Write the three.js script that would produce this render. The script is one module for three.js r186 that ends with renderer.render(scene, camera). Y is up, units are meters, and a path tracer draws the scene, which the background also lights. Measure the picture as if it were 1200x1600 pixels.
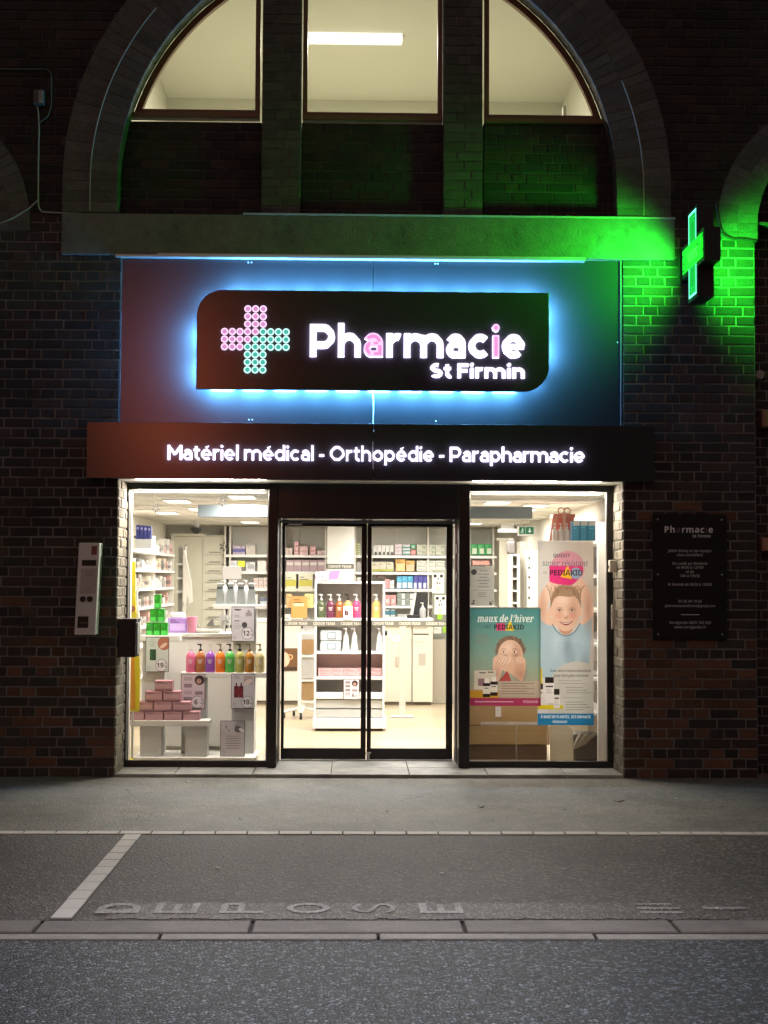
import * as THREE from 'three';
import { mergeGeometries } from 'three/addons/utils/BufferGeometryUtils.js';
import { RoundedBoxGeometry } from 'three/addons/geometries/RoundedBoxGeometry.js';
import { RectAreaLightUniformsLib } from 'three/addons/lights/RectAreaLightUniformsLib.js';

// ---------------------------------------------------------------- camera, sky, night light, exposure
const scene = new THREE.Scene();
const FPX = 2225, CAMX = -0.15, CAMH = 1.73, CAMZ = 12.5;
const camera = new THREE.PerspectiveCamera(2 * Math.atan(800 / FPX) * 180 / Math.PI, 0.75, 0.05, 300);
camera.position.set(CAMX, CAMH, CAMZ);
camera.rotation.order = 'YXZ';
camera.rotation.set(Math.atan(105 / FPX), -Math.atan(46 / FPX), 0.005);
camera.updateMatrixWorld(true);
const renderer = new THREE.WebGLRenderer({ antialias: true });
renderer.toneMapping = THREE.LinearToneMapping;
renderer.toneMappingExposure = 1.0;
renderer.shadowMap.enabled = true;
RectAreaLightUniformsLib.init();

const SKY_LEVEL = 0.095;                   // overcast town sky at night
{
  const w = 64, h = 32, d = new Float32Array(w * h * 4);
  for (let y = 0; y < h; y++) for (let x = 0; x < w; x++) {
    const e = y / (h - 1) - 0.5;          // -0.5 nadir .. 0.5 zenith
    const g = SKY_LEVEL * (e < 0 ? 0.3 : 1.15 - 0.5 * e);
    const o = (y * w + x) * 4;
    d[o] = g * 1.0; d[o + 1] = g * 0.97; d[o + 2] = g * 0.93; d[o + 3] = 1;
  }
  const t = new THREE.DataTexture(d, w, h, THREE.RGBAFormat, THREE.FloatType);
  t.mapping = THREE.EquirectangularReflectionMapping; t.magFilter = THREE.LinearFilter; t.needsUpdate = true;
  scene.background = t; scene.environment = t; scene.environmentIntensity = 1;
}
const moon = new THREE.DirectionalLight(0xfff0e0, 0.06);   // the faint night glow from the street side
moon.position.set(-6, 16, 20); moon.castShadow = true; moon.shadow.radius = 40;
moon.shadow.camera.left = -8; moon.shadow.camera.right = 8; moon.shadow.camera.top = 10; moon.shadow.camera.bottom = -4; moon.shadow.camera.far = 60;
scene.add(moon);
// a cool street lamp high over the road, out of the frame, pools light on the road and the parking bay
const LV = { shop: 30, strip: 300, halo: 1000, cross: 36, upper: 290, red: 6.5, street: 200 };

// ---------------------------------------------------------------- helpers
let seed = 7;
const rnd = () => { seed = (seed + 0x6d2b79f5) | 0; let t = Math.imul(seed ^ (seed >>> 15), 1 | seed); t = (t + Math.imul(t ^ (t >>> 7), 61 | t)) ^ t; return ((t ^ (t >>> 14)) >>> 0) / 4294967296; };
const rr = (a, b) => a + (b - a) * rnd();
const pick = (a) => a[Math.floor(rnd() * a.length)];
// where the line of sight through a photo pixel meets the upright plane z
function at(px, py, z) {
  const v = new THREE.Vector3((px - 600) / FPX, (800 - py) / FPX, -1).applyEuler(camera.rotation);
  const k = (z - CAMZ) / v.z;
  return [CAMX + v.x * k, CAMH + v.y * k, z];
}
function rect(px0, py0, px1, py1, z) {
  const a = at(px0, py0, z), b = at(px1, py0, z), c = at(px0, py1, z), d = at(px1, py1, z);
  const x0 = (a[0] + c[0]) / 2, x1 = (b[0] + d[0]) / 2, y1 = (a[1] + b[1]) / 2, y0 = (c[1] + d[1]) / 2;
  return { x0, x1, y0, y1, w: x1 - x0, h: y1 - y0, cx: (x0 + x1) / 2, cy: (y0 + y1) / 2 };
}
const used = {};
function numbered(n) { const k = used[n] = (used[n] ?? -1) + 1; return k ? n + '_' + String(k).padStart(3, '0') : n; }
function tag(o, label, category, group, kind) {
  o.userData = {};
  if (label) o.userData.label = label;
  if (category) o.userData.category = category;
  if (group) o.userData.group = group;
  if (kind) o.userData.kind = kind;
  return o;
}
function thing(name, label, category, base = [0, 0, 0], group) {
  const o = new THREE.Group(); o.name = numbered(name); o.position.set(...base); scene.add(o);
  return tag(o, label, category, group);
}
const merge = (gs) => Array.isArray(gs) ? (gs.length === 1 ? gs[0] : mergeGeometries(gs.map((g) => g.index ? g.toNonIndexed() : g).map(strip))) : gs;
function strip(g) { for (const k of Object.keys(g.attributes)) if (!['position', 'normal', 'uv', 'color'].includes(k)) g.deleteAttribute(k); return g; }
function rootOf(o) { while (o.parent && o.parent !== scene) o = o.parent; return o; }
// geometries are written in world coordinates and moved into the thing's own
function part(name, gs, m, parent, label) {
  const g = merge(gs), r = rootOf(parent).position;
  g.translate(-r.x, -r.y, -r.z);
  const o = new THREE.Mesh(g, m); o.name = name; o.castShadow = o.receiveShadow = true; parent.add(o);
  if (label) o.userData.label = label;
  return o;
}
function local(name, gs, m, parent, label) {
  const o = new THREE.Mesh(merge(gs), m); o.name = name; o.castShadow = o.receiveShadow = true; parent.add(o);
  if (label) o.userData.label = label;
  return o;
}
function single(name, gs, m, label, category, base = [0, 0, 0], group) {
  const g = merge(gs); g.translate(-base[0], -base[1], -base[2]);
  const o = new THREE.Mesh(g, m); o.name = numbered(name); o.castShadow = o.receiveShadow = true; o.position.set(...base); scene.add(o);
  return tag(o, label, category, group);
}
function struct(name, gs, m) {
  const o = new THREE.Mesh(merge(gs), m); o.name = numbered(name); o.castShadow = o.receiveShadow = true; scene.add(o);
  o.userData.kind = 'structure'; return o;
}
function copy(src, pos, turn = 0, label, name) {
  const o = src.clone(); o.name = numbered(name ?? src.name.replace(/_\d{3}$/, '')); o.userData = { ...src.userData }; o.position.set(...pos); o.rotation.y = turn; scene.add(o);
  if (label) o.userData.label = label;
  return o;
}
// uv in metres, from the way each face points
function muv(g, s = 1, ou = 0, ov = 0) {
  const p = g.attributes.position, n = g.attributes.normal, u = new Float32Array(p.count * 2);
  for (let i = 0; i < p.count; i++) {
    const ax = Math.abs(n.getX(i)), ay = Math.abs(n.getY(i)), az = Math.abs(n.getZ(i));
    let a, b;
    if (az >= ax && az >= ay) { a = p.getX(i); b = p.getY(i); } else if (ax >= ay) { a = p.getZ(i); b = p.getY(i); } else { a = p.getX(i); b = p.getZ(i); }
    u[i * 2] = a * s + ou; u[i * 2 + 1] = b * s + ov;
  }
  g.setAttribute('uv', new THREE.BufferAttribute(u, 2));
  return g;
}
// box between two corners, edges chamfered by r
function bx(x0, x1, y0, y1, z0, z1, r = 0) {
  const w = x1 - x0, h = y1 - y0, d = z1 - z0;
  const g = r > 0 ? new RoundedBoxGeometry(w, h, d, 1, Math.min(r, w / 2.1, h / 2.1, d / 2.1)) : new THREE.BoxGeometry(w, h, d);
  g.translate((x0 + x1) / 2, (y0 + y1) / 2, (z0 + z1) / 2);
  return muv(strip(g.index ? g.toNonIndexed() : g));
}
const bc = (w, h, d, x, y, z, r = 0) => bx(x - w / 2, x + w / 2, y, y + h, z - d / 2, z + d / 2, r);   // on a base point
function prism(pts, z0, z1, holes = [], curve = 24) {
  const s = pts instanceof THREE.Shape ? pts : new THREE.Shape(pts.map((p) => new THREE.Vector2(...p)));
  for (const h of holes) s.holes.push(h);
  const g = new THREE.ExtrudeGeometry(s, { depth: z1 - z0, bevelEnabled: false, curveSegments: curve });
  g.translate(0, 0, z0); return muv(g);
}
function tube(pts, r, seg = 5, n) {
  const c = new THREE.CatmullRomCurve3(pts.map((p) => new THREE.Vector3(...p)), false, 'catmullrom', 0.2);
  return strip(new THREE.TubeGeometry(c, n ?? pts.length * 6, r, seg).toNonIndexed());
}
const cyl = (r0, r1, h, x, y, z, n = 16) => strip(new THREE.CylinderGeometry(r1, r0, h, n).toNonIndexed().translate(x, y + h / 2, z));
const lathe = (prof, n = 14) => strip(new THREE.LatheGeometry(prof.map((p) => new THREE.Vector2(...p)), n).toNonIndexed());
// a picture plane lying on a front face (faces +z)
function sheet(x0, x1, y0, y1, z) { return strip(new THREE.PlaneGeometry(x1 - x0, y1 - y0).toNonIndexed().translate((x0 + x1) / 2, (y0 + y1) / 2, z)); }

// ---------------------------------------------------------------- textures
function lattice(P, s) { let q = s * 9781 + 11; const f = () => { q = (q * 16807) % 2147483647; return q / 2147483647; }; const a = new Float32Array(P * P); for (let i = 0; i < P * P; i++) a[i] = f(); return a; }
function noiseField(N, per, s) {               // tiling value noise
  const L = lattice(per, s), out = new Float32Array(N * N), k = per / N;
  for (let y = 0; y < N; y++) for (let x = 0; x < N; x++) {
    const fx = x * k, fy = y * k, ix = Math.floor(fx), iy = Math.floor(fy); let u = fx - ix, v = fy - iy; u = u * u * (3 - 2 * u); v = v * v * (3 - 2 * v);
    const a = L[(iy % per) * per + ix % per], b = L[(iy % per) * per + (ix + 1) % per], c = L[((iy + 1) % per) * per + ix % per], d = L[((iy + 1) % per) * per + (ix + 1) % per];
    out[y * N + x] = (a * (1 - u) + b * u) * (1 - v) + (c * (1 - u) + d * u) * v;
  }
  return out;
}
function tex(N, fn, srgb = false, rep) {
  const d = new Uint8Array(N * N * 4);
  for (let i = 0; i < N * N; i++) { const c = fn(i); for (let k = 0; k < 3; k++) d[i * 4 + k] = Math.max(0, Math.min(255, (Array.isArray(c) ? c[k] : c) * 255)); d[i * 4 + 3] = 255; }
  const t = new THREE.DataTexture(d, N, N); t.wrapS = t.wrapT = THREE.RepeatWrapping; t.magFilter = THREE.LinearFilter; t.minFilter = THREE.LinearMipmapLinearFilter;
  if (srgb) t.colorSpace = THREE.SRGBColorSpace;
  if (rep) t.repeat.set(rep, rep);
  t.needsUpdate = true; return t;
}
function fbm(N, list, s) { const fs = list.map(([p, w], i) => [noiseField(N, p, s + i), w]); const o = new Float32Array(N * N); for (let i = 0; i < N * N; i++) for (const [f, w] of fs) o[i] += f[i] * w; return o; }
function canvasTex(w, h, draw) {
  const c = document.createElement('canvas'); c.width = w; c.height = h; const g = c.getContext('2d'); draw(g, w, h);
  const t = new THREE.CanvasTexture(c); t.colorSpace = THREE.SRGBColorSpace; t.anisotropy = 8; return t;
}
const std = (o) => new THREE.MeshStandardMaterial({ side: THREE.FrontSide, ...o });
const rgb = (r, g, b) => new THREE.Color().setRGB(r, g, b);

const nA = fbm(512, [[8, 0.3], [32, 0.3], [128, 0.4]], 1), nB = fbm(512, [[4, 0.5], [16, 0.3], [64, 0.2]], 11), nF = fbm(512, [[128, 0.5], [256, 0.5]], 21);
const brickTex = tex(512, (i) => 0.42 + 0.5 * nA[i] + 0.35 * (nF[i] - 0.5), false);      // 1 tile = 1 m
const brickBump = tex(512, (i) => 0.2 * nB[i] + 0.8 * nF[i]);
const nM = fbm(512, [[3, 0.5], [8, 0.5]], 71);
const mortarTex = tex(512, (i) => (0.5 + 0.4 * nB[i] + 0.3 * (nF[i] - 0.5)) * (0.35 + 1.15 * nM[i]));
const plasterTex = tex(512, (i) => 0.5 + 0.6 * (nB[i] - 0.2) * 0.8 + 0.25 * (nF[i] - 0.5));
// aggregate: stones as cells
function cells(N, per, s) {
  const px = lattice(per, s), py = lattice(per, s + 1), pv = lattice(per, s + 2), o = new Float32Array(N * N), e = new Float32Array(N * N);
  for (let y = 0; y < N; y++) for (let x = 0; x < N; x++) {
    const fx = x * per / N, fy = y * per / N, ix = Math.floor(fx), iy = Math.floor(fy); let d1 = 9, d2 = 9, v = 0;
    for (let j = -1; j <= 1; j++) for (let i = -1; i <= 1; i++) {
      const k = ((iy + j + per) % per) * per + (ix + i + per) % per, dx = ix + i + px[k] - fx, dy = iy + j + py[k] - fy, d = dx * dx + dy * dy;
      if (d < d1) { d2 = d1; d1 = d; v = pv[k]; } else if (d < d2) d2 = d;
    }
    o[y * N + x] = v; e[y * N + x] = Math.min(1, (Math.sqrt(d2) - Math.sqrt(d1)) * 2.2);
  }
  return [o, e];
}
const [cv, ce] = cells(1024, 66, 5), nRoad = fbm(1024, [[6, 0.5], [24, 0.5]], 31);
const roadTex = tex(1024, (i) => { const k = 0.12 + 0.88 * Math.pow(cv[i], 3); return (0.06 + 0.94 * k * (0.25 + 0.75 * ce[i])) * (0.8 + 0.4 * nRoad[i]); });
const roadBump = tex(1024, (i) => ce[i] * (0.55 + 0.45 * cv[i]));
const GN = 2048;                                   // one tile = 4 m
const [gv, ge] = cells(GN, 210, 9), nP = fbm(GN, [[6, 0.3], [20, 0.25], [70, 0.2], [512, 0.25]], 41), nS = fbm(GN, [[9, 0.6], [34, 0.4]], 61);
const marks = new Float32Array(GN * GN);           // gum spots pale and dark, tar lines, oil stains
{
  const dab = (x, y, r, v, soft) => { const R = Math.ceil(r); for (let j = -R; j <= R; j++) for (let i = -R; i <= R; i++) { const d = Math.hypot(i, j) / r; if (d < 1) { const k = (((y + j) % GN + GN) % GN) * GN + (((x + i) % GN + GN) % GN); marks[k] += v * (soft ? (1 - d) * (0.4 + 1.2 * nS[k]) : 1); } } };
  for (let n = 0; n < 260; n++) dab(Math.floor(rnd() * GN), Math.floor(rnd() * GN), rr(2, 6), rr(-0.3, 0.16));
  for (let n = 0; n < 46; n++) dab(Math.floor(rnd() * GN), Math.floor(rnd() * GN), rr(40, 150), rr(-0.28, 0.14), true);
  for (let n = 0; n < 9; n++) { let x = rnd() * GN, y = rnd() * GN, a = rnd() * 6.3; for (let k = 0; k < 420; k++) { a += rr(-0.35, 0.35); x += Math.cos(a) * 1.6; y += Math.sin(a) * 1.6; dab(Math.floor(x), Math.floor(y), rr(1, 2.2), -0.35); } }
}
const bayTex = tex(GN, (i) => { const k = 0.05 + 0.95 * Math.pow(gv[i], 2.4); return (0.14 + 0.86 * k * (0.2 + 0.8 * ge[i])) * (0.3 + 1.3 * nP[i]) * (1 + 1.3 * marks[i]); });
const paveTex = tex(GN, (i) => (0.4 + 0.4 * gv[i] * gv[i] * ge[i]) * (0.3 + 1.25 * nP[i]) * (1 + marks[i]));
const floorTex = (() => { return canvasTex(512, 512, (g) => { g.fillStyle = '#a0978a'; g.fillRect(0, 0, 512, 512); for (let i = 0; i < 8; i++) { g.fillStyle = `rgba(${150 + rnd() * 60 | 0},${125 + rnd() * 50 | 0},${90 + rnd() * 40 | 0},0.35)`; g.fillRect(0, i * 64, 512, 63); for (let k = 0; k < 40; k++) { g.fillStyle = `rgba(90,65,40,${0.04 + rnd() * 0.08})`; g.fillRect(rnd() * 512, i * 64 + rnd() * 62, 40 + rnd() * 200, 1); } } }); })();
floorTex.wrapS = floorTex.wrapT = THREE.RepeatWrapping; floorTex.repeat.set(0.8, 0.8);

// ---------------------------------------------------------------- materials
const M = {
  brick: std({ vertexColors: true, map: brickTex, bumpMap: brickBump, bumpScale: 0.004, roughness: 0.9 }),
  mortar: std({ color: rgb(0.3, 0.28, 0.265), map: mortarTex, bumpMap: brickBump, bumpScale: 0.004, roughness: 0.95 }),
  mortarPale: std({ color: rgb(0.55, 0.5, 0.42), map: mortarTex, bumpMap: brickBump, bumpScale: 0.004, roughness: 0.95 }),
  mortarSoot: std({ color: rgb(0.085, 0.08, 0.075), map: mortarTex, bumpMap: brickBump, bumpScale: 0.004, roughness: 0.95 }),
  ringMortar: std({ color: rgb(0.15, 0.14, 0.13), map: mortarTex, bumpMap: brickBump, bumpScale: 0.003, roughness: 0.95 }),
  lintel: std({ color: rgb(0.25, 0.24, 0.225), map: plasterTex, bumpMap: plasterTex, bumpScale: 0.02, roughness: 0.85 }),
  trim: std({ color: rgb(0.12, 0.12, 0.13), roughness: 0.6 }),
  zinc: std({ color: rgb(0.55, 0.57, 0.6), metalness: 0.3, roughness: 0.4 }),
  anthracite: std({ color: rgb(0.04, 0.041, 0.048), roughness: 0.19 }),
  panel: std({ color: rgb(0.03, 0.036, 0.042), roughness: 0.2, bumpMap: brickBump, bumpScale: 0.0004 }),
  frame: std({ color: rgb(0.018, 0.017, 0.016), roughness: 0.4 }),
  black: std({ color: rgb(0.012, 0.012, 0.013), roughness: 0.5 }),
  soffit: std({ color: rgb(0.7, 0.68, 0.62), roughness: 0.6 }),
  alu: std({ color: rgb(0.6, 0.6, 0.6), metalness: 0.7, roughness: 0.35 }),
  white: std({ color: rgb(0.76, 0.74, 0.7), roughness: 0.45 }),
  offwhite: std({ color: rgb(0.66, 0.63, 0.56), roughness: 0.6 }),
  greyWhite: std({ color: rgb(0.5, 0.5, 0.48), roughness: 0.5 }),
  wall: std({ color: rgb(0.66, 0.63, 0.54), roughness: 0.9 }),
  ceiling: std({ color: rgb(0.62, 0.6, 0.54), roughness: 0.95 }),
  upperWall: std({ color: rgb(0.62, 0.61, 0.51), roughness: 0.9 }),
  floor: std({ map: floorTex, roughness: 0.32 }),
  tile: std({ color: rgb(0.45, 0.44, 0.4), roughness: 0.5, map: mortarTex }),
  wood: std({ color: rgb(0.17, 0.085, 0.035), roughness: 0.5 }),
  cardboard: std({ color: rgb(0.42, 0.28, 0.12), roughness: 0.8 }),
  beam: std({ color: rgb(0.22, 0.26, 0.28), roughness: 0.6 }),
  glass: new THREE.MeshPhysicalMaterial({ color: 0xffffff, transmission: 1, thickness: 0, roughness: 0.0, ior: 1.45 }),
  acrylic: new THREE.MeshPhysicalMaterial({ color: 0xffffff, transmission: 0.9, thickness: 0, roughness: 0.02, ior: 1.49 }),
  road: std({ color: rgb(0.33, 0.38, 0.45), map: roadTex, bumpMap: roadBump, bumpScale: 0.03, roughness: 0.6 }),
  bay: std({ color: rgb(0.29, 0.245, 0.22), map: bayTex, bumpMap: bayTex, bumpScale: 0.015, roughness: 0.72 }),
  pave: std({ color: rgb(0.36, 0.345, 0.3), map: paveTex, bumpMap: paveTex, bumpScale: 0.01, roughness: 0.68 }),
  kerb: std({ color: rgb(0.26, 0.23, 0.21), map: plasterTex, bumpMap: brickBump, bumpScale: 0.004, roughness: 0.7 }),
  tileLine: std({ color: rgb(0.62, 0.58, 0.53), bumpMap: brickBump, bumpScale: 0.003, roughness: 0.7 }),
  gutter: std({ color: rgb(0.42, 0.38, 0.34), map: plasterTex, bumpMap: brickBump, bumpScale: 0.004, roughness: 0.75 }),
  paint: std({ color: rgb(0.9, 0.85, 0.8), map: bayTex, roughness: 0.7 }),
  cable: std({ color: rgb(0.35, 0.35, 0.34), roughness: 0.6 }),
  darkCable: std({ color: rgb(0.02, 0.02, 0.02), roughness: 0.6 }),
  vend: std({ color: rgb(0.72, 0.69, 0.68), roughness: 0.5 }),
  steel: std({ color: rgb(0.75, 0.75, 0.75), metalness: 0.4, roughness: 0.35 }),
};
const tints = new Map();
function tint(r, g, b, rough = 0.5) { const k = [r, g, b, rough].join(); if (!tints.has(k)) tints.set(k, std({ color: rgb(r, g, b), roughness: rough })); return tints.get(k); }
function glow(r, g, b, map) { const m = std({ color: rgb(0.02, 0.02, 0.02), emissive: rgb(r, g, b), roughness: 0.5 }); if (map) m.emissiveMap = map; return m; }
function printed(t, rough = 0.45) { return std({ map: t, roughness: rough }); }
function paper(t, through = 0.45) { return new THREE.MeshPhysicalMaterial({ map: t, roughness: 0.9, transmission: through, thickness: 0 }); }

function area(x, y, z, w, h, col, level, dir) {     // a soft light just in front of a glowing face
  const l = new THREE.RectAreaLight(col, level, w, h);
  l.position.set(x, y, z); l.lookAt(x + dir[0], y + dir[1], z + dir[2]); scene.add(l); return l;
}
// ================================================================= THE STREET
const PAVE_Z = 2.70, KERB_Z = 5.17;
const onGround = (px, py) => { const v = new THREE.Vector3((px - 600) / FPX, (800 - py) / FPX, -1).applyEuler(camera.rotation), k = -CAMH / v.y; return [CAMX + v.x * k, 0, CAMZ + v.z * k]; };
const BX = (onGround(208, 1304)[0] + onGround(96, 1434)[0]) / 2;
struct('ground', new THREE.PlaneGeometry(160, 160).rotateX(-Math.PI / 2).translate(0, -0.12, 0), tint(0.05, 0.05, 0.05, 0.9));
struct('pavement', muv(bx(-14, 14, -0.11, 0, -0.02, PAVE_Z - 0.06), 0.25), M.pave);
struct('parking_bay', muv(bx(-14, 14, -0.11, -0.004, PAVE_Z + 0.06, KERB_Z), 0.25), M.bay);
struct('road', muv(bx(-14, 14, -0.11, -0.012, KERB_Z + 0.365, 40), 0.9), M.road);
{
  // white setts that bound the parking bay
  const row = (name, label, len, at0, n, alongX) => {
    const t = thing(name, label, 'paving line', alongX ? [0, 0, PAVE_Z] : [BX, 0, 4], undefined);
    part('mortar_bed', alongX ? bx(-14, 14, -0.11, -0.006, PAVE_Z - 0.06, PAVE_Z + 0.06) : bx(BX - 0.06, BX + 0.06, -0.1, -0.001, PAVE_Z + 0.06, KERB_Z), M.mortarSoot, t);
    for (let i = 0; i < n; i++) {
      const a = at0 + i * len, j = () => rr(-0.002, 0.002), y = rr(0.002, 0.005);
      part('sett', alongX ? bx(a + 0.004, a + len - 0.005, -0.05, y, PAVE_Z - 0.055 + j(), PAVE_Z + 0.052 + j(), 0.004) : bx(BX - 0.055 + j(), BX + 0.055 + j(), -0.05, y, a + 0.004, a + len - 0.006, 0.004), M.tileLine, t);
    }
  };
  row('white_sett_row', 'long row of pale setts along the pavement, parallel to the shopfront', 0.217, -4.34, 40, true);
  row('white_sett_row', 'short row of pale setts crossing the parking bay towards the road', 0.217, PAVE_Z + 0.06, 11, false);
  const k = thing('kerb', 'dark stone kerb between the parking bay and the road', 'kerb', [0, 0, KERB_Z + 0.1]);
  for (let i = -5; i < 6; i++) { const x = -1.18 + i * 1.06 - 0.53; part('kerb_stone', bx(x + 0.006, x + 1.05, -0.1, rr(-0.003, 0.002), KERB_Z + 0.012, KERB_Z + 0.252, 0.008), M.kerb, k); }
  part('mortar_bed', bx(-14, 14, -0.11, -0.02, KERB_Z, KERB_Z + 0.262), M.mortarSoot, k);
  const c = thing('gutter_strip', 'thin pale concrete gutter strip along the edge of the road', 'gutter', [0, -0.03, KERB_Z + 0.31]);
  for (let i = -5; i < 6; i++) { const x = -1.18 + i * 1.06 + 0.1; part('gutter_block', bx(x + 0.005, x + 1.05, -0.1, -0.005 + rr(-0.002, 0.002), KERB_Z + 0.264, KERB_Z + 0.363, 0.005), M.gutter, c); }
  // worn lettering: DEPOSE MI..., each letter lying on its side
  const lt = thing('painted_lettering', 'worn white letters painted on the parking bay beside the kerb', 'road marking', [0, 0, 5.08]);
  const strip0 = canvasTex(1024, 64, (g, w, h) => { g.fillStyle = 'rgb(72,66,62)'; g.fillRect(0, 0, w, h); for (let i = 0; i < 9000; i++) { const v = 40 + rnd() * 120; g.fillStyle = `rgb(${v | 0},${v * 0.94 | 0},${v * 0.9 | 0})`; g.fillRect(rnd() * w, rnd() * h, 1 + rnd() * 3, 1 + rnd() * 2); } });
  const band = [];
  { const n = 60; for (let i = 0; i < n; i++) { const xa = -1.4 + i * 0.053, w0 = 0.14 + 0.02 * Math.sin(i * 1.7) + rr(-0.012, 0.012), w1 = 0.12 + rr(-0.015, 0.015); const g = bx(xa, xa + 0.053, -0.02, 0.0, 4.93 - w0, 5.03 + w1); band.push(g); } }
  const bandG = merge(band); { const p = bandG.attributes.position, u = bandG.attributes.uv; for (let i = 0; i < p.count; i++) u.setXY(i, (p.getX(i) + 1.5) / 3.4, (p.getZ(i) - 4.74) / 0.44); }
  part('worn_patch', bandG, std({ map: strip0, roughness: 0.6, bumpMap: roadBump, bumpScale: 0.004 }), lt);
  const bars = (gs) => gs.map(([x0, x1, z0, z1]) => bx(x0, x1, -0.004, 0.004, z0, z1));
  const L = (px, list, ringy) => {     // list in unit cells: x along the kerb 0..1, z away from the road 0..1
    const X0 = onGround(px, 1420)[0], s = 0.226, z0 = 5.04, dz = 0.23;
    part('letter', ringy ? ringy(X0, s, z0, dz) : bars(list.map(([a, b, c, d]) => [X0 + a * s, X0 + b * s, z0 - d * dz, z0 - c * dz])), M.paint, lt);
  };
  const flat = (shape) => { const g = new THREE.ExtrudeGeometry(shape, { depth: 0.008, bevelEnabled: false, curveSegments: 14 }); g.rotateX(-Math.PI / 2).translate(0, -0.004, 0); return muv(strip(g)); };
  const dShape = (X0, s, z0, dz, full) => { const sh = new THREE.Shape(), ho = new THREE.Path(); const cx = X0 + s / 2, y0 = -z0; 
    if (full) { sh.absellipse(cx, y0 + dz / 2, s / 2, dz / 2, 0, Math.PI * 2); ho.absellipse(cx, y0 + dz / 2, s * 0.34, dz * 0.3, 0, Math.PI * 2, true); }
    else { sh.moveTo(X0, y0); sh.lineTo(X0 + s, y0); sh.lineTo(X0 + s, y0 + dz * 0.4); sh.absellipse(cx, y0 + dz * 0.4, s / 2, dz * 0.6, 0, Math.PI); ho.absellipse(cx, y0 + dz * 0.42, s * 0.32, dz * 0.34, Math.PI, 0, true); ho.lineTo(X0 + s * 0.18, y0 + dz * 0.22); ho.lineTo(X0 + s * 0.82, y0 + dz * 0.22); }
    sh.holes.push(ho); return flat(sh); };
  const E = [[0, 1, 0, 0.22], [0, 0.17, 0.2, 1], [0.42, 0.58, 0.2, 0.9], [0.83, 1, 0.2, 1]];
  L(153, 0, (a, b, c, d) => dShape(a, b, c, d, false));
  L(243, E);
  L(345, [[0, 1, 0, 0.2], [0, 0.16, 0.2, 0.9], [0.4, 0.55, 0.2, 0.9], [0.05, 0.5, 0.8, 1]]);
  L(448, 0, (a, b, c, d) => dShape(a, b, c, d, true));
  L(550, 0, (X0, s, z0, dz) => {          // a ribbon along the curve of an S that lies on its side
    const c = new THREE.CatmullRomCurve3([[0.9, 0.8], [0.65, 0.93], [0.3, 0.9], [0.12, 0.7], [0.3, 0.54], [0.7, 0.44], [0.88, 0.27], [0.68, 0.08], [0.3, 0.07], [0.08, 0.2]].map(([u, v]) => new THREE.Vector3(X0 + (1 - v) * s, 0.002, z0 - u * dz)));
    const P = c.getPoints(40), pos = [], w = 0.013; for (let i = 0; i < 40; i++) { const t = P[i + 1].clone().sub(P[i]).normalize(), nx = t.z * w, nz = -t.x * w, q = (p, k) => [p.x + nx * k, 0.004, p.z + nz * k]; const a = q(P[i], 1), b = q(P[i], -1), d = q(P[i + 1], -1), e = q(P[i + 1], 1); pos.push(...a, ...d, ...b, ...a, ...e, ...d); }
    const g = new THREE.BufferGeometry(); g.setAttribute('position', new THREE.Float32BufferAttribute(pos, 3)); g.computeVertexNormals(); if (g.attributes.normal.getY(0) < 0) { const ix = []; for (let i = 0; i < pos.length / 3; i += 3) ix.push(i, i + 2, i + 1); g.setIndex(ix); const h = g.toNonIndexed(); h.computeVertexNormals(); return muv(h); } return muv(g);
  });
  L(655, E);
  L(995, [[0, 1, 0.02, 0.16], [0, 1, 0.42, 0.55], [0, 0.9, 0.84, 0.98]]);
  L(1098, [[0, 1, 0.42, 0.62]]);
  // litter on the pavement
  const leafG = (s) => { const sh = new THREE.Shape(); sh.moveTo(-s, 0); sh.quadraticCurveTo(0, s * 0.7, s, 0); sh.quadraticCurveTo(0, -s * 0.5, -s, 0); const g = new THREE.ExtrudeGeometry(sh, { depth: 0.002, bevelEnabled: false, curveSegments: 6 }); const p = g.attributes.position; for (let i = 0; i < p.count; i++) p.setZ(i, p.getZ(i) + 0.012 * Math.pow(p.getX(i) / s, 2)); g.rotateX(-Math.PI / 2); g.computeVertexNormals(); return strip(g); };
  const P = (px, py) => { const q = onGround(px, py); q[1] = 0.001; return q; };
  const lf = [[752, 1262, 0.05, 'curled brown leaf on the pavement right of the doorway, left of two'], [967, 1253, 0.08, 'long dark leaf or twig on the pavement below the right pier']];
  for (const [px, py, s, l] of lf) { const p = P(px, py); single('fallen_leaf', leafG(s * 0.6).translate(...p), tint(0.06, 0.045, 0.03, 0.8), l, 'leaf', p); }
  const scr = [[755, 1242], [732, 1246], [800, 1229], [951, 1229], [1057, 1248], [458, 1238], [119, 1192 + 90], [403, 1252], [605, 1268], [293, 1222], [882, 1265], [375, 1280], [690, 1365], [880, 1358], [340, 1357], [1120, 1420]];
  const sw = (px, py) => `tiny pale scrap of litter on the ${py > 1306 ? 'parking bay' : 'pavement'}, ${px < 200 ? 'far left' : px < 300 ? 'left, below the left window' : px < 390 ? 'below the left window by its middle' : px < 430 ? 'below the left door post' : px < 500 ? 'left of the doorway' : px < 650 ? 'below the doorway' : px < 740 ? 'below the right door leaf' : px < 770 ? 'right of the doorway' : px < 830 ? 'below the right poster' : px < 900 ? 'below the tall poster' : px < 1000 ? 'below the right jamb' : px < 1100 ? 'before the right pier' : 'far right'}`;
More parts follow.
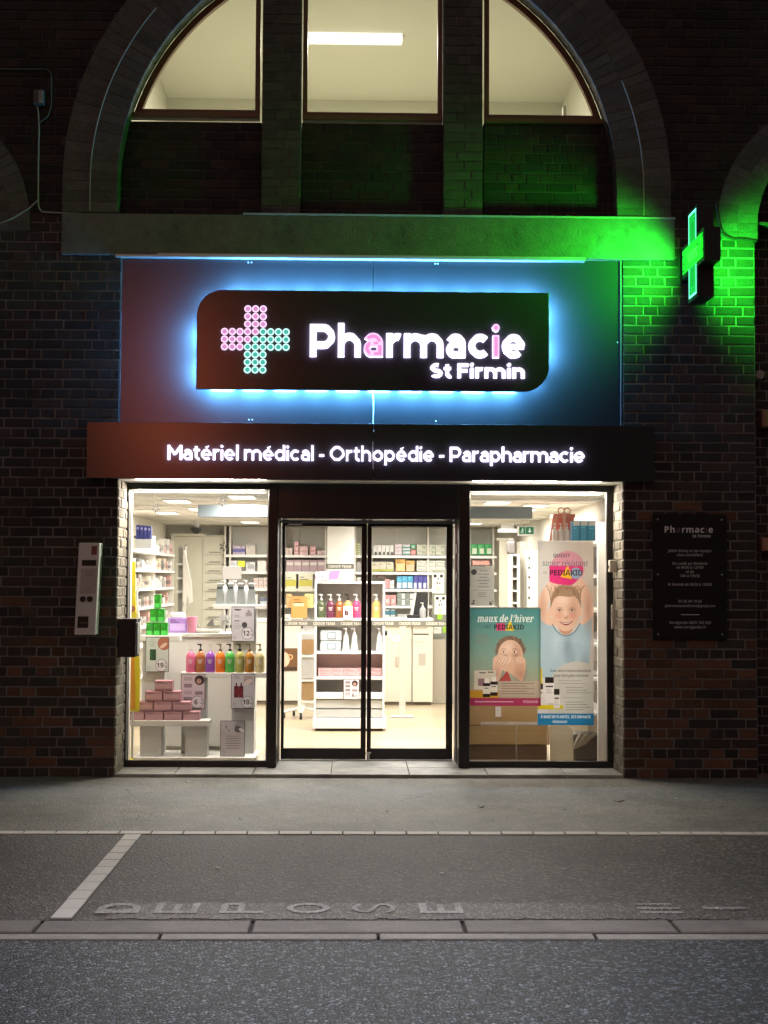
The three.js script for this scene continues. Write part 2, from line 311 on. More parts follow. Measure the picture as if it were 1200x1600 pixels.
  scr.forEach(([px, py]) => { const p = P(px, py), s = rr(0.006, 0.016); const g = new THREE.IcosahedronGeometry(s, 0); g.scale(1.5, 0.4, 1).rotateY(rr(0, 3)); single('paper_scrap', strip(g).translate(p[0], p[1] + s * 0.3, p[2]), tint(0.6, 0.58, 0.52, 0.8), sw(px, py), 'litter', p, 'scraps of litter on the asphalt'); });
}

// ================================================================= BRICKWORK
const CH = 0.0862, BL = 0.2535, JT = 0.014;
function brickGeo(w, h, d, col) {
  const j = () => rr(-0.0025, 0.0025), c = rr(0.003, 0.006), hw = w / 2, hh = h / 2;
  const o = [[-hw + j(), -hh + j()], [hw + j(), -hh + j()], [hw + j(), hh + j()], [-hw + j(), hh + j()]], z = rr(-0.002, 0.002);
  const f = o.map(([x, y]) => [x - Math.sign(x) * c, y - Math.sign(y) * c, z]), m = o.map(([x, y]) => [x, y, z - c]), b = o.map(([x, y]) => [x, y, -d]);
  const P = []; const quad = (a, e, g, k) => P.push(...a, ...e, ...g, ...a, ...g, ...k);
  quad(f[0], f[1], f[2], f[3]);
  for (let i = 0; i < 4; i++) { const n = (i + 1) % 4; quad(m[i], m[n], f[n], f[i]); quad(b[i], b[n], m[n], m[i]); }
  const g = new THREE.BufferGeometry(); g.setAttribute('position', new THREE.Float32BufferAttribute(P, 3)); g.computeVertexNormals();
  muv(g, 1, rnd(), rnd());
  const n = P.length / 3, cc = new Float32Array(n * 3); for (let i = 0; i < n; i++) { cc[i * 3] = col[0]; cc[i * 3 + 1] = col[1]; cc[i * 3 + 2] = col[2]; }
  g.setAttribute('color', new THREE.BufferAttribute(cc, 3));
  return g;
}
const seen = (x, y, z) => { const v = new THREE.Vector3(x, y, z).project(camera); return Math.abs(v.x) < 1.02 && Math.abs(v.y) < 1.02 ? 1 : 0; };
function addBricks(parent, list, limit = 300) {
  list.sort((a, b) => b.v - a.v);
  const own = list.filter((b, i) => b.v > 0 && i < limit), rest = list.slice(own.length);
  for (const b of own) part('brick', b.g, M.brick, parent);
  if (rest.length) part('brick_courses', rest.map((b) => b.g), M.brick, parent).userData.kind = 'stuff';
}
// English bond: a course of headers, a course of stretchers
function courses(x0, x1, y0, y1, z, col, { depth = 0.1, skip, mixed = 0.12 } = {}) {
  const out = [], n = Math.round((y1 - y0) / CH), ch = (y1 - y0) / n;
  for (let r = 0; r < n; r++) {
    const cy = y0 + (r + 0.5) * ch, head = r % 2 === 0; let x = x0;
    const first = head ? BL / 2 : BL * 0.75; let k = 0;
    while (x < x1 - 0.02) {
      let w = k === 0 && !head ? first : (head !== (rnd() < mixed) ? BL / 2 : BL);
      if (x + w > x1 - 0.05) w = x1 - x;
      const cx = x + w / 2;
      if (!skip || !skip(cx, cy)) { const g = brickGeo(w - JT, ch - JT, depth, col(cx, cy)); g.translate(cx, cy, z); out.push({ g, v: seen(cx, cy, z) * w * (skip ? 1 : 1) }); }
      x += w; k++;
    }
  }
  return out;
}
const bump = (x, y, cx, cy, rx, ry) => Math.exp(-(((x - cx) / rx) ** 2 + ((y - cy) / ry) ** 2));
// soot black above, with cleaner red bricks in patches near the ground, as the photograph shows brick by brick
const drift = lattice(16, 77);
const soot = (x, y) => { const f = (u, v) => { const a = Math.floor(u), b = Math.floor(v), p = u - a, q = v - b, g = (i, j) => drift[(((j % 16) + 16) % 16) * 16 + ((i % 16) + 16) % 16]; return (g(a, b) * (1 - p) + g(a + 1, b) * p) * (1 - q) + (g(a, b + 1) * (1 - p) + g(a + 1, b + 1) * p) * q; }; return 0.6 * f(x * 1.3 + 40, y * 1.6 + 9) + 0.4 * f(x * 3.7 + 7, y * 4.1 + 80); };
function wallColor(reds, dark = 1) {
  return (x, y) => {
    let r = 0; for (const [cx, cy, rx, ry, k] of reds) r = Math.max(r, k * bump(x, y, cx, cy, rx, ry));
    const red = rnd() < r, v = rr(0.75, 1.25) * dark * (0.45 + 1.15 * soot(x, y));
    if (red) { const q = rr(0.65, 1.25) * (0.6 + 0.8 * soot(y + 3, x)); return [0.2 * q, 0.096 * q, 0.058 * q]; }
    return rnd() < 0.3 ? [0.088 * v, 0.058 * v, 0.046 * v] : [0.058 * v, 0.051 * v, 0.047 * v];
  };
}
const SW = rect(187, 337, 972, 1213, 0);            // the opening between the piers
const XL = at(182, 1000, 0)[0], XR = at(974, 1000, 0)[0], TOP = rect(95, 337, 1055, 402, 0).y1, LBOT = rect(95, 337, 1055, 402, 0).y0;
const XLL = at(-29, 700, 0)[0], XRR = at(1181, 700, 0)[0];
const PXL = XL, PXR = XR;
// piers
{
  const L = thing('brick_pier', 'sooty brick pier left of the shopfront carrying the white dispenser', 'brick pier', [(XLL + XL) / 2, 0, -0.25]);
  part('mortar_bed', bx(XLL, XL - 0.012, -0.05, TOP, -0.5, -0.009), M.mortar, L);
  addBricks(L, courses(XLL, XL, 0, TOP, 0, wallColor([[at(140, 1060, 0)[0], at(140, 1060, 0)[1], 0.35, 0.16, 0.95], [at(150, 1150, 0)[0], at(150, 1150, 0)[1], 0.35, 0.14, 0.9], [at(40, 1075, 0)[0], at(40, 1075, 0)[1], 0.5, 0.3, 0.4], [-2.6, 0.7, 0.9, 0.6, 0.5]])));
  const R = thing('brick_pier', 'sooty brick pier right of the shopfront carrying the black plaque', 'brick pier', [(XRR + XR) / 2, 0, -0.25]);
  part('mortar_bed', bx(XR + 0.012, XRR, -0.05, TOP, -0.5, -0.009), M.mortar, R);
  addBricks(R, courses(XR, XRR, 0, TOP, 0, wallColor([[at(1050, 1070, 0)[0], at(1050, 1070, 0)[1], 0.55, 0.5, 0.9], [at(1000, 1150, 0)[0], at(1000, 1150, 0)[1], 0.3, 0.3, 0.9], [at(1060, 800, 0)[0], at(1060, 800, 0)[1], 0.6, 0.35, 0.35], [2.9, 0.7, 0.9, 0.6, 0.55]])));
}
// brick jambs of the shop opening (recess of half a metre)
for (const s of [-1, 1]) {
  const x = s < 0 ? PXL : PXR, yt = at(500, 751, -0.2)[1];
  const t = thing('brick_jamb', s < 0 ? 'narrow lit brick jamb left of the left shop window' : 'narrow lit brick jamb right of the right shop window', 'brick jamb', [x, 0, -0.25]);
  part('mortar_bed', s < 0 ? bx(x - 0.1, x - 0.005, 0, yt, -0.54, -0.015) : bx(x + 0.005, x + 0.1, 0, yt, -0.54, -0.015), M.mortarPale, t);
  const list = [], n = Math.round(yt / CH), ch = yt / n;
  for (let r = 0; r < n; r++) {
    let z = -0.012; const cuts = r % 2 ? [0.127, 0.2535, 0.13] : [0.2535, 0.127, 0.13];
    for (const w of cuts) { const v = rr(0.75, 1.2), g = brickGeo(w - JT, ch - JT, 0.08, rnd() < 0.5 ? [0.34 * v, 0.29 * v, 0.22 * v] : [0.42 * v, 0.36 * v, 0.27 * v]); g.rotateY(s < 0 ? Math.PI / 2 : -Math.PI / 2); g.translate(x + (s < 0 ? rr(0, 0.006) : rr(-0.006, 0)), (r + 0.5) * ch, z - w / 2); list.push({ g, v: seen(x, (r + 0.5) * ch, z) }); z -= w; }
  }
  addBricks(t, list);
}
// spandrel wall above, with the three arches left open
const AC = at(575, 288, 0), RO = 2.70, RI = 2.21;                       // the great arch
const SC = [at(-149, 345, 0), at(1313, 350, 0)], SRO = 1.1, SRI = 0.74;  // its small neighbours
{
  const W = thing('arcade_wall', 'soot black brick wall above and between the arches', 'brick wall', [0, TOP, -0.2]);
  const X0 = -4.6, X1 = 4.9, Y1 = 8.4;
  const sh = new THREE.Shape([[X0, TOP - 0.04], [X1, TOP - 0.04], [X1, Y1], [X0, Y1]].map((p) => new THREE.Vector2(...p)));
  const h = new THREE.Path(), r = RO - 0.12; h.moveTo(AC[0] - r, TOP - 0.02); h.lineTo(AC[0] - r, AC[1]); h.absarc(AC[0], AC[1], r, Math.PI, 0, true); h.lineTo(AC[0] + r, TOP - 0.02);
  const holes = [h];
  for (const c of SC) { const q = SRO - 0.1, p = new THREE.Path(); p.moveTo(Math.max(c[0] - q, X0 + 0.01), TOP - 0.02); if (c[0] - q < X0) { const a = Math.acos((X0 + 0.01 - c[0]) / q); p.absarc(c[0], c[1], q, a, 0, true); p.lineTo(c[0] + q, TOP - 0.02); } else if (c[0] + q > X1) { const a = Math.acos(Math.min(1, (X1 - 0.01 - c[0]) / q)); p.lineTo(c[0] - q, c[1]); p.absarc(c[0], c[1], q, Math.PI, a, true); p.lineTo(X1 - 0.01, TOP - 0.02); } else { p.lineTo(c[0] - q, c[1]); p.absarc(c[0], c[1], q, Math.PI, 0, true); p.lineTo(c[0] + q, TOP - 0.02); } holes.push(p); }
  const g = new THREE.ExtrudeGeometry((sh.holes.push(...holes), sh), { depth: 0.49, bevelEnabled: false, curveSegments: 40 }); g.translate(0, 0, -0.499);
  part('mortar_bed', muv(strip(g)), M.mortarSoot, W);
  const inArch = (x, y) => (Math.hypot(x - AC[0], Math.max(0, y - AC[1])) < RO - 0.06) || SC.some((c) => Math.hypot(x - c[0], Math.max(0, y - c[1])) < SRO - 0.06);
  addBricks(W, courses(X0, X1, TOP, Y1, 0, wallColor([], 0.62), { skip: inArch, mixed: 0.05 }));
}
const ringColor = () => { const v = rr(0.78, 1.16); return [0.16 * v, 0.152 * v, 0.143 * v]; };
function archRing(name, label, c, ri, ro, yb, col, yMax, rows) {
  const t = thing(name, label, 'brick arch', [c[0], yb, 0]);
  const sh = new THREE.Shape(); sh.moveTo(c[0] - ro, yb); sh.lineTo(c[0] - ro, c[1]); sh.absarc(c[0], c[1], ro, Math.PI, 0, true); sh.lineTo(c[0] + ro, yb); sh.lineTo(c[0] + ri + 0.008, yb); sh.lineTo(c[0] + ri + 0.008, c[1]); sh.absarc(c[0], c[1], ri + 0.008, 0, Math.PI, false); sh.lineTo(c[0] - ri - 0.008, yb);
  const g = new THREE.ExtrudeGeometry(sh, { depth: 0.184, bevelEnabled: false, curveSegments: 48 }); g.translate(0, 0, -0.17);
  part('mortar_bed', muv(strip(g)), M.ringMortar, t);
  const list = [], rw = (ro - ri) / rows;
  for (let k = 0; k < rows; k++) {
    const rm = ri + (k + 0.5) * rw, n = Math.round(Math.PI * rm / CH), step = Math.PI / n, legs = Math.round((c[1] - yb) / CH), lh = (c[1] - yb) / Math.max(1, legs);
    for (let i = 0; i < n; i++) { const a = (i + 0.5) * step; const x = c[0] + rm * Math.cos(a), y = c[1] + rm * Math.sin(a); const b = brickGeo(rw - 0.005, step * rm - 0.006, 0.18, col()); b.rotateZ(a).translate(x, y, 0.018); if (y < yMax) list.push({ g: b, v: seen(x, y, 0) }); }
    for (const s of [-1, 1]) for (let i = 0; i < legs; i++) { const x = c[0] + s * rm, y = yb + (i + 0.5) * lh, b = brickGeo(rw - 0.006, lh - 0.008, 0.18, col()); b.translate(x, y, 0.018); list.push({ g: b, v: seen(x, y, 0) }); }
  }
  addBricks(t, list);
  return t;
}
{
  const A = archRing('brick_arch', 'great grey brick arch over the lit upper windows', AC, RI, RO, TOP, ringColor, 7.9, 2);
  const rm = (RI + RO) / 2, arc = (a0, a1) => { const p = []; for (let i = 0; i <= 14; i++) { const a = a0 + (a1 - a0) * i / 14; p.push([AC[0] + rm * Math.cos(a) , AC[1] + rm * Math.sin(a), 0.018]); } return p; };
  for (const s of [-1, 1]) part('pale_joint', tube([[AC[0] + s * rm, TOP + 0.02, 0.018], ...arc(s < 0 ? Math.PI : 0, s < 0 ? 2.45 : 0.4)], 0.006, 5, 60), tint(0.4, 0.38, 0.34, 0.9), A, 'thin pale joint between the two rings');
  archRing('brick_arch', 'small grey brick arch at the left edge of the photo', SC[0], SRI, SRO, at(20, 361, 0)[1], ringColor, 7.9, 2);
  archRing('brick_arch', 'small brick arch at the right edge, lit green by the cross', SC[1], SRI, SRO, at(1150, 376, 0)[1], ringColor, 7.9, 2);
  // walls set back behind the small arches
  for (const s of [0, 1]) {
    const x0 = s ? XRR : SC[0][0] - 0.9, x1 = s ? XRR + 1.6 : XLL;
    const t = thing('recessed_wall', s ? 'dark brick wall set back under the small right arch' : 'dark brick wall set back under the small left arch', 'brick wall', [(x0 + x1) / 2, 0, -0.4]);
    part('mortar_bed', bx(x0, x1, -0.05, 6.4, -0.6, -0.31), M.mortar, t);
    addBricks(t, courses(x0, x1, 0, 6.4, -0.3, wallColor([], 0.9)), 250);
  }
}
// concrete lintel under the arch
{
  const r = rect(95, 337, 1055, 402, 0.03);
  const t = thing('lintel_beam', 'rough grey rendered lintel spanning above the sign panel', 'lintel', [r.cx, r.y0, 0]);
  part('beam', bx(r.x0, r.x1, r.y0, r.y1, -0.3, 0.03, 0.012), M.lintel, t);
  const f = rect(180, 399, 915, 406, 0.05);
  part('flashing', [bx(f.x0, f.x1, f.y0 + 0.012, f.y0 + 0.03, -0.06, 0.055), bx(at(245, 400, 0.05)[0], f.x1, f.y0 + 0.031, f.y0 + 0.045, -0.02, 0.045)], M.zinc, t);
  const e = rect(380, 339, 1055, 343, 0.03);
  part('edge_strip', bx(e.x0, e.x1, r.y1 - 0.004, r.y1 + 0.012, 0.005, 0.04), tint(0.42, 0.42, 0.4), t, 'thin pale strip along the upper edge');
}
// infill under the arch: dark brick panels, two lighter mullions, three windows
const IZ = -0.15;
{
  const t = thing('infill_wall', 'dark brick infill between the lintel and the upper windows', 'brick wall', [AC[0], TOP, IZ]);
  const xs = [[186, 408], [471, 692], [755, 974]], top = [at(300, 190, IZ)[1], at(580, 193, IZ)[1], at(850, 195, IZ)[1]];
  let list = [];
  xs.forEach(([a, b], i) => { const x0 = at(a, 260, IZ)[0], x1 = at(b, 260, IZ)[0]; part('mortar_bed', bx(x0, x1, TOP - 0.03, top[i], -0.3, IZ - 0.007), M.mortarSoot, t); list = list.concat(courses(x0, x1, TOP, top[i], IZ, wallColor([], 0.7), { mixed: 0.4 })); });
  addBricks(t, list);
  for (const [a, b, l] of [[408, 471, 'left'], [692, 755, 'right']]) {
    const z = -0.06, x0 = at(a, 200, z)[0], x1 = at(b, 200, z)[0], m = thing('brick_mullion', `upright brick mullion between the ${l} and middle upper windows`, 'brick mullion', [(x0 + x1) / 2, TOP, z]);
    part('mortar_bed', bx(x0 + 0.006, x1 - 0.006, TOP - 0.03, 7.3, -0.3, z - 0.007), M.ringMortar, m);
    addBricks(m, courses(x0, x1, TOP, 7.3, z, () => { const v = rr(0.8, 1.2); return [0.125 * v, 0.12 * v, 0.105 * v]; }, { mixed: 0.3, depth: 0.1 }));
  }
}
// upper windows
{
  const zf = -0.17, R = RI + 0.002;
  const yb = (i) => [at(300, 178, zf)[1], at(580, 183, zf)[1], at(850, 187, zf)[1]][i];
  const defs = [['left upper window, a quarter round pane in a brown frame', 198, 406], ['middle upper window with a bright ceiling lamp behind it', 473, 691], ['right upper window, a quarter round pane in a brown frame', 757, 962]];
  defs.forEach(([l, a, b], i) => {
    const x0 = at(a, 150, zf)[0], x1 = at(b, 150, zf)[0], y0 = yb(i), fw = 0.042;
    const ytop = (x, r) => AC[1] + Math.sqrt(Math.max(0, r * r - (x - AC[0]) ** 2));
    const out = (r, in0) => { const p = [], q0 = x0 + in0, q1 = x1 - in0; const xl = Math.max(q0, AC[0] - Math.sqrt(r * r - (y0 + in0 - AC[1]) ** 2)), xr = Math.min(q1, AC[0] + Math.sqrt(r * r - (y0 + in0 - AC[1]) ** 2)); p.push([xl, y0 + in0], [xr, y0 + in0]); const N = 26; for (let k = 0; k <= N; k++) { const x = xr + (xl - xr) * k / N; const y = ytop(x, r); if (y > y0 + in0 + 0.004) p.push([x, y]); } return p; };
    const t = thing('arch_window', l, 'window', [(x0 + x1) / 2, y0, zf]);
    const hole = new THREE.Path(out(R - fw - 0.015, fw).map((p) => new THREE.Vector2(...p)));
    part('window_frame', prism(out(R, 0), zf - 0.06, zf, [hole]), M.wood, t);
    part('pane', prism(out(R - fw - 0.01, fw - 0.004), zf - 0.034, zf - 0.028), M.glass, t);
    part('sill', bx(x0, x1, y0 - 0.045, y0 - 0.002, -0.24, -0.12, 0.006), M.wood, t);
  });
  // the lit room behind them
  const X0 = AC[0] - 2.35, X1 = AC[0] + 2.35, Y0 = TOP + 0.35, Y1 = 7.42, Z1 = -0.26, Z0 = -4.2;
  struct('upper_room_wall', [bx(X0 - 0.15, X0, Y0, Y1, Z0, Z1), bx(X1, X1 + 0.15, Y0, Y1, Z0, Z1), bx(X0 - 0.15, X1 + 0.15, Y0, Y1, Z0 - 0.15, Z0 - 0.001)], M.upperWall);
  struct('upper_room_floor', bx(X0 - 0.15, X1 + 0.15, Y0 - 0.2, Y0 - 0.001, Z0 - 0.15, Z1), M.upperWall);
  struct('upper_room_ceiling', bx(X0 - 0.15, X1 + 0.15, Y1 + 0.001, Y1 + 0.2, Z0 - 0.15, -0.18), M.upperWall);
  const lr = rect(480, 43, 629, 63, -2.1);
  const t = thing('ceiling_lamp', 'long white ceiling lamp seen through the middle upper window', 'lamp', [lr.cx, lr.y0, -2.2]);
  part('housing', bx(lr.x0 - 0.01, lr.x1 + 0.01, lr.y0 + 0.03, Y1 - 0.002, -2.22, -2.12, 0.01), M.white, t);
  part('lamp_diffuser', bx(lr.x0, lr.x1, lr.y0, lr.y0 + 0.13, -2.24, -2.1, 0.02), glow(1.6, 1.5, 1.25), t);
  area(lr.cx, lr.y0 - 0.012, -2.17, lr.w, 0.14, 0xfff8e6, LV.upper, [0, -1, 0]);
  const bk = rect(880, 166, 890, 182, -1.2); single('shelf_corner', [bx(bk.x0, bk.x0 + 0.03, bk.y0 - 0.1, bk.y1, -1.3, -1.2), bx(bk.x0, bk.x1 + 0.2, bk.y0 - 0.12, bk.y0 - 0.09, -1.4, -1.2)], M.upperWall, 'pale upright corner at the bottom of the right upper window', 'shelf', [bk.cx, bk.y0, -1.25]);
}
// ================================================================= SIGN PANEL, RAISED SIGN, FASCIA, CROSS
// a wide geometric alphabet: every letter is a set of strokes, traced round into one outline
const XH = 0.74;
function strokes(ch, w) {
  const h = w / 2, R = XH / 2 - h, P = [], seg = (x0, y0, x1, y1, k = w) => P.push(['s', x0, y0, x1, y1, k / 2]), arc = (cx, cy, r, a0, a1, sx = 1) => P.push(['a', cx, cy, r, a0 * Math.PI / 180, a1 * Math.PI / 180, sx, h]), dot = (x, y, r) => P.push(['d', x, y, r]);
  const ra = 0.27, arch = (x) => { arc(x + ra, XH - h - ra, ra, 0, 180); seg(x + 2 * ra, 0, x + 2 * ra, XH - h - ra); };
  let W = 0.7;
  switch (ch) {
    case 'P': seg(h, 0, h, 1); seg(h, 1 - h, 0.44, 1 - h); seg(h, 0.36, 0.44, 0.36); arc(0.44, (1 - h + 0.36) / 2, (1 - h - 0.36) / 2, -90, 90); W = 0.44 + (1 - h - 0.36) / 2 + h; break;
    case 'F': seg(h, 0, h, 1); seg(h, 1 - h, 0.68, 1 - h); seg(h, 0.5, 0.62, 0.5); W = 0.68; break;
    case 'M': seg(h, 0, h, 1); seg(1.02 - h, 0, 1.02 - h, 1); seg(h, 0.93, 0.51, 0.36); seg(1.02 - h, 0.93, 0.51, 0.36); W = 1.02; break;
    case 'O': arc(0.53, 0.5, 0.5 - h, 0, 360, 1.05); W = 1.06; break;
    case 'S': { const r = (1 - w) / 4; arc(0.36, 1 - h - r, r, 35, 270, 1.25); arc(0.36, h + r, r, -145, 90, 1.25); W = 0.72; break; }
    case 'h': seg(h, 0, h, 1.04); arch(h); W = w + 2 * ra; break;
    case 'n': seg(h, 0, h, XH); arch(h); W = w + 2 * ra; break;
    case 'm': seg(h, 0, h, XH); arch(h); arch(h + 2 * ra); W = w + 4 * ra; break;
    case 'r': seg(h, 0, h, XH); arc(h + 0.27, XH - h - 0.27, 0.27, 72, 180); W = h + 0.37; break;
    case 'a': { const W0 = 0.62, rt = 0.22, rb = 0.21 - h * 0.45; arc(W0 - h - rt, XH - h - rt, rt, 0, 152); seg(W0 - h, 0, W0 - h, XH - h - rt); arc(h * 0.9 + rb, h * 0.9 + rb, rb, 90, 270); seg(h * 0.9 + rb, h * 0.9, W0 - h, h * 0.9, w * 0.9); seg(h * 0.9 + rb, h * 0.9 + 2 * rb, W0 - h, h * 0.9 + 2 * rb, w * 0.9); W = W0; break; }
    case 'c': arc(XH / 2, XH / 2, R, 46, 314); W = XH * 0.92; break;
    case 'o': arc(XH / 2 + 0.01, XH / 2, R, 0, 360, 1.03); W = XH + 0.02; break;
    case 'e': case 'é': arc(XH / 2, XH / 2, R, 0, 316); seg(h, XH / 2 - h * 0.1, XH - h * 0.2, XH / 2 - h * 0.1, w * 0.75); if (ch === 'é') seg(0.33, 0.82, 0.5, 1.0, w * 0.85); W = XH; break;
    case 'd': arc(XH / 2, XH / 2, R, 0, 360); seg(XH - h, 0, XH - h, 1.04); W = XH; break;
    case 'p': arc(XH / 2, XH / 2, R, 0, 360); seg(h, -0.26, h, XH); W = XH; break;
    case 'i': seg(h, 0, h, XH - 0.04); dot(h, 0.93, h * 1.1); W = w; break;
    case 'l': seg(h, 0, h, 1.04); W = w; break;
    case 't': seg(0.1 + h, 0.2, 0.1 + h, 0.92); arc(0.1 + h + 0.17, 0.17 + h * 0.9, 0.17, 180, 292); seg(0, XH - h * 0.8, 0.44, XH - h * 0.8, w * 0.85); W = 0.44; break;
    case '-': seg(0, 0.36, 0.36, 0.36, w * 0.9); W = 0.36; break;
    default: W = 0.22;
  }
  return { P, W };
}
function inside(P, x, y) {                 // negative within a stroke
  let d = 9;
  for (const q of P) {
    let e;
    if (q[0] === 's') { const [, x0, y0, x1, y1, k] = q, l = Math.hypot(x1 - x0, y1 - y0), ux = (x1 - x0) / l, uy = (y1 - y0) / l, t = (x - x0) * ux + (y - y0) * uy, n = Math.abs((y - y0) * ux - (x - x0) * uy); e = Math.max(n - k, -t, t - l); }
    else if (q[0] === 'd') e = Math.hypot(x - q[1], y - q[2]) - q[3];
    else { const [, cx, cy, r, a0, a1, sx, k] = q, dx = (x - cx) / sx, dy = y - cy, g = Math.hypot(dx, dy); e = Math.abs(g - r) - k; if (a1 - a0 < 6.28) { const m = (a0 + a1) / 2; let a = Math.atan2(dy, dx) - m; a = Math.abs(Math.atan2(Math.sin(a), Math.cos(a))); const o = (a - (a1 - a0) / 2) * g; e = Math.max(e, o); } }
    d = Math.min(d, e);
  }
  return d;
}
const glyphCache = {};
function glyphShapes(ch, w, inset = 0) {
  const key = ch + w + '_' + inset; if (glyphCache[key]) return glyphCache[key];
  const { P, W } = strokes(ch, w), st = 0.022, x0 = -0.1, y0 = -0.34, nx = Math.ceil((W + 0.2) / st), ny = Math.ceil(1.5 / st), f = [];
  for (let j = 0; j <= ny; j++) for (let i = 0; i <= nx; i++) f.push(inside(P, x0 + i * st, y0 + j * st) + inset + 1e-6);
  const F = (i, j) => f[j * (nx + 1) + i], next = new Map(), pt = {}, K = (i, j, k) => i + ',' + j + ',' + k;
  const edge = (i, j, k) => { const a = F(i, j), b = k ? F(i, j + 1) : F(i + 1, j), t = a / (a - b), id = K(i, j, k); pt[id] = k ? [x0 + i * st, y0 + (j + t) * st] : [x0 + (i + t) * st, y0 + j * st]; return id; };
  for (let j = 0; j < ny; j++) for (let i = 0; i < nx; i++) {
    const c = (F(i, j) < 0 ? 1 : 0) | (F(i + 1, j) < 0 ? 2 : 0) | (F(i + 1, j + 1) < 0 ? 4 : 0) | (F(i, j + 1) < 0 ? 8 : 0); if (c === 0 || c === 15) continue;
    const B = () => edge(i, j, 0), R = () => edge(i + 1, j, 1), T = () => edge(i, j + 1, 0), L = () => edge(i, j, 1), go = (a, b) => next.set(a, b);
    ({ 1: () => go(B(), L()), 2: () => go(R(), B()), 3: () => go(R(), L()), 4: () => go(T(), R()), 5: () => { go(B(), L()); go(T(), R()); }, 6: () => go(T(), B()), 7: () => go(T(), L()), 8: () => go(L(), T()), 9: () => go(B(), T()), 10: () => { go(R(), B()); go(L(), T()); }, 11: () => go(R(), T()), 12: () => go(L(), R()), 13: () => go(B(), R()), 14: () => go(L(), B()) })[c]();
  }
  const loops = [];
  while (next.size) { const s0 = next.keys().next().value; let s = s0, l = []; while (next.has(s)) { l.push(pt[s]); const t = next.get(s); next.delete(s); s = t; } 
    l = l.filter((q, i) => { const a = l[(i + l.length - 1) % l.length], b = l[(i + 1) % l.length]; return Math.abs((q[0] - a[0]) * (b[1] - a[1]) - (q[1] - a[1]) * (b[0] - a[0])) > 2e-5; });
    if (l.length > 3) loops.push(l.map((q) => new THREE.Vector2(...q))); }
  const outer = [], holes = []; for (const l of loops) (THREE.ShapeUtils.area(l) > 0 ? outer : holes).push(l);
  const within = (q, l) => { let c = false; for (let i = 0, k = l.length - 1; i < l.length; k = i++) if ((l[i].y > q.y) !== (l[k].y > q.y) && q.x < (l[k].x - l[i].x) * (q.y - l[i].y) / (l[k].y - l[i].y) + l[i].x) c = !c; return c; };
  const shapes = outer.map((o) => { const s = new THREE.Shape(o); for (const q of holes) if (within(q[0], o)) s.holes.push(new THREE.Path(q)); return s; });
  return glyphCache[key] = { shapes, W };
}
function writing(parent, text, x0, x1, yb, cap, z, depth, mat, w, fn) {
  let x = 0; const at0 = []; for (const ch of text) { at0.push(x); x += (ch === ' ' ? 0.2 : strokes(ch, w).W) + 0.1; } x -= 0.1;
  const k = (x1 - x0) / x;
  [...text].forEach((ch, i) => {
    if (ch === ' ') return;
    const make = (dep, zz, inset) => { const g = new THREE.ExtrudeGeometry(glyphShapes(ch, w, inset).shapes, { depth: dep, bevelEnabled: false }); g.translate(at0[i], 0, 0).scale(k, cap, 1).translate(x0, yb, zz); return muv(strip(g)); };
    const o = part('lit_letter', make(depth, z), (fn && fn(ch, i)) || mat, parent);
    if (fn && fn(ch, i)) { o.userData.label = 'pink letter with a bright outline'; part('letter_inset', make(0.004, z + depth, 0.055), PINK, o); }
    part('letter_backlight', make(0.004, z - 0.014), BACK, o);
  });
}
const PINK = glow(0.95, 0.32, 0.72);
const PZ = -0.03, BACK = glow(9, 7.5, 12);
{
  // opening behind the panel is closed by masonry
  const r = rect(187, 402, 971, 664, PZ);
  struct('wall_core', bx(r.x0 - 0.02, r.x1 + 0.02, r.y0 - 0.1, LBOT - 0.002, -0.5, PZ - 0.03), M.mortarSoot);
  const t = thing('sign_panel', 'large dark metal panel behind the lit pharmacy sign', 'panel', [r.cx, r.y0, PZ]);
  const mid = at(583, 500, PZ)[0];
  part('panel_sheet', bx(r.x0 + 0.004, mid - 0.002, r.y0 - 0.02, LBOT - 0.002, PZ - 0.028, PZ, 0.003), M.panel, t);
  part('panel_sheet', bx(mid + 0.002, r.x1 - 0.004, r.y0 - 0.02, LBOT - 0.002, PZ - 0.028, PZ, 0.003), M.panel, t);
  for (const [px, py] of [[388, 410], [393, 410], [680, 412], [684, 412], [389, 656], [394, 656], [681, 658], [965, 535]]) { const p = at(px, py, PZ); part('screw', new THREE.SphereGeometry(0.008, 8, 6).scale(1, 1, 0.5).translate(p[0], p[1], PZ), M.steel, t); }
  const e = at(187, 535, 0.0)[0];
  single('edge_trim', [bx(r.x0 + 0.0, r.x0 + 0.012, r.y0, LBOT - 0.004, PZ, PZ + 0.02)], M.trim, 'thin grey metal trim down the left edge of the sign panel', 'trim', [r.x0, r.y0, PZ]);
  single('edge_trim', [bx(r.x1 - 0.012, r.x1, r.y0, LBOT - 0.004, PZ, PZ + 0.02)], M.trim, 'thin grey metal trim down the right edge of the sign panel', 'trim', [r.x1, r.y0, PZ]);
}
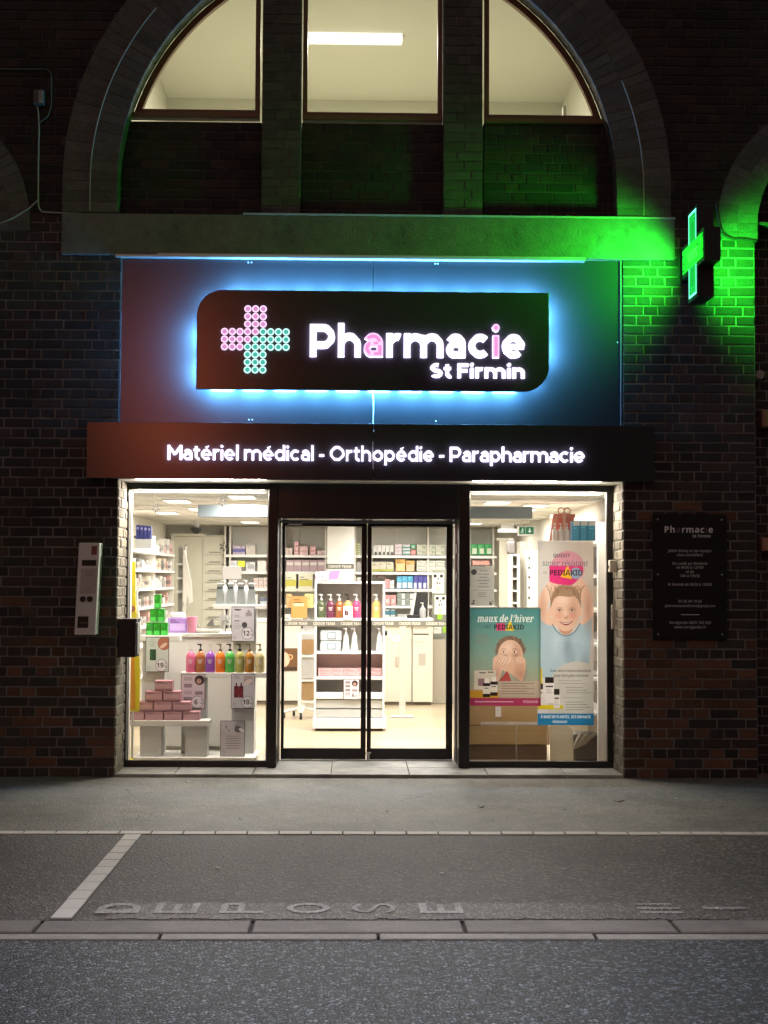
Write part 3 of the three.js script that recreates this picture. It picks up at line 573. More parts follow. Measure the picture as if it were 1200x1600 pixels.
{
  const z1 = 0.175, z0 = 0.13, r = rect(307, 455, 858, 610, z1), R = 0.225;
  const t = thing('pharmacy_sign', 'raised dark sign with glowing white lettering and blue white halo', 'sign', [r.cx, r.y0, z0]);
  const shape = (d) => { const s = new THREE.Shape(), x0 = r.x0 + d, x1 = r.x1 - d, y0 = r.y0 + d, y1 = r.y1 - d, q = R - d; s.moveTo(x0, y0); s.lineTo(x1 - q, y0); s.absarc(x1 - q, y0 + q, q, -Math.PI / 2, 0); s.lineTo(x1, y1); s.lineTo(x0 + q, y1); s.absarc(x0 + q, y1 - q, q, Math.PI / 2, Math.PI); return s; };
  const g = new THREE.ExtrudeGeometry(shape(0.004), { depth: z1 - z0 - 0.006, bevelEnabled: true, bevelSize: 0.004, bevelThickness: 0.003, bevelSegments: 1, curveSegments: 16 }); g.translate(0, 0, z0 + 0.003);
  part('face_panel', muv(strip(g)), M.anthracite, t);
  // light strips round the back edge
  const zs = 0.07, hw = 0.02, inn = 0.04, col = new THREE.Color().setRGB(0.15, 0.5, 1);
  const cx = (r.x0 + r.x1) / 2, cy = (r.y0 + r.y1) / 2, w = r.w - R - 0.06, h = r.h - R - 0.04;
  const blue = glow(0.5, 0.8, 1.2);
  const strips = [[r.x0 + R + w / 2, r.y1 - inn, w, hw, 0, 1], [r.x1 - R - w / 2, r.y0 + inn, w, hw, 0, -1], [r.x0 + inn, r.y0 + 0.03 + h / 2, hw, h, -1, 0], [r.x1 - inn, r.y1 - 0.03 - h / 2, hw, h, 1, 0],
    [r.x0 + R * 0.36 + 0.03, r.y1 - R * 0.36 - 0.03, 0.13, hw, -0.7, 0.7], [r.x1 - R * 0.36 - 0.03, r.y0 + R * 0.36 + 0.03, 0.13, hw, 0.7, -0.7]];
  for (const [x, y, a, b, dx, dy] of strips) {
    const diag = Math.abs(dx) > 0.6 && Math.abs(dy) > 0.6, long = Math.max(a, b), n = diag ? 1 : Math.max(2, Math.round(long / 0.285)), ux = !diag && a > b ? 1 : 0, uy = !diag && b > a ? 1 : 0;
    for (let i = 0; i < n; i++) {
      const o = ((i + 0.5) / n - 0.5) * long, mx = x + ux * o, my = y + uy * o, w = diag ? 0.1 : 0.2;
      part('light_module', new THREE.BoxGeometry(ux || diag ? w : hw, uy ? w : hw, 0.012).translate(mx, my, zs + 0.012), blue, t);
      const l = new THREE.RectAreaLight(col, LV.halo * (uy ? 1.35 : 1) * (0.9 + 0.2 * rnd()), ux || diag ? w : hw, uy ? w : hw);
      l.position.set(mx, my, zs); l.lookAt(mx + dx * 0.5, my + dy * 0.5, zs - 1); scene.add(l);
    }
  }
  for (let k = 0; k < 4; k++) { const x = r.x0 + 0.3 + k * (r.w - 0.6) / 3; part('standoff', [cyl(0.012, 0.012, 0.17, 0, 0, 0, 8).rotateX(Math.PI / 2).translate(x, r.y0 + 0.25, PZ + 0.01), cyl(0.012, 0.012, 0.17, 0, 0, 0, 8).rotateX(Math.PI / 2).translate(x, r.y1 - 0.25, PZ + 0.01)], M.alu, t); }
  // lettering
  const lz = z1 + 0.022, white = glow(1.35, 1.25, 1.4), pinkEdge = glow(1.2, 0.72, 1.15);
  const A = rect(484, 508, 820, 558.5, lz);
  writing(t, 'Pharmacie', A.x0, A.x1, A.y0, A.h, lz, 0.02, white, 0.215, (ch, i) => (i === 2 || ch === 'i') && pinkEdge);
  const B = rect(673, 568, 820, 590.5, lz);
  writing(t, 'St Firmin', B.x0, B.x1, B.y0, B.h, lz, 0.018, white, 0.22);
  // cross of little lit discs
  const C = rect(345, 477, 453, 584, lz), st = C.w / 9;
  const ringG = new THREE.TorusGeometry(st * 0.38, st * 0.1, 6, 18), discG = cyl(st * 0.3, st * 0.3, 0.012, 0, -0.006, 0, 16).rotateX(Math.PI / 2);
  const rimP = glow(1.25, 0.85, 1.2), rimG = glow(0.8, 1.25, 1.2), inP = glow(0.72, 0.3, 0.6), inG = glow(0.06, 0.5, 0.38);
  for (let i = 0; i < 9; i++) for (let j = 0; j < 9; j++) {
    if ((i < 3 || i > 5) && (j < 3 || j > 5)) continue;
    const isP = j < 3 || (j <= 5 && (i < 3 || i <= 7 - j)), x = C.x0 + (i + 0.5) * st, y = C.y1 - (j + 0.5) * st * C.h / C.w;
    const d = part('lit_disc', discG.clone().translate(x, y, lz + 0.006), isP ? inP : inG, t);
    part('disc_rim', ringG.clone().translate(x, y, lz + 0.008), isP ? rimP : rimG, d);
  }
}
{
  const z1 = 0.11, r = rect(135, 662, 1023, 750, z1);
  const t = thing('fascia_band', 'long dark fascia with glowing white words above the shop windows', 'sign', [r.cx, r.y0, 0]);
  const mid = at(584, 700, z1)[0];
  part('fascia_sheet', bx(r.x0, mid - 0.0015, r.y0, r.y1, 0.012, z1, 0.004), M.anthracite, t);
  part('fascia_sheet', bx(mid + 0.0015, r.x1, r.y0, r.y1, 0.012, z1, 0.004), M.anthracite, t);
  const L = rect(262, 697.5, 913, 720.5, z1 + 0.01);
  writing(t, 'Matériel médical - Orthopédie - Parapharmacie', L.x0, L.x1, L.y0, L.h, z1 + 0.022, 0.018, glow(1.3, 1.2, 1.35), 0.165);
  // pale soffit under the fascia, over the recess
  single('recess_soffit', bx(PXL - 0.02, PXR + 0.02, r.y0 + 0.002, r.y0 + 0.03, -0.53, 0.011), M.soffit, 'pale strip of ceiling under the fascia above the shop windows', 'soffit', [r.cx, r.y0, -0.25]);
  struct('wall_core', bx(XL - 0.05, XR + 0.05, r.y0 + 0.031, at(500, 664, PZ)[1] - 0.03, -0.5, 0.01), M.mortarSoot);
  const c = [[583, 611], [583.5, 640], [583, 664], [584, 674]].map(([x, y], i) => at(x, y, [0.02, 0.0, 0.03, 0.12][i]));
  single('hanging_cable', [tube(c, 0.006), tube([at(582.5, 690, 0.125), at(582.5, 715, 0.13), at(583, 733, 0.125)], 0.004)], tint(0.5, 0.5, 0.5), 'thin pale cable hanging from the lit sign down over the fascia', 'cable', c[0]);
}
// the projecting green cross
{
  const xL = at(1067, 397, 0.12)[0], cy = at(1083, 397, 0.5)[1], zc = 0.5, th = 0.13;     // left face at x = xL
  const a = 0.135, H = 0.365, hh = 0.105, Wd = 0.365;
  const t = thing('pharmacy_cross', 'green glowing pharmacy cross projecting from the right pier', 'illuminated sign', [xL + th / 2, cy, 0]);
  const m = 0.03;
  const cross = (k) => { const s = new THREE.Shape(); const A = a + k, B = H + k, C = hh + k, D = Wd + k; [[-A, -B], [A, -B], [A, -C], [D, -C], [D, C], [A, C], [A, B], [-A, B], [-A, C], [-D, C], [-D, -C], [-A, -C]].forEach(([x, y], i) => i ? s.lineTo(x, y) : s.moveTo(x, y)); return s; };
  const body = new THREE.ExtrudeGeometry(cross(m), { depth: th, bevelEnabled: true, bevelSize: 0.005, bevelThickness: 0.005, bevelSegments: 1 }); body.translate(0, 0, -th / 2);
  body.rotateY(Math.PI / 2).translate(xL + th / 2, cy, zc);
  part('housing', muv(strip(body)), M.black, t);
  const led = canvasTex(512, 512, (g, w, h) => {
    g.fillStyle = '#000'; g.fillRect(0, 0, w, h);
    const X = (u) => (u / (2 * Wd) + 0.5) * w, Y = (v) => (0.5 - v / (2 * H)) * h;
    const box = (u0, v0, u1, v1) => g.fillRect(X(u0), Y(v1), X(u1) - X(u0), Y(v0) - Y(v1));
    g.fillStyle = '#0b8a2a'; box(-a, -H, a, H); g.fillStyle = '#16b81c'; box(-Wd, -hh, Wd, hh);
    for (let i = 0; i < 15; i++) { g.fillStyle = '#1cff28'; const v = -hh + (i + 0.3) * hh * 2 / 15; box(-Wd, v, Wd, v + hh * 0.08); }
    for (let i = 0; i < 60; i++) { const u = -Wd + rnd() * 2 * Wd, v = -hh + rnd() * 2 * hh; g.fillStyle = '#067a0c'; box(u, v, u + 0.03, v + 0.018); }
    g.lineWidth = 16; g.strokeStyle = '#7dffe6';
    g.beginPath(); g.moveTo(X(-a) + 6, Y(hh)); g.lineTo(X(-a) + 6, Y(H) + 6); g.lineTo(X(a) - 6, Y(H) + 6); g.lineTo(X(a) - 6, Y(hh)); g.moveTo(X(-a) + 6, Y(-hh)); g.lineTo(X(-a) + 6, Y(-H) - 6); g.lineTo(X(a) - 6, Y(-H) - 6); g.lineTo(X(a) - 6, Y(-hh)); g.stroke();
    g.lineWidth = 4; g.strokeStyle = '#10d050';
    for (let k = 1; k < 4; k++) { const q = k * 18; g.strokeRect(X(-a) + q, Y(H) + q, X(a) - X(-a) - 2 * q, Y(hh) - Y(H) - q); g.strokeRect(X(-a) + q, Y(-hh), X(a) - X(-a) - 2 * q, Y(-H) - Y(-hh) - q); }
    g.fillStyle = '#aaffb0'; for (let i = 0; i < 16; i++) { g.fillRect(X(-Wd + 0.2 + i * 0.022), Y(0.03 - 0.06 * (i % 3) / 2), 6, 10); }
  });
  const fg = (sx) => { const g = new THREE.ShapeGeometry(cross(0)); const p = g.attributes.position, u = g.attributes.uv; for (let i = 0; i < p.count; i++) u.setXY(i, (sx < 0 ? 1 : 1) * (p.getX(i) / (2 * Wd)) + 0.5, p.getY(i) / (2 * H) + 0.5); g.rotateY(sx < 0 ? -Math.PI / 2 : Math.PI / 2); return strip(g.toNonIndexed()); };
  const lm = glow(1.9, 1.9, 1.9, led);
  part('led_face', fg(-1).translate(xL - 0.007, cy, zc), lm, t);
  part('led_face', fg(1).translate(xL + th + 0.007, cy, zc), lm, t);
  part('wall_bracket', [bx(xL + 0.03, xL + th - 0.03, cy - 0.1, cy + 0.1, 0.0, zc - Wd - m + 0.01), bx(xL - 0.02, xL + th + 0.02, cy - 0.16, cy + 0.16, 0.0, 0.02)], M.black, t);
  for (const s of [-1, 1]) {           // the diodes shine in a cone to either side
    const l = new THREE.SpotLight(new THREE.Color().setRGB(0.02, 1, 0.03), LV.cross, 12, 1.0, 1, 2);
    l.position.set(s < 0 ? xL - 0.02 : xL + th + 0.02, cy, zc); l.target.position.set(s * 5 + xL, cy - 0.55, zc - 4.6); l.castShadow = true; l.shadow.radius = 6; scene.add(l, l.target);
  }
}
// ================================================================= SMALL THINGS ON THE FACADE
{
  const r = rect(52, 140, 69, 163, 0.06), t = thing('junction_box', 'small grey junction box high on the upper left wall', 'junction box', [r.cx, r.y0, 0]);
  part('box', bx(r.x0, r.x1, r.y0, r.y1, 0, 0.07, 0.008), tint(0.06, 0.06, 0.06), t); part('cover', bx(r.x0 + 0.05, r.x1 - 0.006, r.y0 + 0.01, r.y1 - 0.012, 0.069, 0.078, 0.004), tint(0.3, 0.3, 0.29), t);
  const W = (l) => l.map(([x, y]) => at(x, y, 0.015));
  single('wall_cable', tube(W([[57, 163], [60, 175], [61, 200], [60, 260], [60, 320], [66, 331], [100, 333], [148, 335]]), 0.008, 5, 60), M.cable, 'pale cable running down from the junction box to the lintel', 'cable', at(60, 335, 0));
  single('wall_cable', tube(W([[-40, 107], [20, 108], [70, 108], [80, 116], [80, 165], [74, 182], [61, 192]]), 0.007, 5, 50), tint(0.1, 0.1, 0.1), 'dark cable looping over the junction box from the left', 'cable', at(60, 192, 0));
  single('wall_cable', tube(W([[60, 312], [45, 326], [20, 341], [0, 349], [-40, 356]]), 0.008, 5, 40), M.cable, 'pale cable branching down left towards the left edge arch', 'cable', at(0, 349, 0));
  single('wall_cable', tube([[1119, 318], [1124, 350], [1130, 366], [1145, 373], [1165, 374], [1182, 377]].map(([x, y]) => at(x, y, 0.035)), 0.012, 6, 50), M.darkCable, 'dark cable curling across the small green arch beside the cross', 'cable', at(1150, 374, 0));
  // white dispenser on the left pier
  const v = thing('wall_dispenser', 'narrow white metal vending dispenser on the left brick pier', 'vending machine', [at(137, 990, 0)[0], at(137, 992, 0.16)[1], 0]);
  const q = rect(119.5, 848, 152.5, 992, 0.16), lean = 0.014;
  const body = bx(q.x0, q.x1, q.y0, q.y1, 0.004, 0.16, 0.008);
  const shear = (g) => { const p = g.attributes.position; for (let i = 0; i < p.count; i++) p.setX(i, p.getX(i) + lean * (p.getY(i) - q.cy) / (q.h / 2)); return g; };
  part('housing', shear(body), M.vend, v);
  const F = (x0, y0, x1, y1, d = 0.006) => { const k = rect(x0, y0, x1, y1, 0.16); return shear(bx(k.x0, k.x1, k.y0, k.y1, 0.155, 0.16 + d, 0.006)); };
  part('logo_plate', F(140.5, 853, 149.5, 867, 0.003), tint(0.22, 0.06, 0.05), v);
  part('coin_slot', F(126.5, 875, 149, 884), tint(0.02, 0.012, 0.012), v);
  const knob = (x, y) => { const p = at(x, y, 0.16); return shear(strip(new THREE.CylinderGeometry(0.024, 0.026, 0.02, 18).toNonIndexed()).rotateX(Math.PI / 2).translate(p[0], p[1], 0.165)); };
  part('push_button', knob(130, 936), tint(0.02, 0.012, 0.012), v); part('push_button', knob(141, 936), tint(0.02, 0.012, 0.012), v);
  part('delivery_tray', F(123, 963, 140, 981), tint(0.02, 0.01, 0.01), v); part('tray_flap', F(127, 972.5, 139, 974, 0.01), tint(0.2, 0.14, 0.14), v);
  const txt = canvasTex(128, 256, (g, w, h) => { g.fillStyle = '#b9b0ae'; g.fillRect(0, 0, w, h); g.fillStyle = '#7c4a46'; g.font = 'bold 15px sans-serif'; g.textAlign = 'center'; g.fillText('24h / 24', 64, 40); g.font = '11px sans-serif'; ['PRESERVATIFS', 'DISTRIBUTEUR'].forEach((s, i) => g.fillText(s, 64, 62 + i * 15)); g.fillText('INTRODUIRE', 64, 205); g.fillText('LES PIECES', 64, 220); });
  const k = rect(125, 888, 150, 928, 0.1615), tg = bx(k.x0, k.x1, k.y0, k.y1, 0.1585, 0.1615); { const p = tg.attributes.position, u = tg.attributes.uv; for (let i = 0; i < p.count; i++) u.setXY(i, (p.getX(i) - k.x0) / k.w, (p.getY(i) - k.y0) / k.h); }
  part('instruction_label', shear(tg), printed(txt), v);
  part('side_slot', shear(bx(q.x1 - 0.004, q.x1 + 0.003, q.y0 + 0.28, q.y1 - 0.12, 0.05, 0.08)), tint(0.02, 0.02, 0.02), v);
  // plaque
  const pr = rect(1020, 803, 1136, 1000, 0.03), p = thing('opening_hours_plaque', 'black plaque with opening hours in white text on the right pier', 'plaque', [pr.cx, pr.y0, 0]);
  const pt = canvasTex(464, 788, (g, w, h) => {
    g.fillStyle = '#060606'; g.fillRect(0, 0, w, h); g.textAlign = 'center'; const c = w / 2;
    g.font = 'bold 58px sans-serif'; g.textAlign = 'left'; let x = 68; for (const ch of 'Pharmacie') { g.fillStyle = (ch === 'a' && x < 190) || ch === 'i' ? '#6d5560' : '#f2f2f2'; g.fillText(ch, x, 116); x += g.measureText(ch).width + 2; }
    g.fillStyle = '#eee'; g.textAlign = 'right'; g.font = 'bold 27px sans-serif'; g.fillText('St Firmin', 366, 146); g.textAlign = 'center'; g.font = '23px sans-serif';
    [['Julien Zimny et son équipe', 238], ['vous conseillent', 264], ['Du Lundi au Vendredi', 318], ['de 8h30 à 12h00', 343], ['et de', 370], ['14h à 19h30', 396], ['le Samedi de 8h30 à 12h30', 450], ['03 26 40 19 02', 556]].forEach(([s, y]) => g.fillText(s, c, y));
    g.font = '21px sans-serif'; g.fillText('pharmaciesaintfirmin@gmail.com', c, 584); g.fillRect(c - 58, 630, 116, 4);
    g.font = '23px sans-serif'; g.fillText('Servigardes 0825 742 020', c, 690); g.fillText('www.servigardes.fr', c, 718);
  });
  part('plate', bx(pr.x0, pr.x1, pr.y0, pr.y1, 0.008, 0.028, 0.003), M.black, p);
  part('printed_face', sheet(pr.x0 + 0.004, pr.x1 - 0.004, pr.y0 + 0.004, pr.y1 - 0.004, 0.0305), printed(pt, 0.5), p);
  for (const [sx, sy] of [[0, 0], [1, 0], [0, 1], [1, 1], [0, 0.52], [1, 0.52]]) part('screw', new THREE.SphereGeometry(0.008, 8, 6).scale(1, 1, 0.6).translate(pr.x0 + 0.045 + sx * (pr.w - 0.09), pr.y0 + 0.05 + sy * (pr.h - 0.1), 0.031), M.alu, p);
  // black letterbox in front of the left jamb
  const lb = rect(184, 968, 212, 1027, -0.02), b = thing('letterbox', 'black metal letterbox fixed at the left edge of the shop window', 'letterbox', [lb.cx, lb.y0, -0.2]);
  part('box', bx(lb.x0, lb.x1, lb.y0, lb.y1, -0.26, -0.02, 0.008), M.black, b); part('lid', bx(lb.x0 - 0.004, lb.x1 + 0.006, lb.y1 - 0.02, lb.y1 + 0.006, -0.26, -0.012, 0.004), M.frame, b); part('side_plate', bx(lb.x1 - 0.003, lb.x1 + 0.012, lb.y0 + 0.02, lb.y1 - 0.03, -0.2, -0.05, 0.003), tint(0.3, 0.3, 0.28), b);
  // intercom and pipe on the right jamb
  const ic = rect(949, 875, 955, 894, -0.3), it = thing('intercom', 'small white intercom on the right brick jamb', 'intercom', [PXR, ic.y0, -0.3]);
  part('case', bx(PXR - 0.07, PXR - 0.001, ic.y0, ic.y1, -0.35, -0.27, 0.008), tint(0.7, 0.66, 0.55), it); part('button', bx(PXR - 0.075, PXR - 0.068, ic.y0 + 0.03, ic.y0 + 0.06, -0.32, -0.3, 0.002), M.black, it);
  const pp = rect(953, 945, 960, 983, -0.3); single('pipe_end', [cyl(0.02, 0.02, pp.h, PXR - 0.03, pp.y0, -0.32, 12), bx(PXR - 0.03, PXR - 0.001, pp.y0 + 0.03, pp.y0 + 0.05, -0.33, -0.31)], tint(0.62, 0.58, 0.5), 'short pale pipe on the right brick jamb below the intercom', 'pipe', [PXR, pp.y0, -0.3]);
  const bl = at(1188, 585, -0.2); const gl = thing('wall_button', 'round grey disc on the recessed wall at the right edge', 'wall disc', [bl[0], bl[1], -0.3]);
  part('disc', strip(new THREE.CylinderGeometry(0.04, 0.044, 0.1, 20).toNonIndexed()).rotateX(Math.PI / 2).translate(bl[0], bl[1], -0.25), tint(0.4, 0.38, 0.34), gl);
  for (const [x0, y0, x1, y1, c, l] of [[1190, 640, 1225, 668, [0.3, 0.16, 0.12], 'small reddish box cut by the right edge, below the round disc'], [1190, 840, 1230, 861, [0.42, 0.24, 0.17], 'orange brown sign cut by the right edge, beside the plaque']]) { const k = rect(x0, y0, x1, y1, -0.2); const w = thing('wall_box', l, 'wall box', [k.cx, k.y0, -0.3]); part('case', bx(k.x0, k.x1, k.y0, k.y1, -0.3, -0.2, 0.006), tint(...c), w); part('cover', bx(k.x0 + 0.01, k.x1 - 0.01, k.y0 + 0.012, k.y1 - 0.012, -0.201, -0.194, 0.003), tint(c[0] * 1.2, c[1] * 1.1, c[2]), w); }
}
// ================================================================= ACROSS THE STREET (behind the camera): the red light the dark panels mirror
{
  const bz = 27;
  const h = thing('facing_house', 'plain rendered house across the street, behind the viewer', 'house', [0, 0, bz]);
  part('wall', bx(-12, 12, -0.1, 11, bz, bz + 6), tint(0.16, 0.15, 0.14, 0.9), h);
  for (let i = 0; i < 6; i++) for (const y of [1, 5.2]) part('window', bx(-10.2 + i * 3.6, -9 + i * 3.6, y, y + 1.7, bz - 0.03, bz + 0.01), tint(0.03, 0.03, 0.035, 0.15), h);
  const s = thing('lit_red_sign', 'tall red lit sign on the house across the street', 'illuminated sign', [-5.3, 4.3, bz - 0.2]);
  part('case', bx(-6.3, -4.3, 4.3, 9.3, bz - 0.2, bz - 0.03, 0.02), M.black, s);
  part('lit_face', bx(-6.25, -4.35, 4.35, 9.25, bz - 0.21, bz - 0.199), glow(LV.red, LV.red * 0.2, LV.red * 0.1), s);
  const l = new THREE.RectAreaLight(new THREE.Color().setRGB(1, 0.2, 0.1), LV.red * 0.3, 1.9, 4.9); l.position.set(-5.3, 6.8, bz - 0.25); l.lookAt(-5.3, 6.8, 0); scene.add(l);
}

{
  const hx = 0.15, hy = 8, hz = 7.6, t = thing('street_lamp', 'grey street lamp with a long arm reaching over the road', 'street lamp', [-4.6, 0, 9.5]);
  part('pole', cyl(0.09, 0.06, 8.2, -4.6, 0, 9.5, 14), M.alu, t); part('arm', tube([[-4.6, 8.1, 9.5], [-2.2, 8.3, 8.5], [hx, 8.12, hz]], 0.04, 8, 20), M.alu, t);
  const h = part('lamp_head', bx(hx - 0.32, hx + 0.32, hy + 0.03, hy + 0.14, hz - 0.14, hz + 0.14, 0.03), M.alu, t); part('lamp_glass', bx(hx - 0.25, hx + 0.25, hy + 0.015, hy + 0.029, hz - 0.1, hz + 0.1), glow(3, 3.1, 3.3), h);
  const s = new THREE.SpotLight(0xf4f3ff, LV.street, 20, 0.37, 1, 2); s.position.set(hx, hy, hz); s.target.position.set(0, 0, 6); s.castShadow = true; s.shadow.radius = 8; scene.add(s, s.target);
}
// ================================================================= SHOPFRONT
const FL = 0.03, CEIL = 2.52, WZ = -0.5, DZ = -1.02;
{
  const t = thing('doorstep', 'pale tiled doorstep running under the shop windows and door', 'doorstep', [0, 0, -0.25]);
  part('bed', bx(PXL, PXR, -0.1, 0.012, -1.2, -0.006), M.mortarPale, t);
  const xs = [PXL + 0.004]; for (const px of [271, 394, 517, 640, 763, 886]) xs.push(at(px, 1210, 0)[0]); xs.push(PXR - 0.004);
  for (let i = 0; i < xs.length - 1; i++) for (const [z0, z1] of [[-0.47, -0.004], [-1.15, -0.477]]) part('tile', bx(xs[i] + 0.003, xs[i + 1] - 0.003, 0, FL + rr(-0.001, 0.001), z0, z1, 0.003), M.tile, t);
  const win = (label, px0, px1) => {
    const o = rect(px0, 757, px1, 1194, WZ), f = 0.052, y1 = at(500, 757, WZ)[1] + 0.03;
    const w = thing('shop_window', label, 'window', [o.cx, FL, WZ]);
    const y0 = FL + 0.001;
    part('bottom_rail', bx(o.x0, o.x1, y0, y0 + 0.055, WZ - 0.03, WZ + 0.03, 0.004), M.frame, w); part('top_rail', bx(o.x0, o.x1, y1 - 0.085, y1, WZ - 0.03, WZ + 0.03, 0.004), M.frame, w);
    part('stile', bx(o.x0, o.x0 + f, y0 + 0.056, y1 - 0.086, WZ - 0.03, WZ + 0.028, 0.004), M.frame, w); part('stile', bx(o.x1 - f, o.x1, y0 + 0.056, y1 - 0.086, WZ - 0.03, WZ + 0.028, 0.004), M.frame, w);
    part('glazing_bead', [bx(o.x0 + f, o.x0 + f + 0.008, y0 + 0.06, y1 - 0.09, WZ - 0.01, WZ + 0.015), bx(o.x1 - f - 0.008, o.x1 - f, y0 + 0.06, y1 - 0.09, WZ - 0.01, WZ + 0.015)], M.alu, w);
    part('pane', bx(o.x0 + f - 0.01, o.x1 - f + 0.01, y0 + 0.05, y1 - 0.08, WZ - 0.004, WZ + 0.004), M.glass, w);
    return o;
  };
  const strip0 = (label, px0, px1) => { const o = rect(px0, 757, px1, 1194, WZ), x0 = o.x0 + 0.07, x1 = o.x1 - 0.07, y = 2.53; const t = thing('window_strip_lamp', label, 'lamp', [o.cx, y, -0.6]); part('housing', bx(x0, x1, y, y + 0.03, -0.66, -0.55, 0.004), M.white, t); part('lamp_strip', bx(x0 + 0.02, x1 - 0.02, y - 0.012, y - 0.001, -0.64, -0.57), glow(1.6, 1.45, 1.15), t); area((x0 + x1) / 2, y - 0.02, -0.6, x1 - x0 - 0.04, 0.06, 0xfff6e6, LV.strip, [0, -0.85, 0.5]); };
  strip0('bright strip lamp along the top of the left shop window', 190, 427); strip0('bright strip lamp along the top of the right shop window', 724, 957);
  win('left shop window with soap bottles and price cards behind it', 190, 427);
  win('right shop window with two children posters behind it', 724, 957);
  // closing slabs beside the frames, and the portal
  const p = thing('door_portal', 'dark metal portal framing the sliding doors', 'door frame', [at(577, 1190, WZ)[0], FL, WZ]);
  const zf = -0.42, a = rect(418, 757, 433, 1196, zf), b = rect(717, 757, 734, 1196, zf), hy = at(577, 811, zf)[1], ty = at(577, 751, zf)[1] + 0.02;
  part('post', bx(a.x0, a.x1, FL + 0.002, ty, DZ - 0.06, zf, 0.006), M.frame, p); part('post', bx(b.x0, b.x1, FL + 0.002, ty, DZ - 0.06, zf, 0.006), M.frame, p);
  part('header', bx(a.x1 + 0.001, b.x0 - 0.001, hy, ty, DZ - 0.06, zf - 0.004, 0.006), M.anthracite, p);
  part('track', bx(a.x1 + 0.001, b.x0 - 0.001, hy - 0.02, hy - 0.001, DZ - 0.03, DZ + 0.04), M.alu, p);
  part('jamb_reflection_strip', bx(a.x1 + 0.002, a.x1 + 0.012, FL + 0.02, hy - 0.03, -0.72, -0.69), M.alu, p); part('jamb_reflection_strip', bx(b.x0 - 0.02, b.x0 - 0.004, FL + 0.02, hy - 0.03, -0.72, -0.66), M.alu, p);  // slim pale strips added for the bright reflection on the door jambs
  part('sensor', bx(a.x1 + 0.07, a.x1 + 0.2, hy - 0.035, hy - 0.008, DZ + 0.045, DZ + 0.09, 0.004), M.greyWhite, p);
  for (const [n, c] of [[850, 0.6], [893, 0.5], [935, 0.6]]) { const k = rect(713, n, 716, n + 14, -0.6); part('latch', bx(b.x0 - 0.014, b.x0 - 0.001, k.y0, k.y1, -0.62, -0.58, 0.003), M.steel, p); }
  // sliding leaves
  const band = canvasTex(1024, 64, (g, w, h) => { g.fillStyle = '#8b877b'; g.fillRect(0, 0, w, h); g.fillStyle = '#f4f0e0'; g.font = 'bold 46px sans-serif'; for (let i = 0; i < 3; i++) g.fillText('CDOOR TEAM', 8 + i * 370, 49); });
  const leaf = (label, px0, px1, sx0, sx1) => {
    const r = rect(px0, 813, px1, 1182, DZ), y0 = FL + 0.006, y1 = r.y1 + 0.01, d = thing('sliding_door', label, 'door', [r.cx, FL, DZ]);
    const s0 = rect(px0, 900, sx0, 1000, DZ).x1, s1 = rect(sx1, 900, px1, 1000, DZ).x0;
    const br = at(577, 1169, DZ)[1], tr = at(577, 823, DZ)[1];
    part('bottom_rail', bx(r.x0, r.x1, y0, br, DZ - 0.025, DZ + 0.025, 0.004), M.frame, d); part('top_rail', bx(r.x0, r.x1, tr, y1, DZ - 0.025, DZ + 0.025, 0.004), M.frame, d);
    part('stile', bx(r.x0, s0, br + 0.001, tr - 0.001, DZ - 0.025, DZ + 0.024, 0.004), M.frame, d); part('stile', bx(s1, r.x1, br + 0.001, tr - 0.001, DZ - 0.025, DZ + 0.024, 0.004), M.frame, d);
    part('pane', bx(s0 - 0.005, s1 + 0.005, br - 0.005, tr + 0.005, DZ - 0.004, DZ + 0.004), M.glass, d);
    const k = rect(sx0, 970, sx1, 978.5, DZ + 0.008);
    const sg = sheet(k.x0, k.x1, k.y0, k.y1, DZ + 0.0055); 
    part('safety_strip', sg, paper(band, 0.65), d);
    return [d, s0, s1];
  };
  const [dl, l0, l1] = leaf('left sliding glass door leaf with dark frame', 440, 572.3, 445, 564.5);
  const [dr] = leaf('right sliding glass door leaf with dark frame', 573.7, 707, 580.5, 697);
  const k = rect(509, 881, 553, 889, DZ); const c2 = canvasTex(512, 96, (g, w, h) => { g.fillStyle = '#77736a'; g.fillRect(0, 0, w, h); g.fillStyle = '#f8f5ea'; g.font = 'bold 66px sans-serif'; g.textAlign = 'center'; g.fillText('CDOOR TEAM', w / 2, 72, 490); });
  part('safety_sticker', sheet(k.x0, k.x1, k.y0, k.y1, DZ + 0.0055), paper(c2, 0.6), dl);
  const wd = rect(573, 1176, 578, 1190, DZ + 0.06); part('floor_lock', [cyl(0.012, 0.012, 0.06, wd.cx, FL + 0.001, DZ + 0.05, 10), bx(wd.cx - 0.025, wd.cx + 0.025, FL + 0.06, FL + 0.075, DZ + 0.03, DZ + 0.06, 0.004)], M.steel, dr);
}
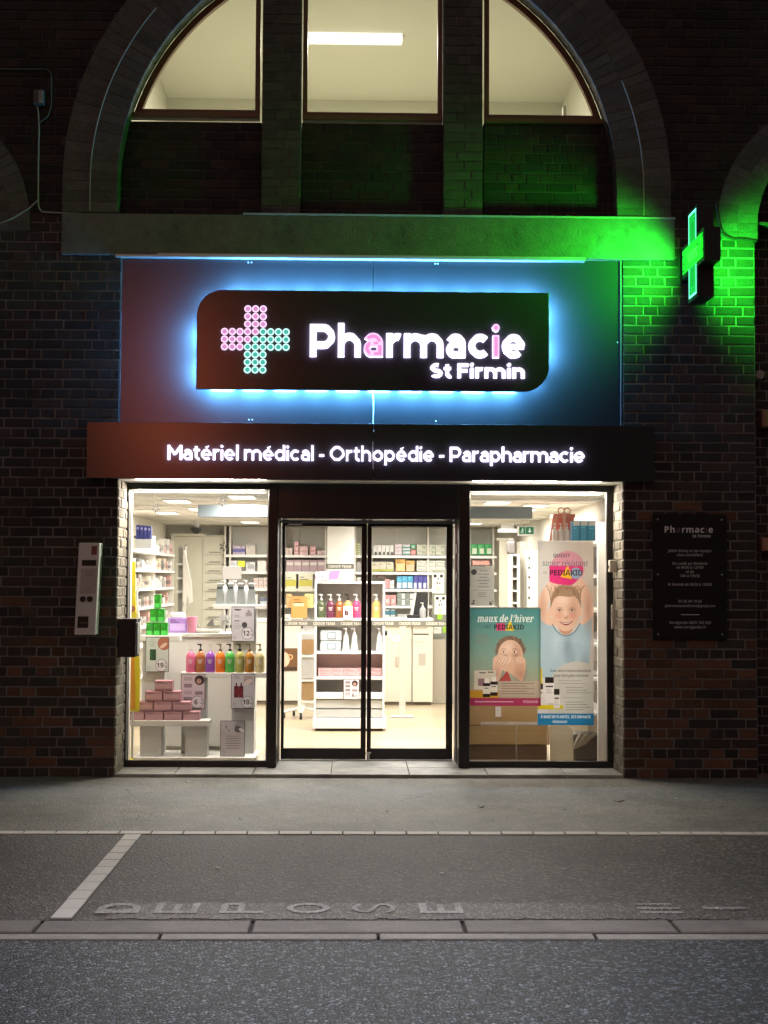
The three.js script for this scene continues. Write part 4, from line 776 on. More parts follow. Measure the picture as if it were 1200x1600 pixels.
// ================================================================= THE SHOP ROOM
const RX0 = -2.95, RX1 = 2.3, RZ = -8.85;
{
  struct('shop_floor', muv(bx(RX0 - 0.2, RX1 + 0.2, -0.1, FL - 0.002, RZ - 0.2, -1.151)), M.floor);
  struct('shop_floor', [bx(RX0 - 0.2, at(418, 1190, WZ)[0] + 0.02, FL - 0.001, FL + 0.001, -1.2, WZ - 0.04), bx(at(734, 1190, WZ)[0] - 0.02, RX1 + 0.2, FL - 0.001, FL + 0.001, -1.2, WZ - 0.04)], M.floor);
  struct('shop_wall', bx(RX0 - 0.2, RX0, -0.1, 2.7, RZ - 0.2, -0.501), M.wall);
  struct('shop_wall', bx(RX1, RX1 + 0.2, -0.1, 2.7, RZ - 0.2, -0.501), M.wall);
  struct('shop_wall', bx(RX0 + 0.001, RX1 - 0.001, -0.1, 2.7, RZ - 0.2, RZ), M.wall);
  struct('shop_wall', [bx(RX0 + 0.001, PXL + 0.03, 0, 2.7, -0.62, -0.541), bx(PXR - 0.03, RX1 - 0.001, 0, 2.7, -0.62, -0.541)], M.wall);
  struct('shop_ceiling', bx(RX0 - 0.2, RX1 + 0.2, CEIL, 2.72, RZ - 0.2, -0.56), M.ceiling);
  // ceiling tile joints: slim recessed grid of metal runners
  const g = []; for (let i = 0; i < 9; i++) g.push(bx(RX0, RX1, CEIL - 0.006, CEIL + 0.003, -1.2 - i * 0.9, -1.185 - i * 0.9)); for (let i = 1; i < 6; i++) g.push(bx(RX0 + i * 0.88, RX0 + i * 0.88 + 0.015, CEIL - 0.0055, CEIL + 0.003, RZ, -0.6));
  const gr = struct('ceiling_grid', g, M.offwhite);
  const lg = glow(2.2, 2.1, 1.8);
  const spots = [[-1.23, -1.18], [-1.95, -2.0], [1.3, -1.95], [0.15, -2.75], [-1.9, -3.7], [-0.6, -3.3], [0.7, -3.3], [1.75, -3.4], [-1.75, -5.4], [-0.5, -5.2], [0.7, -5.2], [1.7, -5.4], [-1.6, -7.3], [0.35, -7.3], [1.5, -7.3], [-0.45, -2.15], [0.72, -2.15], [1.75, -2.5], [-2.4, -4.6]];
  const proto = thing('ceiling_light', 'flat bright ceiling light panel inside the shop', 'ceiling light', [0, CEIL, 0], 'ceiling lights of the shop');
  local('light_panel', bx(-0.11, 0.11, -0.016, -0.004, -0.24, 0.24), lg, proto); local('trim', [bx(-0.13, 0.13, -0.012, -0.001, 0.241, 0.26), bx(-0.13, 0.13, -0.012, -0.001, -0.26, -0.241), bx(-0.13, -0.111, -0.012, -0.001, -0.24, 0.24), bx(0.111, 0.13, -0.012, -0.001, -0.24, 0.24)], M.white, proto);
  const where = (x, z) => `flat ceiling light ${z > -1.8 ? 'close behind the glass' : z > -2.05 ? 'just behind the front row' : z > -2.3 ? 'inside the doors' : z > -2.6 ? 'by the right wall, near the front' : z > -3 ? 'in the second row' : z > -4.3 ? 'above the central display' : z > -6 ? 'before the counters' : 'over the back shelves'}, ${x < -1.8 ? 'far left' : x < -1.1 ? 'left' : x < -0.3 ? 'left of centre' : x < 0.6 ? 'centre' : x < 1.4 ? 'right of centre' : 'far right'}`;
  proto.userData.label = where(...spots[0]);
  spots.forEach(([x, z], i) => { if (i) copy(proto, [x, CEIL, z], 0, where(x, z)); else proto.position.set(x, CEIL, z); area(x, CEIL - 0.02, z, 0.22, 0.48, 0xfffbf4, LV.shop * 3, [0, -1, 0]); });
  const bm = rect(309, 790, 832, 809, -1.45); single('hanging_beam', bx(bm.x0, bm.x1, bm.y0, bm.y1, -1.6, -1.45, 0.006), M.beam, 'grey blue beam hanging below the shop ceiling behind the doors', 'beam', [bm.cx, bm.y0, -1.5]);
  const cp = at(307, 826, -7), cam = thing('dome_camera', 'dark dome security camera under the shop ceiling', 'camera', [cp[0], CEIL - 0.1, -7]); part('mount', cyl(0.03, 0.05, 0.1, cp[0], CEIL - 0.1, -7, 16), M.greyWhite, cam); part('dome', new THREE.SphereGeometry(0.085, 14, 8, 0, Math.PI * 2, Math.PI / 2, Math.PI / 2).translate(cp[0], CEIL - 0.1, -7), M.black, cam);
  const es = rect(809, 822, 836, 837, -6.4), ex = thing('exit_sign', 'green and white emergency exit sign under the ceiling', 'exit sign', [es.cx, es.y0, -6.4]);
  const et = canvasTex(256, 128, (c, w, h) => { c.fillStyle = '#1c7a45'; c.fillRect(0, 0, w, h); c.fillStyle = '#f2fff2'; c.fillRect(w * 0.44, 0, 6, h); c.beginPath(); c.arc(62, 34, 11, 0, 7); c.fill(); c.lineWidth = 12; c.lineCap = 'round'; c.strokeStyle = '#f2fff2'; c.beginPath(); c.moveTo(60, 50); c.lineTo(48, 78); c.lineTo(68, 92); c.lineTo(60, 114); c.moveTo(48, 78); c.lineTo(28, 104); c.moveTo(38, 58); c.lineTo(60, 52); c.lineTo(82, 64); c.stroke(); c.fillRect(176, 22, 22, 50); c.beginPath(); c.moveTo(150, 66); c.lineTo(224, 66); c.lineTo(187, 108); c.fill(); });
  part('case', bx(es.x0, es.x1, es.y0, es.y1, -6.46, -6.4, 0.006), M.white, ex); const em = std({ color: rgb(0.02, 0.02, 0.02), emissive: rgb(0.8, 0.8, 0.8), emissiveMap: et }); part('lit_pictogram', sheet(es.x0 + 0.02, es.x1 - 0.02, es.y0 + 0.02, es.y1 - 0.012, -6.397), em, ex);
  part('hanger', [bx(es.x0 + 0.05, es.x0 + 0.06, es.y1, CEIL, -6.44, -6.43), bx(es.x1 - 0.06, es.x1 - 0.05, es.y1, CEIL, -6.44, -6.43)], M.alu, ex);
  const wl = rect(778, 826, 809, 832, -7.6); const wt = thing('wall_lamp', 'long white wall lamp under the ceiling beside the exit sign', 'lamp', [wl.cx, wl.y0, -7.6]); part('lamp_tube', bx(wl.x0, wl.x1, wl.y0, wl.y1, -7.66, -7.6, 0.015), glow(1.3, 1.25, 1.1), wt); part('bracket', bx(wl.x0 + 0.05, wl.x1 - 0.05, wl.y0 + 0.02, CEIL, -7.7, -7.66), M.white, wt);
}
// ================================================================= WHAT STANDS IN THE SHOP
const OW = M.white;
function board(t, x0, x1, y, z0, z1, th = 0.035) { return part('shelf', bx(x0, x1, y - th, y, z0, z1, 0.003), OW, t); }
function carton(px0, py0, px1, py1, z, d, col, label, cat = 'box', group, band) {
  const r = rect(px0, py0, px1, py1, z), t = thing('carton', label, cat, [r.cx, r.y0, z - d / 2], group);
  part('box', bx(r.x0 + 0.002, r.x1 - 0.002, r.y0 + 0.001, r.y1, z - d, z, 0.003), tint(...col), t);
  if (band) part('printed_panel', bx(r.x0 + r.w * (band[4] ?? 0.1), r.x1 - r.w * (band[5] ?? 0.1), r.y0 + r.h * band[3], r.y0 + r.h * (band[3] + (band[6] ?? 0.3)), z - 0.002, z + 0.002), tint(band[0], band[1], band[2]), t);
  // small print
  if (px1 - px0 > 8) { const dk = (col[0] + col[1] + col[2]) / 3 > 0.3 ? 0.35 : 2.2, y = r.y0 + r.h * rr(0.62, 0.74), gs = [[0.14, rr(0.4, 0.75), 0], [0.14, rr(0.3, 0.6), 0.12]].map(([a, b, o]) => bx(r.x0 + r.w * a, r.x0 + r.w * b, y + o * r.h, y + (o + 0.05) * r.h, z - 0.001, z + 0.0015)); part('small_print', gs, tint(...col.slice(0, 3).map((v) => +Math.min(0.75, v * dk).toFixed(2))), t); }
  return t;
}
function row(n, px0, px1, py0, py1, z, d, col, label, group, band, rows = 1) {
  const LA = n === 1 ? [''] : n === 2 ? ['left one'] .concat('right one') : n === 3 ? ['leftmost', 'middle', 'rightmost'] : ['leftmost', 'second from left', ...(n > 4 ? ['middle'] : []), 'second from right', 'rightmost'];
  const LB = rows === 1 ? [''] : rows === 2 ? ['upper', 'lower'] : rows === 3 ? ['top', 'middle', 'bottom'] : ['top', 'second from top', 'middle', 'second from bottom', 'bottom'];
  const say = (i, j) => { const q = [LB[j] && LB[j] + (rows > 1 ? ' layer' : ''), LA[i]].filter(Boolean).join(', '); return q ? label + ', ' + q : label; };
  for (let j = 0; j < rows; j++) for (let i = 0; i < n; i++) carton(px0 + (px1 - px0) * i / n, py0 + (py1 - py0) * j / rows, px0 + (px1 - px0) * (i + 1) / n, py0 + (py1 - py0) * (j + 1) / rows, z, d, col, say(i, j), 'box', group, band);
}
const B = {};
// shower-gel bottle: clear coloured body, label, pump
function pump(pxc, pyTop, pyBot, z, wpx, col, label, { head = [0.75, 0.73, 0.7], group, cone = false, lab = true } = {}) {
  const a = at(pxc, pyBot, z), h = at(pxc, pyTop, z)[1] - a[1], w = rect(pxc - wpx / 2, pyTop, pxc + wpx / 2, pyBot, z).w, r = w / 2, b = h * 0.7;
  const t = thing('pump_bottle', label, 'bottle', [a[0], a[1], z], group);
  const prof = cone ? [[0.001, 0], [r * 0.95, 0], [r, 0.004], [r * 0.62, b * 0.9], [r * 0.4, b], [0.001, b]] : [[0.001, 0], [r * 0.93, 0], [r, 0.006], [r, b * 0.72], [r * 0.86, b * 0.86], [r * 0.5, b * 0.95], [r * 0.34, b], [0.001, b]];
  local('bottle', lathe(prof, 18), std({ color: rgb(...col), roughness: 0.15 }), t);
  if (lab) local('label', strip(new THREE.CylinderGeometry(r * 1.012, r * 1.012, b * 0.02, 18, 1, true).toNonIndexed()).translate(0, b * 0.3, 0), tint(col[0] * 0.4 + 0.1, col[1] * 0.4 + 0.1, col[2] * 0.4 + 0.1), t);
  if (lab) local('print', [0, 1, 2].map((k) => strip(new THREE.CylinderGeometry(r * 1.012, r * 1.012, b * 0.03, 10, 1, true, -0.5 + 0.08 * k, 1.0 - 0.16 * k).toNonIndexed()).translate(0, b * (0.6 - k * 0.07), 0)), tint(0.7, 0.66, 0.6), t);
  const hd = tint(...head, 0.4);
  local('pump', [cyl(r * 0.36, r * 0.36, h * 0.07, 0, b, 0, 12), cyl(r * 0.12, r * 0.12, h * 0.12, 0, b + h * 0.07, 0, 8), cyl(r * 0.26, r * 0.2, h * 0.07, 0, b + h * 0.17, 0, 12), bx(-r * 0.75, 0, b + h * 0.2, b + h * 0.24, -r * 0.12, r * 0.12)], hd, t);
  return t;
}
function card(px0, py0, px1, py1, z, tx, label, tilt = 0) {
  const r = rect(px0, py0, px1, py1, z), t = thing('price_card', label, 'price card', [r.cx, r.y0, z]);
  part('backing', bx(r.x0, r.x1, r.y0, r.y1, z - 0.006, z, 0.002), M.black, t);
  part('printed_face', sheet(r.x0 + 0.005, r.x1 - 0.005, r.y0 + 0.005, r.y1 - 0.005, z + 0.0015), printed(tx), t);
  return t;
}
const cardTex = (fn) => canvasTex(180, 260, (g, w, h) => { g.fillStyle = '#c9c4cb'; g.fillRect(0, 0, w, h); fn(g, w, h); g.strokeStyle = '#555'; g.lineWidth = 2; g.beginPath(); g.arc(24, h - 26, 12, 0, 7); g.stroke(); });
const price = (g, big, small, x, y, r) => { g.fillStyle = '#d8d4da'; g.beginPath(); g.arc(x, y, r, 0, 7); g.fill(); g.strokeStyle = '#333'; g.lineWidth = 3; g.stroke(); g.fillStyle = '#222'; g.textAlign = 'center'; g.font = 'bold 52px sans-serif'; g.fillText(big, x - 10, y + 18); g.font = '20px sans-serif'; g.fillText(small, x + 32, y + 16); g.fillText('€', x + 32, y - 8); g.textAlign = 'left'; };
const lines = (g, x, y, w, n, s = 12, c = '#777') => { g.fillStyle = c; for (let i = 0; i < n; i++) g.fillRect(x, y + i * s, w * (0.7 + 0.3 * ((i * 7) % 3) / 2), 4); };

// ---- left window: white stepped display
{
  const z0 = -0.78;
  const b = rect(206, 1180, 399, 1187, z0); single('display_platform', bx(b.x0, b.x1, FL + 0.002, FL + 0.045, -1.35, z0, 0.004), OW, 'low white base board of the left window display', 'display board', [b.cx, FL, z0]);
  const y0 = FL + 0.046;
  const bench = (name, label, top, legs, zf, d) => {
    const r = rect(top[0], top[1], top[2], top[3], zf), t = thing(name, label, 'display stand', [r.cx, y0, zf - d / 2]);
    part('tabletop', bx(r.x0, r.x1, r.y0, r.y1, zf - d, zf, 0.004), OW, t);
    for (const [a, c] of legs) { const q = rect(a, 1100, c, 1150, zf); part('leg', bx(q.x0, q.x1, y0, r.y0 - 0.001, zf - d + 0.02, zf - 0.012, 0.003), M.greyWhite, t); }
    return r;
  };
  const low = bench('display_bench', 'low white display bench carrying a pyramid of pink boxes', [196, 1126, 327, 1135], [[219, 252.6], [289, 324]], -0.84, 0.22);
  bench('display_table', 'white display table carrying the row of coloured soap bottles', [282, 1051, 417, 1059], [[283, 322], [361.5, 397]], -1.08, 0.16);
  bench('display_plinth', 'white display plinth carrying the green boxes', [218, 993, 281, 1002], [[221, 256]], -1.14, 0.18);
  bench('display_plinth', 'tall white display plinth carrying the grey bags', [333, 945, 420, 952], [[363, 399]], -1.3, 0.18);
  // pink pyramid
  const zb = -0.87, g = 'pink boxes in the window pyramid', lb = 'pink carton stacked in the pyramid in the left window', pc = [0.5, 0.25, 0.28, 0.6], bd = [0.6, 0.36, 0.38, 0.2, 0.06, 0.06, 0.5];
  const lay = ['bottom', 'second', 'third', 'top'], nth = ['leftmost', 'second from left', 'third from left', 'fourth from left']; let li = 0;
  for (const [xs, ya, yb] of [[[197, 226, 255.5, 285, 312], 1111.5, 1126], [[210, 239.5, 269, 298], 1096, 1111], [[226, 254, 282.5], 1079.5, 1095.5], [[241, 269.5], 1063, 1079]]) { for (let i = 0; i < xs.length - 1; i++) carton(xs[i] + 0.4, ya + 0.6, xs[i + 1] - 0.4, yb, zb, 0.14, pc, `${lb}, ${lay[li]} layer${xs.length > 2 ? ', ' + nth[i] : ''}`, 'box', g, bd); li++; }
  // coloured bottles
  const zq = -1.13;
  [[298, [0.75, 0.16, 0.3], 'pink soap bottle, leftmost in the left window row', 0], [313, [0.42, 0.14, 0.05], 'brown orange soap bottle between the pink and purple ones', 1], [328.3, [0.28, 0.08, 0.42], 'purple soap bottle in the left window row', 0], [344, [0.85, 0.2, 0.03], 'bright orange soap bottle in the left window row', 2], [359, [0.1, 0.45, 0.08], 'bright green soap bottle with black pump', 1], [374.5, [0.38, 0.36, 0.1], 'olive yellow soap bottle in the left window row', 1], [390, [0.4, 0.18, 0.03], 'amber soap bottle, second from the right in the window row', 2], [406, [0.6, 0.5, 0.26], 'pale honey soap bottle, rightmost in the window row', 2]].forEach(([x, c, l, h]) => pump(x, 1003, 1051, zq, 15, c, l, { head: [[0.7, 0.68, 0.66], [0.02, 0.02, 0.02], [0.2, 0.15, 0.1]][h] }));
  // green cartons
  const gl = 'bright green carton stacked on the left window plinth', gg = 'green boxes on the plinth', gc = [0.02, 0.28, 0.02, 0.4], gb = [0.08, 0.62, 0.1, 0.05, 0.1, 0.15, 0.32];
  for (const [xs, ya, yb] of [[[228, 239.3, 250.6, 262], 972.5, 993], [[234, 245.5, 257], 951, 972], [[240.5, 251], 929, 950.6]]) { for (let i = 0; i < xs.length - 1; i++) carton(xs[i], ya, xs[i + 1], yb, -1.18, 0.09, gc, `${gl}, ${['bottom', 'middle', 'top'][xs.length === 4 ? 0 : xs.length === 3 ? 1 : 2]} layer${xs.length > 2 ? ', ' + nth[i] : ''}`, 'box', gg, gb); }
  // grey bags with white bottles between
  for (let i = 0; i < 4; i++) { const px = 343.5 + i * 16.4, r = rect(px - 7, 913, px + 7, 945, -1.36), t = thing('gift_bag', `slim grey tapered bag on the tall window plinth, ${['leftmost', 'second from left', 'third from left', 'rightmost'][i]}`, 'bag', [r.cx, r.y0, -1.4], 'grey bags on the plinth');
    part('bag', prism([[r.x0, r.y0 + 0.001], [r.x1, r.y0 + 0.001], [r.x1 - 0.02, r.y1], [r.x0 + 0.02, r.y1]], -1.42, -1.36), tint(0.24, 0.26, 0.25, 0.5), t); part('handle_slot', bx(r.cx - 0.028, r.cx + 0.028, r.y1 - 0.045, r.y1 - 0.02, -1.361, -1.357, 0.002), tint(0.04, 0.045, 0.045), t); part('rim', bx(r.x0 + 0.015, r.x1 - 0.015, r.y1, r.y1 + 0.012, -1.424, -1.356, 0.003), OW, t); }
  for (let i = 0; i < 3; i++) pump(351.7 + i * 16.4, 904, 945, -1.43, 11, [0.7, 0.7, 0.68], `white pump bottle standing between the grey bags, ${['leftmost', 'middle', 'rightmost'][i]}`, { group: 'white bottles between the grey bags', lab: false, cone: false });
  // price cards
  card(361.5, 948, 398, 1002.5, -1.27, cardTex((g, w, h) => { g.fillStyle = '#333'; g.beginPath(); g.ellipse(46, 14, 30, 12, 0, 0, Math.PI); g.fill(); lines(g, 18, 60, 60, 2); g.fillRect(20, 100, 40, 10); lines(g, 18, 125, 60, 4, 12, '#999'); g.fillStyle = '#9a8f95'; g.fillRect(110, 40, 50, 30); g.beginPath(); g.arc(135, 32, 12, 0, 7); g.fill(); g.fillStyle = '#4c4850'; g.beginPath(); g.arc(102, 136, 22, 0, 7); g.fill(); price(g, '12', '50', 126, 200, 46); }), 'price card reading 12 euros under the grey bags');
  card(227.5, 995.5, 264, 1050, -1.12, cardTex((g, w, h) => { g.fillStyle = '#c6ccc9'; g.fillRect(0, 0, w, h); lines(g, 20, 16, 60, 5, 12, '#9aa'); g.fillStyle = '#a86a55'; g.beginPath(); g.arc(144, 44, 52, 0, 7); g.fill(); g.fillStyle = '#e2c0ae'; g.beginPath(); g.ellipse(140, 60, 34, 14, -0.6, 0, 7); g.fill(); g.fillStyle = '#1f4630'; g.fillRect(30, 90, 50, 84); g.fillStyle = '#2f6044'; g.fillRect(36, 96, 16, 72); price(g, '19', '90', 124, 212, 46); }), 'price card reading 19 euros under the green boxes');
  const six = cardTex((g, w, h) => { g.fillStyle = '#cdbfc6'; g.fillRect(0, 0, w, h); for (const [y, c] of [[20, '#b3a5ad'], [72, '#8d7f88'], [125, '#b3a5ad'], [175, '#8d7f88']]) { g.fillStyle = c; g.fillRect(20, y, 62, 30); } g.fillStyle = '#2e2428'; g.beginPath(); g.arc(140, 44, 38, 0, 7); g.fill(); g.fillStyle = '#b58c7c'; g.beginPath(); g.arc(136, 52, 20, 0, 7); g.fill(); g.fillStyle = '#8d7f88'; g.fillRect(106, 130, 60, 28); price(g, '6', '90', 124, 214, 46); });
  card(282.5, 1053, 320.5, 1107, -1.065, six, 'price card reading 6 euros 90 on the left leg of the bottle table');
  card(361, 1053, 398, 1107, -1.065, cardTex((g, w, h) => { lines(g, 16, 14, 60, 2); g.fillStyle = '#b8a2a0'; g.fillRect(96, 10, 70, 70); g.fillStyle = '#d9cbc8'; g.beginPath(); g.ellipse(130, 60, 40, 18, -0.5, 0, 7); g.fill(); g.fillStyle = '#5c1420'; for (const x of [20, 58]) { g.fillRect(x, 90, 36, 90); g.fillRect(x + 12, 66, 12, 24); } g.fillStyle = '#7a2030'; g.fillRect(30, 110, 60, 50); price(g, '10', '90', 126, 214, 46); }), 'price card reading 10 euros with dark red bottles');
  card(344, 1126, 382.5, 1182, -0.83, cardTex((g, w, h) => { g.fillStyle = '#aaa5aa'; g.beginPath(); g.arc(150, 40, 46, 0, 7); g.fill(); g.fillStyle = '#6a666c'; g.beginPath(); g.arc(130, 60, 26, 0, 7); g.fill(); g.fillStyle = '#eee'; g.beginPath(); g.ellipse(160, 66, 24, 12, 0.4, 0, 7); g.fill(); for (let i = 0; i < 6; i++) { g.fillStyle = '#666'; g.fillRect(44 - (i % 2) * 8, 110 + i * 18, 100 + (i % 2) * 16, 4); } g.fillStyle = '#888'; g.fillRect(36, 30, 12, 24); g.fillRect(58, 60, 8, 20); }), 'framed text card without a price leaning on the base board');
  // white counter behind with its small things
  const r = rect(250, 990, 420, 1177, -1.5), t = thing('display_counter', 'white counter standing behind the window display', 'counter', [r.cx, FL, -1.8]);
  part('body', bx(r.x0 + 0.03, r.x1 - 0.25, FL + 0.06, r.y1 - 0.04, -2.0, -1.52, 0.004), OW, t); part('countertop', bx(r.x0, r.x1 - 0.2, r.y1 - 0.038, r.y1, -2.03, -1.5, 0.005), M.offwhite, t); part('plinth', bx(r.x0 + 0.06, r.x1 - 0.28, FL + 0.001, FL + 0.059, -1.98, -1.55), M.greyWhite, t);
  carton(262, 966, 292.5, 990, -1.62, 0.14, [0.42, 0.24, 0.62, 0.5], 'lilac box on the white counter in the left window', 'box', undefined, [0.6, 0.42, 0.78, 0.2, 0.12, 0.1, 0.45]);
  const wh = rect(266, 957, 288, 967, -1.66); single('folded_cloth', bx(wh.x0, wh.x1, wh.y0 + 0.002, wh.y1, -1.74, -1.64, 0.02), OW, 'small rounded white packet lying on the lilac box', 'packet', [wh.cx, wh.y0, -1.69]);
  const pt = at(300, 989, -1.62); single('plant_pot', lathe([[0.001, 0], [0.04, 0], [0.052, 0.16], [0.048, 0.162], [0.042, 0.15], [0.001, 0.15]], 18).translate(...pt), tint(0.55, 0.2, 0.3), 'pink pot beside the lilac box', 'pot', pt);
  const ds = at(324, 990, -1.66); single('white_dish', lathe([[0.001, 0], [0.1, 0], [0.155, 0.035], [0.15, 0.045], [0.1, 0.012], [0.001, 0.012]], 22).scale(1, 1, 0.5).translate(...ds), OW, 'wide white oval dish on the white counter', 'dish', ds);
  const pl = at(352, 990, -1.7), st = thing('spiky_ornament', 'grey spiky paper ornament on the white counter', 'ornament', pl); const sp = []; for (let k = 0; k < 22; k++) { const a = k / 22 * Math.PI * 2; sp.push(new THREE.ConeGeometry(0.007, rr(0.07, 0.11), 4).translate(0, 0.06, 0).rotateZ(a).translate(pl[0], pl[1] + 0.14, pl[2] + rr(-0.02, 0.02))); } part('spikes', sp.map((q) => strip(q.toNonIndexed())), tint(0.35, 0.34, 0.32), st); part('stand', [cyl(0.004, 0.004, 0.12, pl[0], pl[1], pl[2], 6), cyl(0.035, 0.03, 0.008, pl[0], pl[1], pl[2], 12)], M.black, st);
  const kb = rect(322, 968, 334, 978, -1.72); single('small_lamp', prism([[kb.x0, kb.y0], [kb.x1, kb.y0], [kb.x1 - 0.005, kb.y1], [kb.x0 + 0.05, kb.y1]], -1.8, -1.72), tint(0.1, 0.1, 0.09), 'small dark wedge beside the white dish', 'device', [kb.cx, kb.y0, -1.76]);
  // yellow board, its white holder, yellow sponge
  const yb = rect(200, 878, 219, 1112, -0.72), yt = thing('yellow_board', 'tall narrow yellow board standing in the left window corner', 'board', [yb.cx, FL, -0.75]);
  const ys = new THREE.Shape(); { const x = yb.x0, w = yb.w; ys.moveTo(x, yb.y0); ys.lineTo(x + w * 0.95, yb.y0); ys.bezierCurveTo(x + w * 1.1, yb.y0 + 0.45, x + w * 0.8, yb.y0 + 0.7, x + w * 0.6, yb.y1 - 0.45); ys.bezierCurveTo(x + w * 0.5, yb.y1 - 0.3, x + w * 0.5, yb.y1 - 0.1, x + w * 0.48, yb.y1); ys.lineTo(x + w * 0.1, yb.y1); ys.lineTo(x, yb.y1 - 0.3); }
  part('board', prism(ys, -0.76, -0.74), tint(0.75, 0.62, 0.02, 0.35), yt); const ob = rect(202, 1025, 212, 1108, -0.735); part('orange_panel', prism([[ob.x0, ob.y0], [ob.x1, ob.y0], [ob.x1 - 0.015, ob.y1], [ob.x0 + 0.01, ob.y1]], -0.74, -0.735), tint(0.72, 0.3, 0.02, 0.4), yt); const lo = at(206, 951, -0.735); part('round_logo', strip(new THREE.CylinderGeometry(0.03, 0.03, 0.004, 20).toNonIndexed()).rotateX(Math.PI / 2).translate(lo[0], lo[1], -0.737), tint(0.4, 0.12, 0.1), yt); part('foot', bx(yb.x0, yb.x1, FL + 0.002, FL + 0.02, -0.82, -0.7, 0.004), OW, yt); part('strut', bx(yb.cx - 0.02, yb.cx + 0.0, FL + 0.02, yb.y0 + 0.02, -0.765, -0.755), M.alu, yt);
  const wt = [[[222, 905], [214, 925], [215, 950], [219, 985], [216, 1000], [212, 1030], [220, 1045], [216, 1070], [219, 1110], [221, 1176]].map(([x, y]) => at(x, y, -0.95))]; single('wire_stand', [tube(wt[0], 0.012, 6, 60), bx(wt[0][9][0] - 0.08, wt[0][9][0] + 0.08, FL + 0.001, FL + 0.015, -1.02, -0.88)], OW, 'white curved stand beside the yellow board', 'stand', [wt[0][9][0], FL, -0.95]);
  const sg = rect(196, 1175, 207, 1181, -0.7); single('yellow_sponge', bx(sg.x0, sg.x1, FL + 0.002, FL + 0.04, -0.8, -0.7, 0.008), tint(0.75, 0.65, 0.02), 'small yellow block on the floor in the left window corner', 'block', [sg.cx, FL, -0.75]);
  // snowflake stickers inside the glass
  const flake = (px, py, r, m, l, wz = WZ - 0.008) => { const c = at(px, py, wz), gs = []; for (let k = 0; k < 6; k++) { const a = k * Math.PI / 3; gs.push(bx(-0.005, 0.005, 0.01, r, 0, 0.001).rotateZ(a), bx(-0.003, 0.003, 0, r * 0.35, 0, 0.001).rotateZ(0.8).translate(0, r * 0.55, 0).rotateZ(a), bx(-0.003, 0.003, 0, r * 0.35, 0, 0.001).rotateZ(-0.8).translate(0, r * 0.55, 0).rotateZ(a)); } single('snowflake_sticker', gs.map((q) => q.translate(...c)), m, l, 'sticker', c); };
  flake(243, 793, 0.05, OW, 'white snowflake sticker near the top left of the left window'); flake(347, 784, 0.05, OW, 'white snowflake sticker near the top middle of the left window'); flake(350, 854, 0.045, tint(0.25, 0.25, 0.22), 'grey snowflake sticker in the middle of the left window');
}
